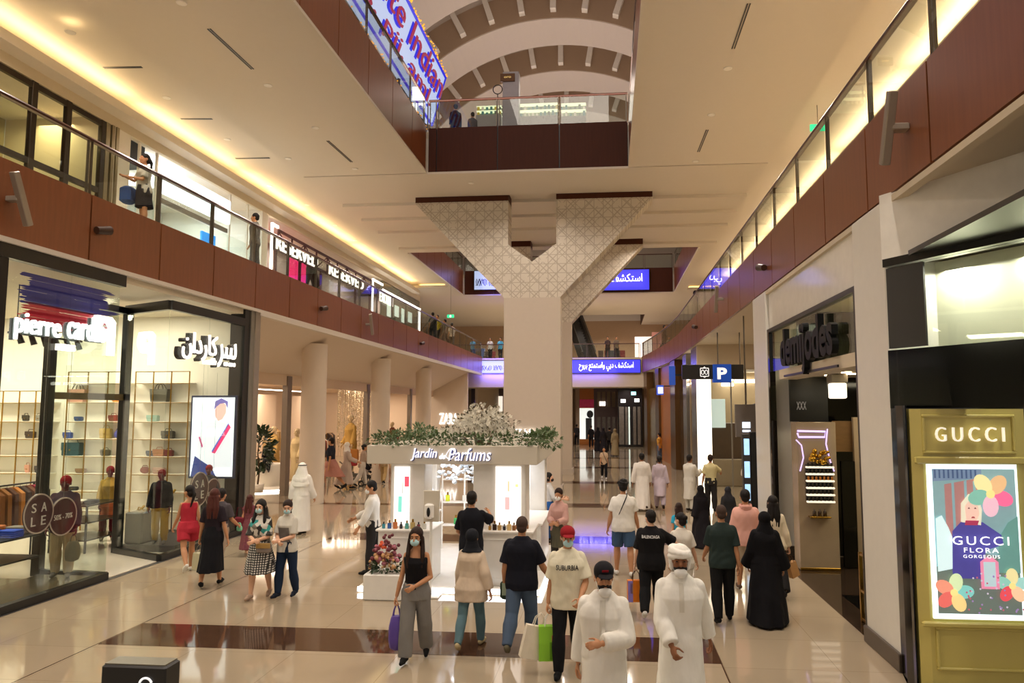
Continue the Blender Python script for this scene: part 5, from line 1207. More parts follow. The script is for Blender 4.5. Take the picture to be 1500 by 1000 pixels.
# ================================================================== perfume kiosk
KX0, KX1, KY0, KY1 = -4.32, -1.26, 13.0, 16.9
KW = mat('kiosk_cream', '#cdc4b2', rough=.35, var=.02); KWH = mat('kiosk_white', '#e6e2da', rough=.3)
k = thing('perfume_kiosk', 'cream perfume kiosk with an open roof ring crowned by greenery', 'kiosk', ((KX0+KX1)/2, (KY0+KY1)/2, 0))
MB().bbox(KX0-.05, KX1+.05, KY0-.15, KY1+.1, .0, .12, .02).build('platform', KWH, k)
MB().bbox(KX0-.06, KX1+.06, KY0-.19, KY0-.15, .02, .10, .005).build('light_strip', mat('strip_white', '#ffffff', emit=5., ecol='#f2f6ff'), k); MB().bbox(KX1+.05, KX1+.09, KY0-.19, KY1, .02, .10, .005).build('light_strip', mat('strip_white', '#ffffff'), k)
ring = MB()
for r_ in ((KX0, KX1, KY0, KY0+.3), (KX0, KX1, KY1-.3, KY1), (KX0, KX0+.3, KY0+.3, KY1-.3), (KX1-.3, KX1, KY0+.3, KY1-.3)): ring.bbox(r_[0], r_[1], r_[2], r_[3], 2.19, 2.52, .012)
RG = ring.build('canopy_ring', KW, k)
b = sign_text('Jardin', ony(621, 665.5, KY0-.02), (1, 0, 0), width=.47, height=.22, size=1, extrude=.03, shear=.25); b.join(sign_text('de', ony(648, 668, KY0-.02), (1, 0, 0), width=.11, height=.10, size=1, extrude=.03, shear=.25)); b.join(sign_text('Parfums', ony(688, 665.5, KY0-.02), (1, 0, 0), width=.76, height=.22, size=1, extrude=.03, shear=.25))
b.build('letters', mat('kiosk_letters', '#f2f2ff', emit=.8, ecol='#eef0ff'), RG)
b = sign_text('Jardin', ony(621, 665.5, KY0-.012)+Vector((.012, .01, -.008)), (1, 0, 0), width=.47, height=.22, size=1, extrude=.01, shear=.25, bold=.02); b.join(sign_text('Parfums', ony(688, 665.5, KY0-.012)+Vector((.012, .01, -.008)), (1, 0, 0), width=.76, height=.22, size=1, extrude=.01, shear=.25, bold=.02)); b.build('letter_backing', mat('navy_letters', '#2a2f6c', rough=.4), RG)
q = ony(660, 665, KY0-.03); b = MB(); b.tube([q+Vector((.075*math.cos(a)*(1+.3*math.sin(2*a)), 0, .085*math.sin(a))) for a in [2*PI*i/24 for i in range(24)]], .007, 6); b.build('flourish', mat('kiosk_letters', '#f2f2ff'), RG)
# corner pillars with lightboxes, counters
PILL = [(-3.92, -3.30, 13.15, 13.75), (-2.42, -1.48, 13.15, 13.75), (-4.2, -3.8, 16.2, 16.6), (-1.75, -1.4, 16.2, 16.6)]
LB = mat('kiosk_lightbox', '#fbf6f0', emit=1.25, ecol='#fff6ee')
PO = [MB().bbox(x0, x1, y0, y1, .12, 2.2, .015).build('pillar', KWH, k) for x0, x1, y0, y1 in PILL]
a, c = ony(578, 683, 13.13), ony(599, 770, 13.13); MB().bbox(a.x, c.x, 13.12, 13.16, c.z, a.z, .005).build('lightbox', LB, PO[0])
def pr(px, py, w, h, col, y=13.115, e=.9):
    q = ony(px, py, y); MB().bbox(q.x-w/2, q.x+w/2, y-.004, y, q.z-h/2, q.z+h/2, .004).build('print', mat('kprint_%s' % col.strip('#'), col, emit=e, ecol=col), PO[px > 650])
pr(586, 738, .07, .28, '#7fd8c8'); pr(596, 705, .08, .18, '#e8566a'); pr(590, 714, .015, .2, '#9aa5a0')
a, c = ony(726, 683, 13.13), ony(763, 769, 13.13); MB().bbox(a.x, c.x, 13.12, 13.16, c.z, a.z, .005).build('lightbox', LB, PO[1])
pr(743, 737, .08, .22, '#f0b8b8'); pr(745, 712, .02, .18, '#c8b07a'); pr(757, 711, .05, .05, '#f2e89a')
def counter(x0, x1, y0, y1, zt):
    ct = MB().bbox(x0, x1, y0, y1, .12, zt-.04, .01).build('counter', KWH, k); MB().bbox(x0-.04, x1+.04, y0-.04, y1+.04, zt-.04, zt, .01).build('counter_top', KWH, ct)
    b = MB(); w = .02
    for r_ in ((x0+.08, x1-.08, .24, .26), (x0+.08, x1-.08, zt-.16, zt-.14), (x0+.08, x0+.10, .26, zt-.16), (x1-.10, x1-.08, .26, zt-.16)): b.bbox(r_[0], r_[1], y0-.012, y0+.004, r_[2], r_[3], .004)
    b.build('counter_moulding', KWH, ct)
counter(-4.08, -3.16, 12.98, 13.9, 1.06); counter(-2.52, -1.36, 12.98, 13.9, 1.06)
counter(-4.15, -3.7, 14.3, 16.1, 1.0); counter(-1.72, -1.32, 14.3, 16.1, 1.0)
# back shelves
for z in (.6, 1.1, 1.6, 2.0): MB().bbox(-3.7, -1.8, 16.35, 16.6, z, z+.03, .005).build('back_shelf', KWH, k)
for x in (-3.7, -3.2, -2.3, -1.8): MB().bbox(x-.015, x+.015, 16.33, 16.37, .12, 2.19, .004).build('back_post', KWH, k)
GREENB = mat('kiosk_leaf', '#4b5f34', rough=.5, var=.4, scale=9); BLOOM = mat('white_blossom', '#cfc9b8', rough=.6, var=.2, scale=20); BLOOMB = mat('blue_white_blossom', '#dfe8f4', rough=.6, var=.15)
r = random.Random(21); b = MB()
for i in range(26):
    x = KX0+.1+(KX1-KX0+.2)*i/25; bush(b, (x, KY0+.16, 2.60), (.13, .16, .09+.05*abs(math.sin(i*1.7))), 40, .085, .045, r)
for i in range(22):
    y = KY0+.3+(KY1-KY0-.4)*i/21; bush(b, (KX1-.1, y, 2.62), (.16, .13, .12), 26, .09, .045, r); bush(b, (KX0+.15, y, 2.62), (.14, .13, .12), 18, .09, .045, r)
bush(b, (-3.5, 13.6, 2.74), (.35, .3, .15), 130, .09, .05, r)
b.build('roof_foliage', GREENB, RG)
# flowering tree that rises through the roof ring
tr = thing('flowering_tree', 'small white flowering tree rising through the open roof of the kiosk', 'tree', (-2.75, 15.0, .12))
MB().tube([(-2.55, 15.0, .12), (-2.5, 15.0, 1.2), (-2.6, 15.0, 2.2), (-2.75, 14.9, 2.9)], [.12, .09, .08, .04], 10).build('trunk', mat('bark', '#5a4532'), tr)
for dx, dy, z in ((-.6, -.2, 2.7), (.5, .1, 2.7), (-.2, .3, 3.1), (.15, -.3, 3.2)): MB().tube([(-2.6, 15.0, 2.1), (-2.65+dx*.5, 15+dy*.5, 2.6), (-2.7+dx, 15+dy, z)], [.05, .035, .015], 7).build('branch', mat('bark', '#5a4532'), tr)
b = MB(); bl = MB(); r = random.Random(5)
for c, rad, n in (((-2.55, 14.7, 2.86), (.74, .6, .27), 430), ((-2.5, 14.6, 3.0), (.42, .4, .30), 240), ((-3.2, 14.6, 2.68), (.38, .4, .14), 150), ((-2.0, 14.6, 2.66), (.4, .4, .13), 110)):
    for i in range(n):
        v = Vector((r.gauss(0, 1), r.gauss(0, 1), r.gauss(0, 1))).normalized()*r.uniform(.4, 1.0)
        p = Vector(c)+Vector((v.x*rad[0], v.y*rad[1], v.z*rad[2]))
        a0 = r.uniform(0, 6); nrm = Vector((r.uniform(-1, 1), -1, r.uniform(-.5, 1))).normalized(); u = nrm.orthogonal().normalized(); w = nrm.cross(u)
        s_ = r.uniform(.028, .05)
        for q in range(5):
            t0 = a0+q*2*PI/5; d = u*math.cos(t0)+w*math.sin(t0); e = u*math.cos(t0+.5)+w*math.sin(t0+.5); f = u*math.cos(t0-.5)+w*math.sin(t0-.5)
            bl.add([p, p+f*s_*.7+nrm*.006, p+d*s_*1.15, p+e*s_*.7+nrm*.006], [(0, 1, 2, 3)])
    bush(b, c, rad, int(n*.45), .08, .04, r)
b.build('foliage', mat('tree_leaf_brown', '#5a5238', rough=.55, var=.5, scale=9), tr); bl.build('blossom_foliage', BLOOM, tr)
b = MB(); r = random.Random(6)
for i in range(150):
    p = Vector((r.uniform(-3.35, -1.7), r.uniform(14.2, 15.4), r.uniform(1.84, 2.2)-.1*abs(math.sin(i)))); b.ell(p, (r.uniform(.03, .06), r.uniform(.03, .06), r.uniform(.02, .045)), nu=7, nv=5)
b.build('hanging_blossom', BLOOMB, tr)
# bottles on the counters
def bottle(x, y, z, h, col, label, group):
    t = thing('perfume_bottle', label, 'bottle', (x, y, z), group=group); w = h*.22
    MB().bbox(-w, w, -w*.6, w*.6, 0, h*.68, .006).build('flask', mat('perf_%s' % col.strip('#'), col, rough=.1, spec=.7), t, True); MB().cyl((0, 0, h*.68), (0, 0, h), w*.5, n=10).build('cap', GOLD if h > .12 else BLACK, t, True)
cols = ('#3a8fa0', '#2a5fa8', '#c8743a', '#2c2c34', '#5aa8a0', '#b8a060', '#7a2f3a', '#d0d0c8')
nm = ('teal', 'blue', 'amber', 'black', 'aqua', 'honey', 'wine', 'clear')
for i in range(8): bottle(-4.0+.105*i, 13.04, 1.06, .12+.05*((i*7) % 3)/2, cols[i], '%s perfume bottle on the kiosk counter above the flower arrangement' % nm[i], 'perfume bottles on the counter above the flower arrangement')
for i in range(8): bottle(-2.1+.085*i, 13.04, 1.06, .11+.05*((i*5) % 3)/2, ('#b88a3c', '#3b2a1d', '#c8a060', '#2c2c34', '#d8b878', '#8a5a2c', '#e0c8a0', '#a8743a')[i], '%s perfume bottle under the pink lightbox of the kiosk' % ('gold', 'dark brown', 'champagne', 'black', 'straw', 'copper', 'cream', 'tawny')[i], 'perfume bottles under the pink lightbox')
for i in range(10): bottle(-3.6+.19*i, 16.45, (1.13, .63)[i % 2], .2, ('#d8e23a', '#3aa85a', '#e6e6e0', '#d0402c', '#2c3a7a')[i % 5], '%s box-like bottle on the back shelves inside the kiosk' % ('lime', 'green', 'white', 'red', 'navy')[i % 5], 'bottles on the kiosk back shelves')
# sanitiser dispenser on its stand
t = thing('hand_sanitiser_stand', 'white hand sanitiser dispenser on a panel stand at the kiosk opening', 'dispenser', (-3.1, 12.7, 0))
q = ony(631, 742, 12.62); a, c = ony(621, 718, 12.65), ony(643, 764, 12.65)
MB().bbox(a.x, c.x, 12.64, 12.68, c.z, a.z, .008).build('panel', KW, t); MB().bbox(q.x-.1, q.x+.06, 12.54, 12.64, q.z-.2, q.z+.06, .03).build('dispenser', WHITE, t); MB().ell((q.x-.02, 12.535, q.z-.08), (.03, .015, .08)).build('nozzle_window', BLACK, t)
MB().cyl((q.x, 12.66, .03), (q.x, 12.66, c.z), .025, n=10).build('post', WHITE, t); MB().bbox(q.x-.17, q.x+.17, 12.5, 12.8, 0, .03, .01).build('foot', WHITE, t)
# flower arrangement on a low white block
t = thing('flower_arrangement', 'orange and pink flower arrangement in a white trough before the kiosk', 'flowers', (-4.25, 12.45, 0))
a, c = ony(536, 838, 12.45), ony(592, 860, 12.45)
MB().bbox(a.x, c.x, 12.3, 12.7, 0, a.z, .02).build('trough', KWH, t)
r = random.Random(31); b = MB(); bush(b, ((a.x+c.x)/2, 12.5, a.z+.10), (.30, .18, .12), 170, .10, .05, r); b.build('foliage', LEAF, t)
for nme, colr, n, zlo, zhi in (('orange_flower', '#d8562a', 6, .36, .5), ('pink_flower', '#b06a78', 40, .12, .45), ('peach_flower', '#c89a6a', 34, .06, .32), ('white_flower', '#d8d2c0', 12, .06, .2), ('wine_flower', '#6a2a34', 26, .2, .62)):
    b = MB()
    for i in range(n):
        z = r.uniform(zlo, zhi); w = .3*(1-z*.9); p = Vector(((a.x+c.x)/2+r.uniform(-w, w)-(.12 if nme == 'orange_flower' else 0), 12.48+r.uniform(-.15, .12), a.z+z)); b.ell(p, r.uniform(.022, .04), nu=7, nv=5)
    b.build(nme+'_foliage', mat(nme, colr, rough=.6, var=.25, scale=20), t)
# black box lamp head low in the picture's corner
q = ony(198, 972, 6.0); t = thing('dark_sign_box', 'black sign box on a post with a grey ring emblem, alone on the floor', 'sign', (q.x, 6.0, 0))
x0, x1 = ony(148, 972, 6.0).x, ony(243, 972, 6.0).x
MB().bbox(x0, x1, 6.0, 6.22, .35, 1.04, .015).build('box', mat('sign_black2', '#0c0b0a', rough=.4), t); MB().box(x0+.02, x1-.02, 6.02, 6.2, 1.04, 1.05).build('top_plate', mat('top_edge', '#6d6656', rough=.3), t)
e = ony(213, 1003, 5.99); MB().tube([e+Vector((.055*math.cos(a_), 0, .055*math.sin(a_))) for a_ in [R(20+i*15) for i in range(22)]], .009, 6).build('emblem', mat('sign_white', '#ffffff'), t)
MB().bbox((x0+x1)/2-.05, (x0+x1)/2+.05, 6.06, 6.16, .04, .35, .01).build('post', BLACK, t); MB().bbox(x0+.05, x1-.05, 5.98, 6.24, 0, .04, .01).build('foot', BLACK, t)
# ================================================================== people
REM = []
def rem(mb, name, m, parent, vox, smooth=4, post=None):
    o = mb.build(name, m, parent, True)
    md = o.modifiers.new('r', 'REMESH'); md.mode = 'VOXEL'; md.voxel_size = vox; md.use_smooth_shade = True
    ms = o.modifiers.new('s', 'SMOOTH'); ms.iterations = smooth; ms.factor = .5
    REM.append((o, post)); return o
import numpy as np
FOLD = {'shirt': (.011, 9, 5), 'trousers': (.010, 9, 4), 'shorts': (.010, 9, 5), 'robe': (.016, 8, 1.8), 'skirt': (.006, 9, 2), 'dress_skirt': (.005, 9, 2), 'headscarf': (.006, 12, 7), 'headcloth': (.008, 9, 4), 'head_wrap': (.003, 20, 20), 'hood': (.006, 14, 14)}
def crease(me, prm):
    "shallow cloth folds: each vertex moves along its normal by stretched noise"
    amp, fx, fz = prm; n = len(me.vertices)
    co = np.empty(n*3, np.float32); me.vertices.foreach_get('co', co); co = co.reshape(n, 3)
    nr = np.empty(n*3, np.float32); me.vertex_normals.foreach_get('vector', nr); nr = nr.reshape(n, 3)
    x, y, z = co[:, 0], co[:, 1], co[:, 2]; k = np.zeros(n, np.float32); g = random.Random(n)
    wx = x+.03*np.sin(9*z+g.uniform(0, 6))+.02*np.sin(17*y); wy = y+.03*np.sin(8*z+g.uniform(0, 6)); wz = z+.04*np.sin(7*x+g.uniform(0, 6))
    for i in range(6):
        d = (g.uniform(-1, 1)*fx, g.uniform(-1, 1)*fx, g.uniform(-1, 1)*fz); s = 3.2*(1+.35*i); k += np.sin(s*(d[0]*wx+d[1]*wy+d[2]*wz)+g.uniform(0, 6))/(1+.3*i)
    k = np.sign(k)*np.abs(k)**1.2*.33
    co += nr*(amp*(k*.6+.32))[:, None]; me.vertices.foreach_set('co', co.ravel()); me.update()
def finalise():
    dg = bpy.context.evaluated_depsgraph_get(); dg.update()
    for o, post in REM:
        me = bpy.data.meshes.new_from_object(o.evaluated_get(dg)); old = o.data
        if len(me.polygons) == 0: me = old.copy()
        o.modifiers.clear(); o.data = me; me.name = o.name
        if o.name.split('.')[0] in FOLD: crease(me, FOLD[o.name.split('.')[0]])
        if post: post(o, me)
SKIN = {'light': mat('skin_light', '#d9a98a', rough=.55, var=.06, spec=.3), 'tan': mat('skin_tan', '#b98560', rough=.55, var=.06, spec=.3), 'brown': mat('skin_brown', '#8a5a3c', rough=.55, var=.06, spec=.3)}
HAIR = {'black': mat('hair_black', '#17110e', rough=.6, spec=.25, var=.3, scale=30, bump=.4, bscale=60, stretch=(1, 1, .2)), 'brown': mat('hair_brown', '#2a1810', rough=.6, spec=.25, var=.3, scale=30, bump=.4, bscale=60, stretch=(1, 1, .2)),
        'red': mat('hair_auburn', '#4a221a', rough=.6, spec=.25, var=.3, scale=30, bump=.4, bscale=60, stretch=(1, 1, .2)), 'buzz': mat('hair_buzz', '#3b281d', rough=.8, var=.2, scale=40)}
MASKB = mat('mask_blue', '#a9cdd2', rough=.8); MASKW = mat('mask_white', '#e4e2dc', rough=.8); MASKK = mat('mask_black', '#1a1a1c', rough=.8)
TOR_M = [(.44, .090, .068, 0), (.50, .096, .070, -.002), (.55, .091, .066, 0), (.61, .084, .060, .002), (.68, .092, .066, .003), (.74, .102, .070, .002), (.785, .098, .060, -.004), (.815, .078, .050, -.008), (.838, .050, .042, -.010), (.856, .036, .037, -.010)]
TOR_F = [(.44, .096, .070, 0), (.50, .101, .073, -.004), (.55, .090, .064, 0), (.615, .070, .053, .002), (.68, .079, .062, .006), (.73, .086, .072, .008), (.785, .083, .054, -.002), (.815, .064, .044, -.008), (.838, .042, .037, -.010), (.856, .031, .033, -.010)]
def RX(a): return Matrix.Rotation(R(a), 3, 'X')
def RY(a): return Matrix.Rotation(R(a), 3, 'Y')
def RZ(a): return Matrix.Rotation(R(a), 3, 'Z')
class Sk:
    def __init__(s, U, legs, arms, lean, twist, head, b, sex, splay=2.5, belly=0.):
        s.U, s.b, s.sex = U, b, sex; s.tor = TOR_M if sex == 'm' else TOR_F; s.belly = belly
        P = Vector((0, 0, .52*U)); s.leg = []
        low = 9.
        for sd, (fl, kn) in zip((-1, 1), legs):
            hip = P+Vector((sd*.05*U, 0, -.012*U)); M1 = RY(-sd*splay) @ RX(fl)
            d1 = M1 @ Vector((0, 0, -1)); knee = hip+d1*.242*U; M2 = RY(-sd*splay*.3) @ RX(fl-kn); d2 = M2 @ Vector((0, 0, -1)); ank = knee+d2*.232*U
            sh = fl-kn; p = min(max(-sh-6, 0), 48)*.85 if sh < 0 else -min(max(sh-4, 0), 25)*.7
            FM = RZ(-sd*7) @ RX(-p)
            for q in ((0, -.035*U, -.0478*U), (0, .105*U, -.0478*U)): low = min(low, (ank+FM @ Vector(q)).z)
            s.leg.append([hip, knee, ank, FM])
        dz = Vector((0, 0, -low)); P = P+dz
        for l in s.leg: l[0] = l[0]+dz; l[1] = l[1]+dz; l[2] = l[2]+dz
        s.P = P; s.T = RZ(twist) @ RX(-lean)
        s.arm = []
        for sd, a in zip((-1, 1), arms):
            fl, ab, el, ro = a[:4]
            A = s.T @ RY(-sd*ab) @ RX(fl) @ RZ(sd*ro); B = A @ RX(el)
            sh = s.pt(sd*(.086 if sex == 'm' else .076)*b, -.004, .786); e = sh+A @ Vector((0, 0, -1))*.168*U; w = e+B @ Vector((0, 0, -1))*.145*U
            s.arm.append([sh, e, w, A, B, a[4] if len(a) > 4 else .35])
        s.neck = s.pt(0, -.010, .845); s.H = s.T @ RZ(head[0]) @ RX(head[1]+lean*.6)
        s.feet = (s.leg[0][2]+s.leg[1][2])/2
    def pt(s, x, y, z): return s.P+s.T @ Vector((x*s.U, y*s.U, (z-.52)*s.U))
    def hp(s, x, y, z): return s.neck+s.H @ Vector((x*s.U*1.07, (y+.010)*s.U*1.07, (z-.845)*s.U*1.07-.004*s.U))
    def tr(s, z):
        t = s.tor
        if z <= t[0][0]: q = t[0]
        elif z >= t[-1][0]: q = t[-1]
        else:
            for a, c in zip(t, t[1:]):
                if z <= c[0]:
                    k = (z-a[0])/(c[0]-a[0]); k = k*k*(3-2*k)*.5+k*.5; q = [a[i]+(c[i]-a[i])*k for i in range(4)]; break
        bl = s.belly*max(0, 1-abs(z-.58)/.12)
        return q[1]*s.b, q[2]*(s.b*.6+.4)+bl, q[3]+bl*.6
    def ring(s, z, t, n=28, sx=1., sy=1., ex=2.3):
        rx, ry, yo = s.tr(z); rx, ry = rx*sx+t, ry*sy+t; out = []
        for i in range(n):
            a = 2*PI*i/n; c, d = math.cos(a), math.sin(a)
            out.append(s.pt(rx*math.copysign(abs(c)**(2/ex), c), yo+ry*math.copysign(abs(d)**(2/ex), d), z))
        return out
    def frame(s, i):
        sh, e, w, A, B, curl = s.arm[i]; sd = (-1, 1)[i]
        return w, B @ Vector((0, 0, -1)), B @ Vector((0, 1, 0)), B @ Vector((-sd, 0, 0)), curl
    def grip(s, i):
        w, d, t, pn, c = s.frame(i); return w+d*.062*s.U+pn*.018*s.U
def hand(mb, K, i, lod):
    U = K.U; w, d, t, pn, curl = K.frame(i)
    M = Matrix((t, pn, d)).transposed()
    mb.ell(w+d*.036*U, (.021*U, .011*U, .032*U), M, 12, 8)
    if lod >= 2: 
        mb.ell(w+d*.075*U+pn*.008*U*curl, (.018*U, .010*U, .030*U), M, 10, 6); return
    for k, (o, L) in enumerate(((.0165, .040), (.0055, .045), (-.0055, .042), (-.0165, .033))):
        b0 = w+d*.060*U+t*o*U; a = (20+70*curl)*(1+.08*k); d1 = d*math.cos(R(a*.6))+pn*math.sin(R(a*.6)); p1 = b0+d1*L*.52*U
        d2 = d*math.cos(R(a*1.5))+pn*math.sin(R(a*1.5)); p2 = p1+d2*L*.48*U
        mb.cap(b0, p1, .0054*U, .005*U, 8); mb.cap(p1, p2, .005*U, .0042*U, 8)
    b0 = w+d*.020*U+t*.014*U; d1 = (d*.62+t*.62+pn*(.25+.4*curl)).normalized(); p1 = b0+d1*.028*U; d2 = (d*.85+t*.2+pn*(.3+.5*curl)).normalized()
    mb.cap(b0, p1, .0075*U, .006*U, 8); mb.cap(p1, p1+d2*.024*U, .0058*U, .0046*U, 8)
def body_mb(K, lod):
    U, b = K.U, K.b; mb = MB()
    mb.loft([K.ring(z, -.012 if z < .7 else -.006) for z in (.45, .5, .55, .61, .68, .74, .785, .815, .838, .853)])
    f = 1. if K.sex == 'm' else .86
    # neck and head
    mb.cap(K.pt(0, -.010, .835), K.hp(0, -.004, .885), .031*U*f, .029*U*f, 14)
    HM = K.H
    U0 = U; U = U*1.07; mb.ell(K.hp(0, -.004, .940), (.0425*U, .054*U, .054*U), HM, 20, 14)
    mb.ell(K.hp(0, .014, .905), (.034*U, .037*U, .044*U), HM, 18, 12)
    mb.ell(K.hp(0, .036, .876), (.017*U, .016*U, .013*U), HM, 12, 8)
    mb.ell(K.hp(0, .043, .945), (.028*U, .010*U, .008*U), HM, 12, 8)
    mb.cap(K.hp(0, .050, .935), K.hp(0, .062, .913), .0055*U, .0085*U, 10)
    mb.ell(K.hp(0, .050, .894), (.014*U, .007*U, .006*U), HM, 10, 6)
    for sd in (-1, 1):
        mb.ell(K.hp(sd*.022, .040, .915), (.012*U, .010*U, .012*U), HM, 10, 6)
        mb.ell(K.hp(sd*.0435, -.006, .922), (.006*U, .013*U, .019*U), HM, 10, 8)
    U = U0
    for i, (sh, e, w, A, B, c) in enumerate(K.arm):
        mb.cap(sh, e, .030*U*b*f, .0225*U*b*f, 14); m_ = e+(w-e)*.3
        mb.cap(e, m_, .0225*U*b*f, .0245*U*b*f, 12); mb.cap(m_, w, .0245*U*b*f, .0155*U*(.5+.5*f), 12); hand(mb, K, i, lod)
    for hip, kn, an, FM in K.leg:
        mb.cap(hip, kn, .047*U*b, .031*U*b, 16); m_ = kn+(an-kn)*.3+FM @ Vector((0, -.008*U, 0))
        mb.cap(kn, m_, .032*U*b, .035*U*b, 14); mb.cap(m_, an, .035*U*b, .020*U, 14)
        for q0, q1, r0, r1 in (((0, -.022, -.022), (0, .055, -.020), .019, .022), ((0, .05, -.024), (0, .095, -.030), .022, .013)):
            mb.cap(an+FM @ (Vector(q0)*U), an+FM @ (Vector(q1)*U), r0*U, r1*U, 10)
    return mb
def shirt_mb(K, hem=.46, sleeve=.6, t=.012, loose=1., flare=0., neck=.85, drape=0.):
    U, b = K.U, K.b; mb = MB(); rings = []; zs = [z for z in (.40, .43, .46, .50, .55, .60, .65, .70, .74, .765, .785, .80, .815, .828, .842) if hem < z < neck]
    for z in [hem]+zs+[neck]:
        k = max(0, (.62-z)/.2); l = loose if z < .76 else 1+(loose-1)*max(0, (.83-z)/.07); rings.append(K.ring(z, t*(1 if z < .77 else max(.35, 1-(z-.77)/.09))+flare*k, sx=l, sy=l))
    mb.loft(rings)
    if sleeve > 0:
        f = 1. if K.sex == 'm' else .86
        for sh, e, w, A, B, c in K.arm:
            mb.ell(sh, (.030*b*f+t*.7)*U, nu=14)
            r0, r1 = (.030*b*f+t*.75)*U, (.0235*b*f+t*1.05+.006*loose)*U
            if sleeve <= 1.: mb.cyl(sh, sh+(e-sh)*sleeve, r0, r0+(r1-r0)*sleeve+.004*U, 16)
            else:
                k = sleeve-1; mb.cap(sh, e, r0, r1, 16); mb.cyl(e, e+(w-e)*k, r1, (.019+t*1.1+drape)*U, 16)
    return mb
def trousers_mb(K, leg=1., t=.010, wide=0., top=.585):
    U, b = K.U, K.b; mb = MB(); mb.loft([K.ring(z, t) for z in (.455, .48, .51, .545, top)])
    for hip, kn, an, FM in K.leg:
        rt, rk, ra = (.052*b+t)*U, (.034*b+t+wide*.6)*U, (.024+t+wide)*U
        if leg <= .5: mb.cap(hip, hip+(kn-hip)*.05, rt, rt, 18); mb.cyl(hip, hip+(kn-hip)*(leg/.5), rt, rt+(rk-rt)*(leg/.5)+.006*U, 18)
        else:
            k = (leg-.5)/.5; mb.cap(hip, kn, rt, rk, 18); m_ = kn+(an-kn)*.35*k; rm = rk+(.004*U if wide == 0 else 0)
            mb.cap(kn, m_, rk, rm, 16); mb.cyl(m_, kn+(an-kn)*k*1.02, rm, rk+(ra-rk)*k, 16)
    return mb
def skirt_mb(K, top=.60, hem=.28, w=.15, d=.12, t=.012, folds=9, amp=.06, seed=0, lean_follow=1.):
    U = K.U; r = random.Random(seed); n = 72; rings = []; ph = [r.uniform(0, 6.28) for _ in range(4)]; zt = K.pt(0, 0, top).z; zb = hem*U
    ctop = K.pt(0, 0, top); cb = Vector((K.feet.x, K.feet.y, zb)); stride = abs(K.leg[0][2].y-K.leg[1][2].y)*.5
    tx, ty, yo = K.tr(top)
    for k in range(13):
        f = k/12; z = zt+(zb-zt)*f; c = ctop.lerp(cb, f**1.3); zz = top-(top-hem)*f
        hx, hy, _y = K.tr(max(zz, .46)) if zz > .44 else (K.tr(.48))
        g = f**.85
        rx = max((tx+t)*(1-g)+w*g, (hx+t) if zz > .44 else 0)*U; ry = max((ty+t)*(1-g)+d*g, (hy+t) if zz > .44 else 0)*U+stride*f*.75
        ring = []
        for i in range(n):
            a = 2*PI*i/n; m_ = 1+amp*f*(math.sin(folds*a+ph[0])+.6*math.sin((folds*1.6//1)*a+ph[1])+.4*math.sin(3*a+ph[2]))*.6
            ring.append(Vector((c.x+rx*m_*math.cos(a), c.y+ry*m_*math.sin(a), z)))
        rings.append(ring)
    return MB().loft(rings)
def head_ell(mb, K, c, r): mb.ell(K.hp(*c), tuple(v*K.U*1.07 for v in r), K.H, 20, 14)
def hair_mb(K, style):
    mb = MB(); U = K.U
    if style in ('short', 'buzz'):
        g = 0 if style == 'buzz' else .004
        head_ell(mb, K, (0, -.011, .948), (.0445+g, .0535+g*.6, .0525+g)); head_ell(mb, K, (0, -.030, .915), (.037+g*.5, .032+g*.5, .034))
    elif style == 'curly':
        head_ell(mb, K, (0, -.008, .956), (.051, .058, .053)); head_ell(mb, K, (0, -.028, .925), (.044, .04, .04)); r = random.Random(4)
        for i in range(40):
            a, e = r.uniform(0, 6.28), r.uniform(.1, 1.3); head_ell(mb, K, (.05*math.cos(a)*math.cos(e), -.012+.055*math.sin(a)*math.cos(e), .956+.052*math.sin(e)), (.012, .012, .012))
    else:
        head_ell(mb, K, (0, -.010, .951), (.0485, .056, .0535)); head_ell(mb, K, (0, -.030, .915), (.043, .036, .045))
        if style == 'long':
            for x, x2, w in ((-.030, -.052, .018), (-.012, -.022, .024), (.012, .022, .024), (.030, .052, .018)):
                mb.cap(K.hp(x, -.040, .915), K.pt(x2*.95, -.062, .80), .024*U, w*U, 12); mb.cap(K.pt(x2*.95, -.062, .80), K.pt(x2*.8, -.070, .70), w*U, .010*U, 12)
            for sd in (-1, 1): mb.cap(K.hp(sd*.042, .006, .945), K.hp(sd*.047, .0, .885), .013*U, .014*U, 10)
        if style == 'long_front':
            for x, x2, w in ((-.028, -.040, .020), (0, 0, .026), (.028, .040, .020)): mb.cap(K.hp(x, -.036, .91), K.pt(x2, -.060, .78), .024*U, w*U, 12)
            for sd in (-1, 1):
                mb.cap(K.hp(sd*.038, .012, .955), K.hp(sd*.050, .008, .885), .014*U, .017*U, 10); mb.cap(K.hp(sd*.050, .008, .885), K.pt(sd*.058, .050, .80), .017*U, .018*U, 10); mb.cap(K.pt(sd*.058, .050, .80), K.pt(sd*.054, .070, .71), .018*U, .008*U, 10)
        if style == 'bun': head_ell(mb, K, (0, -.066, .955), (.024, .022, .024))
        if style == 'pony': mb.cap(K.hp(0, -.058, .95), K.hp(0, -.085, .90), .018*U, .020*U, 12); mb.cap(K.hp(0, -.085, .90), K.pt(0, -.085, .76), .020*U, .008*U, 12)
    return mb
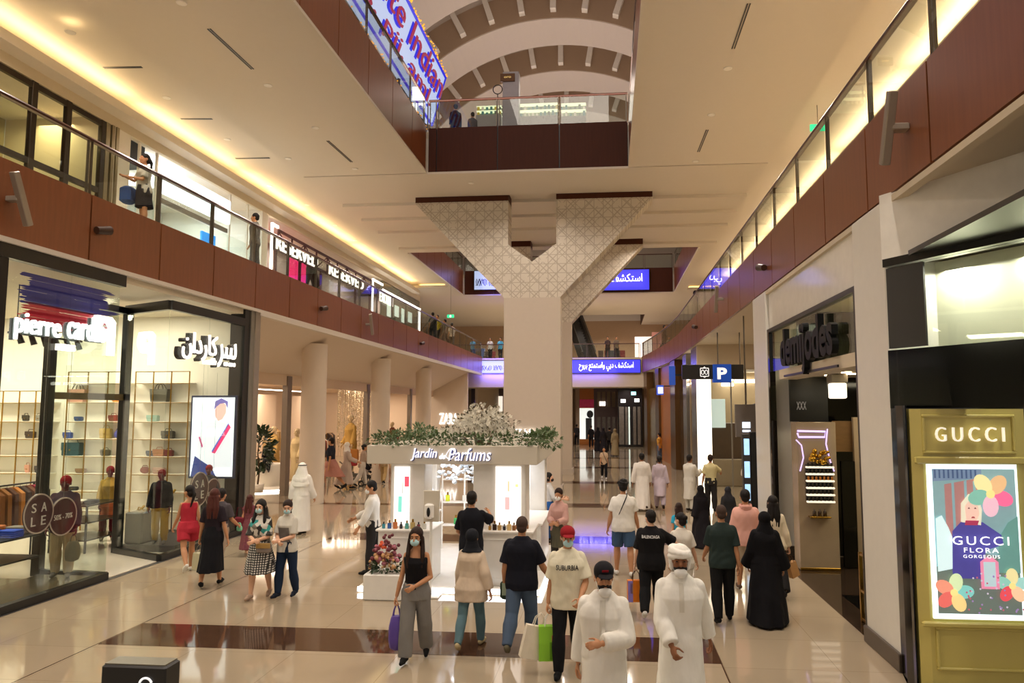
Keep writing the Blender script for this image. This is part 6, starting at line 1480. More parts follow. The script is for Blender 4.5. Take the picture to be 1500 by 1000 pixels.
def person(label, x, y, face, h, wear, hair=('short', 'black'), skin='tan', legs=((16, 8), (-15, 22)), arms=((-12, 7, 14, 0), (14, 7, 18, 0)), lean=2, twist=0, head=(0, 0), b=1., sex='m', lod=1,
           mask=None, shoes='#222222', extras=(), group=None, facial=False, name='person', cat='person', splay=2.5, belly=0., z=0.):
    K = Sk(h, legs, arms, lean, twist, head, b, sex, splay, belly); U = h
    root = thing(name, label, cat, (x, y, z), R(face), group)
    vox = (.0066, .0085, .013, .022)[lod]
    sk = SKIN[skin] if isinstance(skin, str) and skin in SKIN else skin
    K.root = root; K.objs = {}
    rem(body_mb(K, lod), 'body', sk, root, vox, 3)
    for wr in wear:
        kind, colr = wr[0], wr[1]; kw = wr[2] if len(wr) > 2 else {}; kw = dict(kw); m = colr if not isinstance(colr, str) else cloth(colr); post = kw.pop('post', None); nm = kw.pop('name', None)
        v = vox*1.15
        if kind == 'shirt': o = rem(shirt_mb(K, **kw), nm or 'shirt', m, root, v, 5, post)
        elif kind == 'trousers': o = rem(trousers_mb(K, **kw), nm or 'trousers', m, root, v, 4, post)
        elif kind == 'skirt': o = rem(skirt_mb(K, **kw), nm or 'skirt', m, root, v, 3, post)
        elif kind == 'robe':
            hem, w, d = kw.pop('hem', .045), kw.pop('w', .125), kw.pop('d', .095); sd = kw.pop('seed', 1); amp = kw.pop('amp', .05)
            kw = {**dict(sleeve=1.95, t=.015, loose=1.03, drape=.006), **kw}; mb = shirt_mb(K, hem=.53, **kw); mb.join(skirt_mb(K, top=.585, hem=hem, w=w, d=d, t=kw['t'], folds=7, amp=amp, seed=sd))
            o = rem(mb, nm or 'robe', m, root, v, 9, post)
        K.objs[nm or kind] = o
    if hair: rem(hair_mb(K, hair[0]), 'hair', HAIR[hair[1] if hair[0] != 'buzz' else 'buzz'], root, vox, 2)
    if shoes:
        sm = cloth(shoes, 'shoe_'+shoes.strip('#')) if isinstance(shoes, str) else shoes
        for hip, kn, an, FM in K.leg:
            mb = MB()
            for q0, q1, r0, r1 in (((0, -.020, -.021), (0, .05, -.018), .0225, .0255), ((0, .045, -.024), (0, .098, -.028), .0255, .0155)): mb.cap(an+FM @ (Vector(q0)*U), an+FM @ (Vector(q1)*U), r0*U, r1*U, 10)
            rem(mb, 'shoe', sm, root, max(vox, .008), 2)
    if mask is not None:
        mk, dz = mask; mb = MB(); head_ell(mb, K, (0, .040, .898+dz), (.0335, .0285, .027))
        fm_ = rem(mb, 'face_mask', mk, root, max(.005, vox*.7), 2)
        if lod == 0: 
            for sd in (-1, 1): MB().tube([K.hp(sd*.030, .045, .906+dz), K.hp(sd*.0455, .01, .924), K.hp(sd*.046, -.008, .915)], .0018, 5).build('ear_loop', mk, fm_, True)
    if facial:
        for sd in (-1, 1):
            MB().ell(K.hp(sd*.0185, .0475, .929), (.0062*U, .0035*U, .0035*U), K.H, 10, 8).build('eye', mat('eye_dark', '#20150f', rough=.2), root, True)
            MB().tube([K.hp(sd*.008, .0535, .941), K.hp(sd*.020, .0525, .945), K.hp(sd*.031, .045, .941)], [.0022*U, .0026*U, .0014*U], 6).build('eyebrow', HAIR['black'], root, True)
    for ex in extras: ex(K, root, vox)
    K.M = Matrix.Translation((x, y, z)) @ Matrix.Rotation(R(face), 4, 'Z')
    return K
# ---- accessories worn by a person (parts)
def ex_cap(colr, brimc=None, lod=0):
    def f(K, root, vox):
        U = K.U; m = cloth(colr); mb = MB(); head_ell(mb, K, (0, -.004, .958), (.050, .060, .046)); K.cap = rem(mb, 'cap', m, root, vox, 2)
        mb = MB(); mb.ell(K.hp(0, .066, .950), (.042*U, .036*U, .0055*U), K.H @ RX(-10), 18, 8); rem(mb, 'cap_brim', cloth(brimc or colr), K.cap, max(vox*.8, .006), 1)
    return f
def ex_beard(K, root, vox):
    mb = MB(); head_ell(mb, K, (0, .022, .886), (.0355, .034, .026)); head_ell(mb, K, (0, .049, .901), (.018, .010, .0045)); rem(mb, 'beard', HAIR['black'], root, vox*.9, 2)
def ex_hijab(colr, drape=.80, wide=1.):
    def f(K, root, vox):
        U = K.U; m = cloth(colr); mb = MB(); head_ell(mb, K, (0, -.012, .943), (.054, .061, .060)); head_ell(mb, K, (0, -.010, .895), (.050, .052, .05))
        mb.loft([[K.hp(.050*math.cos(a), -.008+.052*math.sin(a), .89) for a in [2*PI*i/24 for i in range(24)]], [K.pt(.074*wide*math.cos(a), -.008+.060*math.sin(a), .845) for a in [2*PI*i/24 for i in range(24)]], [K.pt(.112*wide*math.cos(a), -.004+.076*math.sin(a), drape) for a in [2*PI*i/24 for i in range(24)]]])
        rem(mb, 'headscarf', m, root, vox*1.1, 4)
    return f
def ex_wrap(K, root, vox):
    m = cloth('#e9e5dc'); mb = MB(); head_ell(mb, K, (0, -.010, .955), (.053, .060, .049)); head_ell(mb, K, (0, -.030, .915), (.048, .040, .05))
    for i, (dy, z) in enumerate(((0, .945), (.004, .962), (.002, .976))): mb.tube([K.hp(.050*math.cos(a)*(1-.06*i), -.006+dy+.060*math.sin(a)*(1-.05*i), z+.010*math.sin(a+i)) for a in [2*PI*k/24 for k in range(25)]], .013*K.U, 8)
    for sd in (-1, 1): mb.cap(K.hp(sd*.044, -.004, .93), K.hp(sd*.040, -.004, .885), .013*K.U, .012*K.U, 10)
    rem(mb, 'head_wrap', m, root, vox, 2)
def ex_ghutra(K, root, vox):
    U = K.U; m = cloth('#e6e3da'); mb = MB(); head_ell(mb, K, (0, -.008, .951), (.053, .061, .054))
    mb.loft([[K.hp(.053*math.cos(a), -.012+.058*math.sin(a), .94) for a in [2*PI*i/28 for i in range(28)]], [K.pt(.10*math.cos(a), -.02+.062*math.sin(a), .84) for a in [2*PI*i/28 for i in range(28)]], [K.pt(.145*math.cos(a), -.035+.07*math.sin(a), .70) for a in [2*PI*i/28 for i in range(28)]], [K.pt(.12*math.cos(a), -.04+.07*math.sin(a), .66) for a in [2*PI*i/28 for i in range(28)]]])
    rem(mb, 'headcloth', m, root, vox*1.1, 4)
    MB().tube([K.hp(.0535*math.cos(a), -.008+.0615*math.sin(a), .968) for a in [2*PI*k/24 for k in range(25)]], .0065*U, 8).build('head_cord', BLACK, root, True)
def ex_strap(side, colr='#141414', bag=True):
    def f(K, root, vox):
        fr, bk = [], []
        for i in range(13):
            k = i/12; x = side*(.040-.125*k); z = .842-.285*k; rx, ry, yo = K.tr(z); u = min(abs(x)/(rx+.016), .985); yy = (ry+.020)*(1-u**2.3)**(1/2.3)
            fr.append(K.pt(x, yo+yy, z)); bk.append(K.pt(x, yo-yy, z))
        pts = [K.pt(side*.040, -.01, .862)]+fr+[K.pt(-side*.118, 0, .545)]+bk[::-1]+[K.pt(side*.040, -.01, .862)]
        MB().tube(pts, .011, 6).build('crossbody_strap', cloth(colr), root, True)
    return f
def ex_hood(colr):
    def f(K, root, vox):
        U = K.U; mb = MB(); mb.tube([K.pt(.05*math.cos(a), -.012+.05*math.sin(a)-.012*(math.sin(a) < 0), .848-.012*(math.sin(a) < 0)) for a in [2*PI*k/20 for k in range(21)]], .016*U, 8)
        mb.ell(K.pt(0, -.062, .822), (.055*U, .022*U, .03*U), K.T, 14, 8); rem(mb, 'hood', cloth(colr), root, vox, 3)
    return f
def lettering(K, key, txt, back, zc, w, h, colr, xc=0.):
    o = K.objs[key]; m = mat('print_'+colr.strip('#'), colr, rough=.7)
    def post(ob, me):
        bvh = BVHTree.FromPolygons([v.co for v in me.vertices], [tuple(p.vertices) for p in me.polygons])
        b, tw, th = text_mb(txt, size=1, extrude=0, res=2, bold=.015); s_ = -1 if back else 1; out = []
        for v in b.v:
            lx = xc+(v[0]/tw)*w*(1 if back else -1); lz = zc*K.U+(v[1]/th)*h
            hit = bvh.ray_cast(Vector((lx, 2*s_, lz)), Vector((0, -s_, 0)))
            p = hit[0] if hit[0] is not None else Vector((lx, .1*s_, lz)); out.append(p+Vector((0, .009*s_, 0)))
        q = MB(); q.add(out, b.f); q.build('lettering', m, ob, True)
    for i, (ob, p0) in enumerate(REM):
        if ob is o: REM[i] = (ob, post)
def patch(K, key, zc, w, h, colr, back=False, xc=0., name='print'):
    o = K.objs[key]; m = colr if not isinstance(colr, str) else mat('patch_'+colr.strip('#'), colr, rough=.8, var=.5, scale=12)
    prev = [p for ob, p in REM if ob is o][0]
    def post(ob, me):
        if prev: prev(ob, me)
        bvh = BVHTree.FromPolygons([v.co for v in me.vertices], [tuple(p.vertices) for p in me.polygons]); s_ = -1 if back else 1; n = 10; vs = []
        for j in range(n+1):
            for i in range(n+1):
                lx = xc+(i/n-.5)*w; lz = zc*K.U+(j/n-.5)*h; hit = bvh.ray_cast(Vector((lx, 2*s_, lz)), Vector((0, -s_, 0))); p = hit[0] if hit[0] is not None else Vector((lx, .1*s_, lz)); vs.append(p+Vector((0, .004*s_, 0)))
        q = MB(); q.add(vs, [(j*(n+1)+i, j*(n+1)+i+1, (j+1)*(n+1)+i+1, (j+1)*(n+1)+i) for j in range(n) for i in range(n)], True); q.build(name, m, ob, True)
    for i, (ob, p0) in enumerate(REM):
        if ob is o: REM[i] = (ob, post)
# ---- things in hands
def wgrip(K, i): return K.M @ K.grip(i)
def paper_bag(pos, w, h, d, rz, colr, label, stripe=None, handle='#3a2c22', name='shopping_bag', hl=.16, tilt=0):
    t = thing(name, label, 'bag', pos, R(rz)); t.rotation_euler = (0, R(tilt), R(rz)); m = cloth(colr, 'paper_'+colr.strip('#'), .04, .6)
    MB().loft([[(sx*w/2*f, sy*d/2*g, z) for sx, sy in ((-1, -1), (1, -1), (1, 1), (-1, 1))] for f, g, z in ((1, 1, -hl-h), (1, 1, -hl-h*.5), (1, .8, -hl))], False).build('body', m, t, True)
    for s_ in (-1, 1): MB().tube([(-w*.22, s_*d*.36, -hl-.01), (-w*.18, s_*d*.25, -hl*.4), (0, s_*.012, -.004), (w*.18, s_*d*.25, -hl*.4), (w*.22, s_*d*.36, -hl-.01)], .006, 6).build('handle', cloth(handle), t, True)
    if stripe:
        for x0, x1, z0, z1, c in stripe:
            MB().bbox(w*x0, w*x1, -d/2-.006, -d/2+.002, -hl-h*z1, -hl-h*z0, .002).build('print', cloth(c), t, True)
    return t
def soft_bag(pos, w, h, d, rz, colr, label, name='plastic_bag', hl=.14):
    t = thing(name, label, 'bag', pos, R(rz)); m = cloth(colr, 'softbag_'+colr.strip('#'), .12, .35); rg = []
    for f, z in ((.35, -hl-h), (.85, -hl-h*.93), (1, -hl-h*.7), (.98, -hl-h*.35), (.7, -hl-.02), (.55, -hl)):
        rg.append([(w/2*f*math.cos(a)*(1+.06*math.sin(5*a)), d/2*f*math.sin(a)*(1+.08*math.sin(4*a)), z) for a in [2*PI*i/24 for i in range(24)]])
    MB().loft(rg).build('body', m, t, True)
    for s_ in (-1, 1): MB().tube([(s_*w*.22, 0, -hl), (s_*w*.16, 0, -hl*.5), (s_*.01, 0, -.005)], [.014, .011, .009], 6).build('handle', m, t, True)
    return t
def PL(px, pf, pt):
    q = onz(px, pf); return q.x, q.y, ony(px, pt, q.y).z
def ex_badge(K, root, vox):
    MB().bbox(-.03, .03, -.004, .004, -.012, .012, .003).xf(Matrix.Translation(K.hp(0, .0545, .972)) @ (K.H @ RX(-24)).to_4x4()).build('cap_emblem', cloth('#8c1c24'), K.cap, True)
# ================================================================== the people in the photograph, nearest first
BLK = '#15140f'
q = ony(884, 825, 7.0)
K = person('man in a white robe and black cap with his mask under his chin', q.x, 7.0, 176, q.z-.0, [('robe', '#e4e0d6', dict(w=.135, d=.10, seed=3))], hair=('short', 'black'), skin='tan', lod=0,
    legs=((14, 6), (-14, 20)), arms=((26, 12, 84, 52, .5), (-10, 9, 12, 0, .4)), head=(12, -4), mask=(MASKW, -.030), extras=(ex_cap('#18161a'), ex_beard, ex_badge), facial=True, shoes='#4a3222', b=1.06, belly=.006)
patch(K, 'robe', .74, .05, .30, cloth('#cfcabd'), name='placket')
q = ony(995, 800, 7.5)
K = person('man in a long white robe and wound white headscarf with a mask on his chin', q.x, 7.5, 180, q.z, [('robe', '#e8e5dc', dict(w=.135, d=.10, seed=5))], hair=None, skin='brown', lod=0,
    legs=((-14, 20), (16, 8)), arms=((-22, 14, 10, 0, .4), (20, 4, 32, 34, .7)), head=(0, -2), mask=(MASKW, -.026), extras=(ex_wrap, ex_beard), facial=True, shoes='#5a3a28', b=1.02)
patch(K, 'robe', .75, .045, .26, cloth('#d2cdc0'), name='placket')
x, y, h = PL(832, 985, 771)
K = person('man in a red cap and cream T-shirt with dark block lettering', x, y, 182, h, [('shirt', '#d9d2ba', dict(sleeve=.85, loose=1.12, t=.016, hem=.45)), ('trousers', '#131215', dict(t=.008))], hair=('short', 'black'), skin='tan', lod=0,
    legs=((-14, 24), (18, 8)), arms=((14, 14, 50, 30, .7), (-4, 9, 16, 0, .9)), head=(6, -3), mask=(MASKB, 0), extras=(ex_cap('#8c1a22'),), facial=True, shoes='#101012', b=1.02)
lettering(K, 'shirt', 'SUBURBIA', False, .735, .27, .062, '#24242a')
g = wgrip(K, 1)
paper_bag(g, .26, .40, .12, 8, '#8cc63a', 'bright green shopping bag with a pink mark, held by the man in the red cap', [(.1, .35, .25, .85, '#c8565a'), (.0, .2, .45, .95, '#6aa02a')], '#e8e4dc')
paper_bag(g+Vector((-.10, .03, -.02)), .30, .38, .10, 20, '#dcd2be', 'cream shopping bag hanging behind the bright green bag', None, '#d8d0c0', tilt=14)
x, y, h = PL(608, 967, 775)
K = person('woman in a black camisole and grey wide jeans with long brown hair', x, y, 184, h, [('shirt', '#131114', dict(sleeve=0, hem=.535, neck=.775, t=.008)), ('trousers', '#7d7a76', dict(t=.010, wide=.020))], hair=('long_front', 'brown'), skin='tan', sex='f', lod=0,
    legs=((-10, 16), (12, 6)), arms=((6, 14, 78, 50, .5), (2, 13, 8, 0, .9)), head=(-6, -3), mask=(MASKB, 0), facial=True, shoes='#151515')
soft_bag(wgrip(K, 1), .20, .42, .16, 10, '#5b4794', 'violet carrier bag held by the woman in the black camisole')
x, y, h = PL(690, 948, 776)
K = person('woman in a black headscarf, cream jacket and pale blue jeans seen from behind', x, y, -4, h, [('shirt', '#cdb9a2', dict(sleeve=1.9, hem=.40, loose=1.14, t=.020, flare=.012)), ('trousers', '#5c7880', dict(t=.006))], hair=None, skin='tan', sex='f', lod=0,
    legs=((-18, 18), (16, 8)), arms=((8, 10, 18, 0), (-10, 17, 14, 0)), extras=(ex_hijab('#1a1c22', .81, .9),), shoes='#b3a27c')
x, y, h = PL(764, 952, 758)
K = person('sturdy man in a navy T-shirt and jeans with cropped hair seen from behind', x, y, -6, h, [('shirt', '#14151f', dict(sleeve=.85, hem=.455, loose=1.08, t=.014)), ('trousers', '#4a5a70', dict(t=.012))], hair=('buzz', 'buzz'), skin='tan', lod=0,
    legs=((-20, 16), (14, 8)), arms=((-4, 12, 26, 10), (14, 20, 30, 0)), head=(8, 0), b=1.1, shoes='#5d5744')
g = wgrip(K, 0); t = thing('leaf_bag', 'small dark pouch with pale green print in the hand of the navy T-shirt man', 'bag', g)
MB().bbox(-.08, .08, -.05, .05, -.12, .12, .03).build('body', cloth('#3a4a3c'), t, True); MB().bbox(-.05, .05, -.056, -.048, -.06, .1, .004).build('print', cloth('#a8b8a0'), t, True)
x, y, h = PL(955, 902, 748)
K = person('man in black with white lettering across his back', x, y, -4, h, [('shirt', '#121113', dict(sleeve=.95, hem=.44, loose=1.18, t=.018)), ('trousers', '#121214', dict(t=.014))], hair=('short', 'black'), skin='light', lod=0,
    legs=((-16, 22), (16, 8)), arms=((4, 12, 10, 0, .9), (24, 52, 24, 0)), head=(28, 0), mask=(MASKW, 0), b=1.06, shoes='#c9c8c4')
lettering(K, 'shirt', 'BALENCIAGA', True, .765, .27, .045, '#e6e4de')
paper_bag(wgrip(K, 0)+Vector((0, 0, 0)), .27, .32, .13, 6, '#d9791f', 'orange paper shopping bag with violet print held by the man in black', [(-.5, -.22, 0, 1, '#8a7ac0'), (-.38, -.2, .1, .6, '#e0a050')], '#4a2c14')
x, y, h = PL(1000, 896, 752)
K = person('woman in a white T-shirt with dark gathered hair walking beside the man in black', x, y, 2, h, [('shirt', '#ddd6c8', dict(sleeve=.8, hem=.44, loose=1.15, t=.016)), ('trousers', '#d2c8b6', dict(t=.012))], hair=('bun', 'black'), skin='light', sex='f', lod=1,
    arms=((4, 8, 14, 0), (4, 16, 14, 0)), head=(40, 0), mask=(MASKW, 0), shoes='#c8c2b8')
x, y, h = PL(996, 838, 737)
K = person('brown-haired woman with a turquoise top walking ahead of the white T-shirt woman', x, y, 0, h, [('shirt', '#2f9fc0', dict(sleeve=.5, hem=.46)), ('trousers', '#cfc6b6')], hair=('long', 'brown'), skin='tan', sex='f', lod=1)
x, y, h = PL(914, 843, 706)
K = person('man in a white T-shirt and denim shorts with a black crossbody strap', x, y, 0, h, [('shirt', '#ddd9d0', dict(sleeve=.7, hem=.46, loose=1.1, t=.015)), ('trousers', '#3c5470', dict(leg=.44, t=.018, name='shorts'))], hair=('curly', 'black'), skin='tan', lod=1,
    legs=((8, 6), (-8, 10)), arms=((2, 14, 14, 0), (6, 13, 12, 0)), b=1.08, extras=(ex_strap(1),), shoes='#dcdad4', splay=5)
x, y, h = PL(1060, 911, 743)
K = person('man in a dark green T-shirt and black trousers seen from behind', x, y, 2, h, [('shirt', '#26322f', dict(sleeve=.85, hem=.46, loose=1.06)), ('trousers', '#131314', dict(t=.010))], hair=('buzz', 'buzz'), skin='tan', lod=0,
    legs=((-8, 12), (8, 4)), arms=((14, 10, 38, 0), (-8, 9, 10, 0)), b=1.06, shoes='#0f0f10')
x, y, h = PL(1124, 911, 752)
K = person('woman in a sweeping black abaya and black headscarf', x, y, -6, h, [('robe', '#0d0c10', dict(w=.185, d=.16, seed=8, amp=.07, t=.03, drape=.03, hem=.02))], hair=None, skin='tan', sex='f', lod=0,
    legs=((-12, 14), (14, 6)), arms=((6, 12, 24, 0), (0, 13, 18, 0)), extras=(ex_hijab('#0c0b0f', .78, 1.05),), shoes='#111111', b=1.08)
x, y, h = PL(1095, 866, 718)
K = person('man in a pink hooded T-shirt and sandals', x, y, -2, h, [('shirt', '#d6a294', dict(sleeve=.9, hem=.45, loose=1.12, t=.018)), ('trousers', '#b9ab98', dict(leg=.46, t=.018, name='shorts'))], hair=('short', 'black'), skin='tan', lod=1,
    arms=((4, 10, 12, 0), (0, 12, 14, 0)), extras=(ex_hood('#d29a8c'),), shoes='#5a4638')
x, y, h = PL(1136, 872, 727)
K = person('woman with long black hair in a cream blouse beside the pink hooded man', x, y, -4, h, [('shirt', '#d9c9ae', dict(sleeve=1.9, hem=.46, loose=1.1)), ('trousers', '#1d1b1c', dict(wide=.02))], hair=('long', 'black'), skin='light', sex='f', lod=1, arms=((4, 8, 12, 0), (-2, 13, 14, 0, .9)))
paper_bag(wgrip(K, 1), .16, .26, .10, 30, '#b98b5a', 'tan paper bag held by the woman in the cream blouse', None, '#5a4028', tilt=-18)
# passers-by at mid distance
x, y, h = PL(1028, 800, 711)
person('woman in a wide black abaya walking in front of the man with folded sleeves', x, y, 10, h, [('robe', '#141014', dict(w=.18, d=.15, seed=2, t=.03, drape=.02, hem=.02))], hair=None, skin='tan', sex='f', lod=1, extras=(ex_hijab('#120f12', .78, 1.1),))
x, y, h = PL(1068, 796, 713)
person('woman in a charcoal abaya with a grey headscarf near the totem screens', x, y, -8, h, [('robe', '#262628', dict(w=.16, d=.13, seed=6, t=.025, hem=.02))], hair=None, skin='tan', sex='f', lod=1, extras=(ex_hijab('#2c2c30', .78, 1.),))
x, y, h = PL(941, 747, 664)
person('broad man in a white kandura with bare black hair walking away', x, y, 2, h, [('robe', '#d6d0c8', dict(w=.135, d=.10, seed=1))], skin='brown', lod=1, b=1.15, arms=((-8, 12, 12, 0), (8, 10, 16, 0)), shoes='#3a2a20')
x, y, h = PL(967, 745, 668)
person('man in a lavender grey tunic and trousers walking beside the broad man', x, y, -4, h, [('robe', '#b9abb4', dict(w=.11, d=.085, hem=.26, seed=4)), ('trousers', '#b0a2ac', dict(t=.016))], skin='brown', lod=1, b=1.05, arms=((4, 8, 10, 0), (-6, 10, 12, 0)), shoes='#3a2a22')
x, y, h = PL(1011, 748, 667)
person('man in a pale kurta gesturing with raised hands under the glowing pillar', x, y, -40, h, [('robe', '#cfcbc0', dict(w=.11, d=.085, hem=.22, seed=7)), ('trousers', '#c4c0b4')], skin='brown', lod=1, legs=((3, 2), (-3, 3)), arms=((30, 6, 70, 20), (38, 8, 74, 10)), shoes='#2a2420')
x, y, h = PL(1042, 748, 667)
person('man in a pale yellow polo and dark trousers with one hand on a rail', x, y, -12, h, [('shirt', '#c8bd8e', dict(sleeve=.8, hem=.48)), ('trousers', '#2b2827', dict(t=.014))], hair=('short', 'brown'), skin='tan', lod=1, legs=((3, 2), (-3, 3)), arms=((0, 12, 10, 0), (40, 42, 44, 10)), shoes='#1c1a1a')
x, y, h = PL(1101, 748, 662)
person('man in a white shirt with a dark bag half behind the pale stone pilaster', x, y, 20, h, [('shirt', '#d8d4cc', dict(sleeve=1.8, hem=.46, loose=1.1)), ('trousers', '#4a4440')], skin='brown', lod=1, legs=((4, 3), (-3, 3)), arms=((20, 8, 60, 30), (5, 8, 15, 0)))
x, y, h = PL(885, 701, 655)
person('child in a beige T-shirt walking towards the kiosk across the empty floor', x, y, 180, h, [('shirt', '#c9ad90', dict(sleeve=.7, hem=.45)), ('trousers', '#16151a')], skin='tan', lod=2, extras=(ex_strap(1),), shoes='#c8c8cc')
q = ony(966, 640, 46.0); x, y, h = q.x, q.y, 1.72
person('man in an orange yellow shirt standing before the copper wall panel', x, y, 60, h, [('shirt', '#d8a24a', dict(sleeve=.8)), ('trousers', '#5a6a80')], skin='tan', lod=2, legs=((2, 2), (-2, 2)))
# left group
x, y, h = PL(273, 838, 712)
K = person('woman in a coral red sleeveless playsuit with a belt bag', x, y, 42, h, [('shirt', '#b02e3c', dict(sleeve=0, hem=.50, neck=.80, t=.010)), ('trousers', '#b02e3c', dict(leg=.30, t=.022, name='shorts'))], hair=('pony', 'black'), skin='tan', sex='f', lod=0,
    legs=((-22, 26), (14, 6)), arms=((16, 12, 26, 0), (-10, 10, 20, 0)), head=(30, 0), shoes='#d8d4cc')
g = K.M @ K.pt(-.02, .09, .60); t = thing('belt_bag', 'brown belt bag at the waist of the woman in coral red', 'bag', g, R(42)); MB().ell((0, 0, 0), (.10, .045, .05)).build('body', cloth('#3d2f26'), t, True); MB().bbox(-.05, .05, .03, .05, -.02, .0, .004).build('zip', BLACK, t, True)
x, y, h = PL(309, 858, 718)
K = person('woman in a long black skirt and dark top with auburn hair', x, y, 14, h, [('shirt', '#231a20', dict(sleeve=.8, hem=.56)), ('skirt', '#0f0e12', dict(top=.62, hem=.17, w=.125, d=.10, seed=4))], hair=('long', 'red'), skin='tan', sex='f', lod=0,
    legs=((-12, 14), (12, 6)), arms=((2, 12, 14, 0, .9), (-8, 14, 14, 0)), shoes='#141212')
paper_bag(wgrip(K, 0)+Vector((-.0, .0, -.0)), .16, .30, .26, 60, '#b9b294', 'pale box-shaped paper bag held low by the woman in the black skirt', None, '#8a8470')
x, y, h = PL(320, 838, 716)
K = person('man in a grey T-shirt and sand trousers with a red neckband', x, y, -4, h, [('shirt', '#4a4448', dict(sleeve=.8, hem=.46)), ('trousers', '#a08c78', dict(t=.012))], skin='tan', lod=1, arms=((4, 8, 14, 0), (16, 12, 40, 0, .9)), shoes='#b8a8a0')
soft_bag(wgrip(K, 1)+Vector((0, 0, .1)), .12, .12, .08, 0, '#7fc8a4', 'mint green pouch in the hand of the man in the grey T-shirt', hl=.05)
x, y, h = PL(363, 812, 725)
K = person('woman in a long maroon patterned dress with auburn hair', x, y, 10, h, [('shirt', mat('maroon_print', '#6a3038', rough=.8, var=.6, scale=26), dict(sleeve=.3, hem=.56)), ('skirt', mat('maroon_print', '#6a3038'), dict(top=.62, hem=.12, w=.12, d=.10, seed=5))], hair=('long', 'red'), skin='tan', sex='f', lod=1, shoes='#c09a80')
g = wgrip(K, 0); t = thing('shoulder_bag', 'dark red shoulder bag beside the maroon patterned dress', 'bag', g+Vector((-.06, 0, .28))); MB().bbox(-.11, .11, -.05, .05, -.2, 0, .03).build('body', cloth('#6a1f2c'), t, True); MB().tube([(-.08, 0, -.01), (-.05, 0, .2), (.05, 0, .2), (.08, 0, -.01)], .008, 6).build('strap', cloth('#6a1f2c'), t, True)
def m_plaid():
    m = mat('plaid_cloth', '#cfc9be', rough=.85); nt, b = nodes_of(m); tc = [n for n in nt.nodes if n.type == 'TEX_COORD'][0]
    w1 = nt.nodes.new('ShaderNodeTexWave'); w1.inputs['Scale'].default_value = 8.5; w1.bands_direction = 'Z'; w2 = nt.nodes.new('ShaderNodeTexWave'); w2.inputs['Scale'].default_value = 8.5; w2.bands_direction = 'X'
    mu = nt.nodes.new('ShaderNodeMath'); mu.operation = 'MULTIPLY'; cr = nt.nodes.new('ShaderNodeValToRGB')
    for w_ in (w1, w2): nt.links.new(tc.outputs['Object'], w_.inputs['Vector'])
    nt.links.new(w1.outputs['Fac'], mu.inputs[0]); nt.links.new(w2.outputs['Fac'], mu.inputs[1]); nt.links.new(mu.outputs[0], cr.inputs[0])
    cr.color_ramp.elements[0].color = (*lin('#2a2826'), 1); cr.color_ramp.elements[1].color = (*lin('#d8d2c8'), 1); cr.color_ramp.elements[0].position = .1; cr.color_ramp.elements[1].position = .6
    nt.links.new(cr.outputs[0], b.inputs['Base Color']); return m
def m_print():
    m = mat('colour_print', '#8a9a94', rough=.85); nt, b = nodes_of(m); tc = [n for n in nt.nodes if n.type == 'TEX_COORD'][0]
    v = nt.nodes.new('ShaderNodeTexVoronoi'); v.inputs['Scale'].default_value = 13; cr = nt.nodes.new('ShaderNodeValToRGB'); sp = nt.nodes.new('ShaderNodeSeparateColor')
    nt.links.new(tc.outputs['Object'], v.inputs['Vector']); nt.links.new(v.outputs['Color'], sp.inputs[0]); nt.links.new(sp.outputs[0], cr.inputs[0]); cr.color_ramp.interpolation = 'CONSTANT'
    e = cr.color_ramp.elements; e[0].color = (*lin('#2c2a28'), 1); e[1].position = .3; e[1].color = (*lin('#cfcabe'), 1)
    for p, c in ((.55, '#2f8f8a'), (.7, '#7a7468'), (.85, '#3a3734')): k_ = e.new(p); k_.color = (*lin(c), 1)
    nt.links.new(cr.outputs[0], b.inputs['Base Color']); return m
x, y, h = PL(379, 876, 734)
K = person('masked woman in a plaid knee-length dress with a printed top', x, y, 184, h, [('skirt', m_plaid(), dict(top=.62, hem=.27, w=.155, d=.13, seed=2, amp=.1, name='dress_skirt')), ('shirt', m_print(), dict(sleeve=.95, hem=.58, t=.016, loose=1.05))], hair=('long_front', 'black'), skin='light', sex='f', lod=0,
    legs=((-10, 12), (10, 5)), arms=((18, 8, 72, 40, .6), (18, 8, 76, 42, .6)), head=(-8, -4), mask=(MASKB, 0), facial=True, shoes='#a98d78')
g = K.M @ K.pt(-.08, .11, .53); t = thing('handbag', 'small tan and grey handbag worn in front of the plaid dress', 'bag', g, R(184)); MB().bbox(-.12, .12, -.045, .045, -.09, .07, .025).build('body', cloth('#8a7d74'), t, True); MB().bbox(-.12, .12, .035, .055, -.01, .075, .015).build('flap', cloth('#a8864e'), t, True)
x, y, h = PL(418.5, 874, 734)
K = person('masked woman in a white printed T-shirt and dark blue jeans', x, y, 172, h, [('shirt', '#cfcabd', dict(sleeve=.85, hem=.46, t=.012)), ('trousers', '#1c2a40', dict(t=.008))], hair=('pony', 'brown'), skin='light', sex='f', lod=0,
    legs=((-6, 8), (8, 4)), arms=((16, 8, 74, 40, .6), (16, 8, 70, 44, .6)), head=(22, -14), mask=(MASKB, 0), facial=True, shoes='#1e2430')
patch(K, 'shirt', .66, .20, .24, '#6d6864')
x, y, h = PL(440, 781, 680)
person('man in a white kandura and white headcloth with a black cord, seen from behind', x, y, -10, h, [('robe', '#dedad2', dict(w=.15, d=.11, seed=9, t=.024, drape=.012))], hair=None, skin='tan', lod=1, extras=(ex_ghutra,), b=1.1, legs=((6, 4), (-6, 8)))
x, y, h = PL(484, 718, 640)
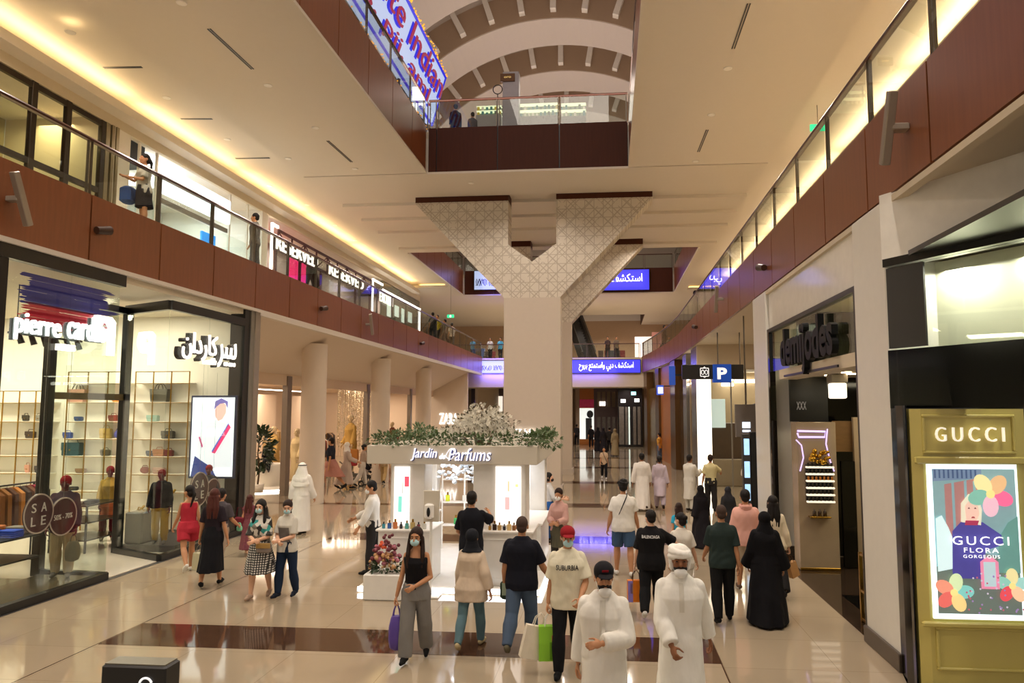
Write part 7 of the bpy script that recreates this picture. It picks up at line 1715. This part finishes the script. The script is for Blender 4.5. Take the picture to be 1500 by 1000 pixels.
person('woman in a navy shirt and rose skirt striding past the first round column', x, y, 78, h, [('shirt', '#20232e', dict(sleeve=.8, hem=.55)), ('skirt', '#b07a6c', dict(top=.60, hem=.26, w=.11, d=.10, seed=3))], hair=('short', 'black'), skin='tan', sex='f', lod=2, legs=((24, 10), (-22, 26)), arms=((-14, 8, 20, 0), (14, 8, 20, 0)))
# women with pushchairs in front of the pale store
x, y, h = PL(507, 716, 648)
person('woman in a white headscarf pushing a loaded pushchair with an orange bag', x, y, -70, h, [('robe', '#b8a596', dict(w=.12, d=.1, seed=2, hem=.1))], hair=None, skin='tan', sex='f', lod=2, arms=((30, 6, 40, 0), (30, 6, 40, 0)), extras=(ex_hijab('#ddd6cc', .8, .95),))
x2, y2, h2 = PL(530, 712, 651)
person('woman in a beige top and pale trousers leaning over the dark pushchair', x2, y2, -60, h2, [('shirt', '#a89280', dict(sleeve=1.8, hem=.44)), ('trousers', '#c8beb0', dict(t=.014))], hair=('bun', 'black'), skin='tan', sex='f', lod=2, arms=((30, 6, 40, 0), (30, 6, 40, 0)), lean=8)
x3, y3, h3 = PL(562, 708, 655)
person('man in khaki with a dark rucksack behind the kiosk canopy', x3, y3, 0, h3, [('shirt', '#8a7250', dict(sleeve=.9)), ('trousers', '#a88a5a')], skin='tan', lod=2)
def pushchair(x, y, rz, fab, label, bag=None):
    t = thing('pushchair', label, 'pushchair', (x, y, 0), R(rz), 'pushchairs in front of the pale store'); fm = cloth(fab)
    for sx in (-.24, .24):
        for yy, r_ in ((-.32, .13), (.38, .10)):
            w = MB(); w.tube([(sx, yy+r_*math.cos(a), r_+.0+r_*math.sin(a)) for a in [2*PI*k/18 for k in range(19)]], .022, 6); w.build('wheel', BLACK, t, True)
        MB().tube([(sx, -.32, .13), (sx, .0, .45), (sx, .38, .10)], .014, 6).build('frame', STEEL, t, True); MB().tube([(sx, .25, .25), (sx, -.25, .8), (sx, -.5, 1.02)], .014, 6).build('frame', STEEL, t, True)
    MB().tube([(-.24, -.5, 1.02), (.24, -.5, 1.02)], .018, 6).build('push_bar', BLACK, t, True)
    MB().bbox(-.22, .22, -.18, .28, .40, .52, .05).build('seat', fm, t, True); MB().ell((0, -.18, .78), (.24, .22, .26)).build('hood', fm, t, True); MB().bbox(-.2, .2, -.3, .2, .18, .32, .04).build('basket', cloth('#2a2622'), t, True)
q = onz(515, 712); pushchair(q.x, q.y, -70, '#6f6a60', 'grey pushchair piled with bags below the woman in the white headscarf')
b_ = Vector((q.x, q.y, 1.2)); tag(MB().bbox(q.x-.2, q.x+.25, q.y-.12, q.y+.12, 1.05, 1.52, .03).build('orange_bag', cloth('#b8783a')), 'amber brown bag on top of the grey pushchair', 'bag')
tag(MB().bbox(q.x-.32, q.x+.2, q.y-.15, q.y+.13, .84, 1.04, .03).build('red_bag', cloth('#a83a3c')), 'red bag in the grey pushchair', 'bag')
q = onz(546, 706); pushchair(q.x, q.y, -60, '#1c1a20', 'black pushchair with a hood beside the beige-topped woman')
# kiosk staff and customers
q = ony(691, 722, 12.45)
K = person('man in a dark T-shirt raising one hand at the kiosk opening', q.x, 12.45, 2, q.z, [('shirt', '#12131a', dict(sleeve=.85, hem=.44, loose=1.06)), ('trousers', '#17171c')], skin='tan', lod=0, legs=((3, 2), (-3, 3)), arms=((10, 14, 60, 20), (48, 50, 72, -10, .05)), b=1.04)
q = ony(562, 706, 14.3)
K = person('kiosk attendant in a white shirt reaching out past the flower arrangement', q.x-.2, 14.3, 100, q.z, [('shirt', '#d2ccc2', dict(sleeve=1.85, hem=.5)), ('trousers', '#2c2a2a')], skin='tan', lod=1, legs=((4, 2), (-4, 4)), arms=((18, 20, 14, 0), (30, 6, 40, 20)), head=(14, -10), mask=(MASKW, 0))
q = ony(621, 704, 15.6)
person('kiosk attendant in a white shirt inside, behind the dispenser', q.x, 15.6, 200, q.z, [('shirt', '#cfd4de', dict(sleeve=1.8)), ('trousers', '#2a2c34')], skin='tan', lod=1, legs=((2, 2), (-2, 2)), mask=(MASKW, 0), arms=((12, 6, 40, 20), (12, 6, 40, 20)), z=.12)
q = ony(803, 694, 18.1)
person('saleswoman with long black hair in a white blouse and grey apron skirt', q.x, 18.1, -88, q.z, [('shirt', '#d4d2d0', dict(sleeve=1.6, hem=.55)), ('skirt', '#77706a', dict(top=.62, hem=.30, w=.10, d=.09, seed=3)), ('trousers', '#2a5a9c', dict(t=.012))], hair=('long', 'black'), skin='light', sex='f', lod=1, legs=((4, 4), (-6, 8)), arms=((30, 6, 60, 10), (34, 6, 50, 10)), mask=(MASKK, 0))
q = ony(778, 716, 14.6)
person('masked saleswoman in an olive apron and pink sleeves at the side counter', -.99, 14.6, 168, q.z, [('shirt', '#c49a90', dict(sleeve=1.8, hem=.5)), ('skirt', '#5a5644', dict(top=.66, hem=.32, w=.10, d=.085, name='apron')), ('trousers', '#3a3630')], hair=('bun', 'brown'), skin='tan', sex='f', lod=1, legs=((2, 2), (-2, 2)), arms=((24, 8, 70, 40), (24, 8, 70, 40)), head=(0, -10), mask=(MASKW, 0))
# upper level
def upper(px, pt, x, face, label, wear, hgt=1.7, z=6.95, **k):
    q = onx(px, pt, x); return person(label, x, q.y, face, hgt, wear, z=z, lod=2, **k)
K = upper(213, 243, -9.9, 150, 'woman in a pale top and dark skirt looking at her phone behind the glass rail', [('shirt', '#b8b0a0', dict(sleeve=.8)), ('skirt', '#1c1a22', dict(top=.6, hem=.3, w=.1, d=.09))], hair=('pony', 'black'), sex='f', skin='tan', legs=((3, 2), (-3, 3)), arms=((24, 6, 80, 30), (30, 6, 70, 20)), hgt=1.66)
q = K.M @ K.pt(.13, .1, .52); tag(MB().bbox(q.x-.16, q.x+.1, q.y-.2, q.y+.1, q.z-.3, q.z+.06, .05).build('blue_bag', cloth('#27477e')), 'dark blue bag at the side of the woman with the phone', 'bag')
upper(375, 312, -9.9, 100, 'man in a dark cap leaning at the balcony post before the truss-framed shop', [('shirt', '#6a625a', dict(sleeve=1.8)), ('trousers', '#3a3836')], skin='tan', legs=((3, 2), (-3, 3)))
for i, (px, c1, c2) in enumerate(((634, '#3a3a34', '#2a2a2a'), (641, '#d8c23a', '#3a3430'), (652, '#8a7a6a', '#2c2c34'), (662, '#c8b8a8', '#4a4440'))):
    q = onx(px, 470, -9.95); person(('dark', 'bright yellow', 'taupe', 'cream')[i]+'-shirted visitor far along the left balcony', -9.95, q.y, (20, 160, 90, 10)[i], 1.7, [('shirt', c1, dict(sleeve=.8)), ('trousers', c2)], skin='tan', lod=3, z=6.95, shoes='#1a1a1a')
for i, (px, x, c1) in enumerate(((973, 3.6, '#2a2426'), (1019, 4.0, '#3a2f2a'))):
    q = onx(px, 470, x); person(('visitor in near black on the right balcony by its bend', 'visitor in dark brown leaning on the right balcony rail')[i], x, q.y, -90, 1.7, [('shirt', c1, dict(sleeve=1.8)), ('trousers', '#2a2a30')], skin='tan', lod=3, z=6.95)
for i, (px, c1) in enumerate(((718, '#d8d8dc'), (733, '#5ab0e0'), (890, '#4a3a3a'), (903, '#7a6a5a'))):
    q = ony(px, 508, 56); person(('white', 'sky blue', 'dark plum', 'mushroom')[i]+'-shirted visitor behind the far footbridge railing', q.x, 56, 180, 1.7, [('shirt', c1, dict(sleeve=.8)), ('trousers', '#2e2a2c')], skin='tan', lod=3, z=6.95)
q = ony(672, 165, 27.2); person('person in black with a cap behind the top level glass rail', q.x-.12, 27.2, 20, 1.72, [('shirt', '#1a191c', dict(sleeve=1.8)), ('trousers', '#1c1c20')], skin='tan', lod=2, z=13.153, extras=(ex_cap('#151517'),))
q = ony(688, 172, 27.4); person('smaller person in grey beside the one in black at the top rail', q.x+.1, 27.5, 30, 1.5, [('shirt', '#5a5860', dict(sleeve=1.8)), ('trousers', '#3a3a40')], skin='tan', lod=2, z=13.153)
# far crowd at the end of the hall
CROWD = [(845, 652, 610, '#2a2628', '#1c1a1c', 'dark', 0), (853, 650, 612, '#c8582c', '#2a2828', 'orange', 180), (858, 648, 614, '#8a3a2c', '#3a3434', 'rust red', 0), (866, 656, 608, '#161418', '#161418', 'black', 0),
         (876, 662, 612, '#1a181c', '#121014', 'near black', 0), (884, 664, 612, '#201c1e', '#141214', 'charcoal', 10), (893, 662, 614, '#2c2826', '#1c1a1a', 'umber', 0), (901, 668, 620, '#8a7a5c', '#7a6a4e', 'sand', 0),
         (910, 652, 614, '#c8bca4', '#4a4244', 'cream', 180), (871, 645, 606, '#4a4448', '#242226', 'slate', 170), (937, 648, 618, '#d8d2d0', '#6a5a50', 'white', 180), (889, 648, 610, '#3a3234', '#2a2628', 'brown black', 180)]
for i, (px, pf, pt, c1, c2, nme, fc) in enumerate(CROWD):
    x, y, h = PL(px, pf, pt); h = min(max(h, 1.5), 1.85); robe = i in (4, 5, 7)
    person('%s %s in the far crowd at the end of the hall' % (nme, 'robed figure' if robe else 'clad passer-by'), x, y, fc, h, [('robe', c1, dict(w=.15, d=.12))] if robe else [('shirt', c1, dict(sleeve=1.2)), ('trousers', c2)], hair=None if robe else ('short', 'black'), skin='tan', lod=3, extras=(ex_hijab(c1),) if robe else (), group='passers-by in the far crowd')
# mannequins
MSK = mat('mannequin_burgundy', '#5a1a22', rough=.4); MWH = mat('mannequin_wheat', '#c8b088', rough=.5)
def mannequin(px, pf, pt, x, face, label, wear, z=.1, m=MSK, cap=None, arms=((6, 8, 20, 0), (4, 10, 30, 10)), sex='m', grp='mannequins of the handbag shop'):
    q = onx(px, pf, x); h = onx(px, pt, x).z-z
    K = person(label, x, q.y, face, h, wear, hair=None, skin=m, lod=1, name='mannequin', cat='mannequin', legs=((2, 1), (-3, 2)), arms=arms, z=z, sex=sex, shoes='#6a6660', group=grp)
    if cap:
        mb = MB(); head_ell(mb, K, (0, -.006, .950), (.050, .059, .054)); rem(mb, 'knit_cap', cloth(cap), K.root, .010, 2)
    return K
K = mannequin(88, 860, 700, -10.05, 205, 'red-capped mannequin in a plum jacket and beige trousers inside the front window', [('shirt', '#4a3a44', dict(sleeve=1.9, hem=.44, loose=1.1, t=.02)), ('trousers', '#b9a684', dict(t=.016))], cap='#8c1a24')
soft_bag(wgrip(K, 0), .26, .36, .14, 60, '#6d6a58', 'olive grey tote hanging from the red-capped mannequin', name='tote_bag')
mannequin(156, 800, 685, -12.1, 215, 'mannequin in a mustard cardigan over a striped skirt inside the shop door', [('shirt', '#a8863c', dict(sleeve=1.9, hem=.5, t=.018)), ('skirt', mat('stripe_skirt', '#a8562c', rough=.8, var=.7, scale=5, stretch=(.3, .3, 4)), dict(top=.6, hem=.3, w=.1, d=.09)), ('trousers', '#5a1a22')], z=.012, cap='#7a2226', sex='f')
mannequin(232, 812, 690, -10.1, 200, 'mannequin in a black leather jacket and golden trousers in the display case', [('shirt', '#1a1c20', dict(sleeve=1.95, hem=.48, t=.022)), ('trousers', mat('gold_trousers', '#a8842c', rough=.35, var=.3, metal=.4), dict(t=.014))], z=.16, cap='#7a1a24')
mannequin(302, 800, 683, -9.95, 195, 'mannequin with a red head standing behind the passing crowd in the display case', [('shirt', '#3a3a40', dict(sleeve=1.9, t=.02)), ('trousers', '#2a2a2e')], z=.16, cap='#8a1a24')
mannequin(400, 690, 625, -14.0, 150, 'mannequin in a wheat coloured fringed dress near the fig tree', [('robe', '#b8965a', dict(hem=.3, w=.11, d=.1))], z=.125, m=MWH, sex='f', grp='mannequins of the pale store')
mannequin(434, 705, 628, -12.8, 160, 'mannequin in a cream and gold dress beside the taupe post', [('robe', '#cdb78a', dict(hem=.12, w=.11, d=.1))], z=.0, m=MWH, sex='f', grp='mannequins of the pale store')
mannequin(513, 690, 608, -12.75, 150, 'golden mannequin among the hanging bead strands', [('robe', '#b08c4a', dict(hem=.2, w=.11, d=.1))], z=.0, m=MWH, sex='f', grp='mannequins of the pale store')
mannequin(574, 680, 618, -13.4, 150, 'mannequin in a rust coat between the second and third round columns', [('robe', '#6a3a26', dict(hem=.2, w=.12, d=.1))], z=.0, m=MWH, sex='f', grp='mannequins of the pale store')
K = person('black-clothed mannequin seated on the white round plinth', RD.x+.15, RD.y-.25, 200, 1.6, [('shirt', '#141316', dict(sleeve=1.6)), ('trousers', '#1a1a1e')], hair=None, skin=MWH, lod=2, name='mannequin', cat='mannequin', legs=((80, 70), (76, 74)), z=.66, sex='f', shoes='#3a3230', lean=6)
finalise()
# ================================================================== light
w = bpy.data.worlds.new('world'); SC.world = w; w.use_nodes = True
bg = w.node_tree.nodes['Background']; bg.inputs[0].default_value = (*lin('#fff2e6'), 1); bg.inputs[1].default_value = .7
def area(name, loc, sx, sy, power, col='#ffdfb0', rot=(0, 0, 0)):
    l = bpy.data.lights.new(name, 'AREA'); l.shape = 'RECTANGLE'; l.size = sx; l.size_y = sy; l.energy = power; l.color = lin(col)
    o = bpy.data.objects.new(name, l); COL.objects.link(o); o.location = loc; o.rotation_euler = rot
    return o
def point(name, loc, power, col='#ffdfb0', r=.15):
    l = bpy.data.lights.new(name, 'POINT'); l.energy = power; l.color = lin(col); l.shadow_soft_size = r
    o = bpy.data.objects.new(name, l); COL.objects.link(o); o.location = loc
    return o
def spot(name, loc, power, ang=70, col='#ffdfb0', rot=(0, 0, 0), blend=.6, r=.08):
    l = bpy.data.lights.new(name, 'SPOT'); l.energy = power; l.color = lin(col); l.spot_size = R(ang); l.spot_blend = blend; l.shadow_soft_size = r
    o = bpy.data.objects.new(name, l); COL.objects.link(o); o.location = loc; o.rotation_euler = rot
    return o
# ceiling lamps of the hall (recessed downlights)
W1 = '#fff0e2'
for y in (3, 8, 13, 18, 23):
    spot('hall_downlight', (-8.7, y, 11.56), 900, 150, W1, r=.12); spot('hall_downlight', (3.1, y, 11.56), 900, 150, W1, r=.12)
for x in (-8.5, -2.9, 2.6): spot('hall_downlight', (x, 25.9, 11.56), 500, 150, W1, r=.12)
for x in (-8, 2): 
    for y in (33, 35.5): spot('hall_downlight', (x, y, 11.56), 600, 150, W1, r=.12)
for x in (-9, -3, 3):
    for y in (56, 62): spot('hall_downlight', (x, y, 11.56), 700, 150, W1, r=.12)
for x in (-9, 0): spot('hall_downlight', (x, 70, 11.56), 900, 150, W1, r=.12)
for x in (-7, -3, 1): spot('hall_downlight', (x, 46, 13.0), 1000, 150, W1, r=.12)
# vault
for y in (12, 24, 36, 48): area('vault_lamp', (-2.9, y, 14.2), 8, 3, 420, '#ffe8d8', rot=(PI, 0, 0))
# upper level walkways
for y in (6, 14, 22, 30, 38, 46):
    spot('walkway_lamp', (-11.6, y, 11.8), 260, 150, W1); spot('walkway_lamp', (6.4, y, 11.8), 260, 150, W1)
# handbag shop
for x, y, p in ((-17.5, 16.3, 210), (-14, 16.3, 230), (-11.6, 17, 90), (-11.5, 12, 110), (-15, 10, 170)): area('shop_lamp', (x, y, 5.58), 1.6, 1.6, p, '#fff4dc')
# white upper shop etc
for px in (40, 100): area('shop_lamp', (-15, at_x(px, -15), 10.9), 1, 2, 90, '#ffe2a8')
for px in (190, 260, 340): area('shop_lamp', (-16, at_x(px, -15.8), 10.85), 1.2, 1.8, 150, '#f4fbff')
for px in (420, 470, 520, 580): area('shop_lamp', (-15.2, at_x(px, -15.), 10.9), 1, 2.5, 90, '#fff2e4')
# pale fashion store
for y in (22, 28, 34, 41, 47): area('shop_lamp', (-15.5, y, 4.25), 3, 2, 230, '#ffe6cc')
# right shops
area('shop_lamp', (6, 13.5, 3.8), 2, 3, 90, '#fff0cc'); area('shop_lamp', (5.2, 13.5, 5.25), 1, 3, 60, '#f4f0cc')
area('shop_lamp', (6.2, 24.5, 5.7), 2, 4, 160, '#ffeacc'); area('shop_lamp', (6.2, 32.4, 4.7), 3, 1, 120, '#fff0dc')
# far ground hall
for y in (58.5, 63):
    for x in (-6, -2, 1.5): spot('hall_downlight', (x, y, 5.16), 260, 150, W1)
# kiosk
area('kiosk_lamp', (-2.9, 15.2, 2.16), .5, .5, 36, '#eaf2ff'); area('kiosk_lamp', (-3.3, 14.2, 2.16), .3, .3, 14, '#eaf2ff'); area('kiosk_lamp', (-2.2, 16, 2.16), .3, .3, 14, '#eaf2ff')
# screens throw violet light on the ends of the balustrades

area('atrium_fill', (-2.9, 8, 22), 6, 10, 1300, '#fff0e2'); area('atrium_fill', (-2.9, 46, 22), 6, 10, 800, '#fff0e2')  # added fill from above the voids, brightens the column front; no fixture modelled
for x, y in ((4.15, 9.15), (4.65, 8.3), (5.2, 7.3)): area('corner_shop_lamp', (x, y, 4.86), .3, .7, 22, '#fbf6e6')
# the LED screens' own light on their surroundings
area('led_light', (-1.5, 53.6, 6.25), 4.0, .9, 190, '#5a50ff', rot=(R(90), 0, 0)); area('led_light', (-8.2, 53.6, 6.25), 2.6, .9, 380, '#6a5cff', rot=(R(90), 0, 0))
area('led_light', (0, 53.1, 12.6), 5.0, 1.2, 170, '#5a50ff', rot=(R(90), 0, 0)); area('led_light', (-8.0, 53.1, 12.6), 2.5, 1.2, 240, '#6c66ff', rot=(R(90), 0, 0))

# LED tape of the ceiling trays, on its ledges
for y in range(4, 50, 6):
    area('cove_lamp', (7.72, y, 11.47), .12, 5.6, 75, '#ffe6bc', rot=(PI, R(-18), 0)); area('cove_lamp', (-13.3, y, 11.47), .12, 5.6, 45, '#ffe0ac', rot=(PI, R(18), 0))
# ================================================================== camera and view
cd = bpy.data.cameras.new('camera'); cam = bpy.data.objects.new('camera', cd); COL.objects.link(cam)
cd.sensor_fit = 'HORIZONTAL'; cd.sensor_width = 36; cd.lens = F/1500*36; cd.shift_x = -(PX-750)/1500; cd.shift_y = 0
cd.clip_end = 300; cd.clip_start = .05
M = Matrix.Identity(4)
for i in range(3): M[i][0] = CR[i]; M[i][1] = CU[i]; M[i][2] = -CF[i]
M[2][3] = H
cam.matrix_world = M
SC.camera = cam
SC.view_settings.view_transform = 'Standard'; SC.view_settings.look = 'None'; SC.view_settings.gamma = 1; SC.view_settings.use_curve_mapping = False
SC.view_settings.exposure = -0.12
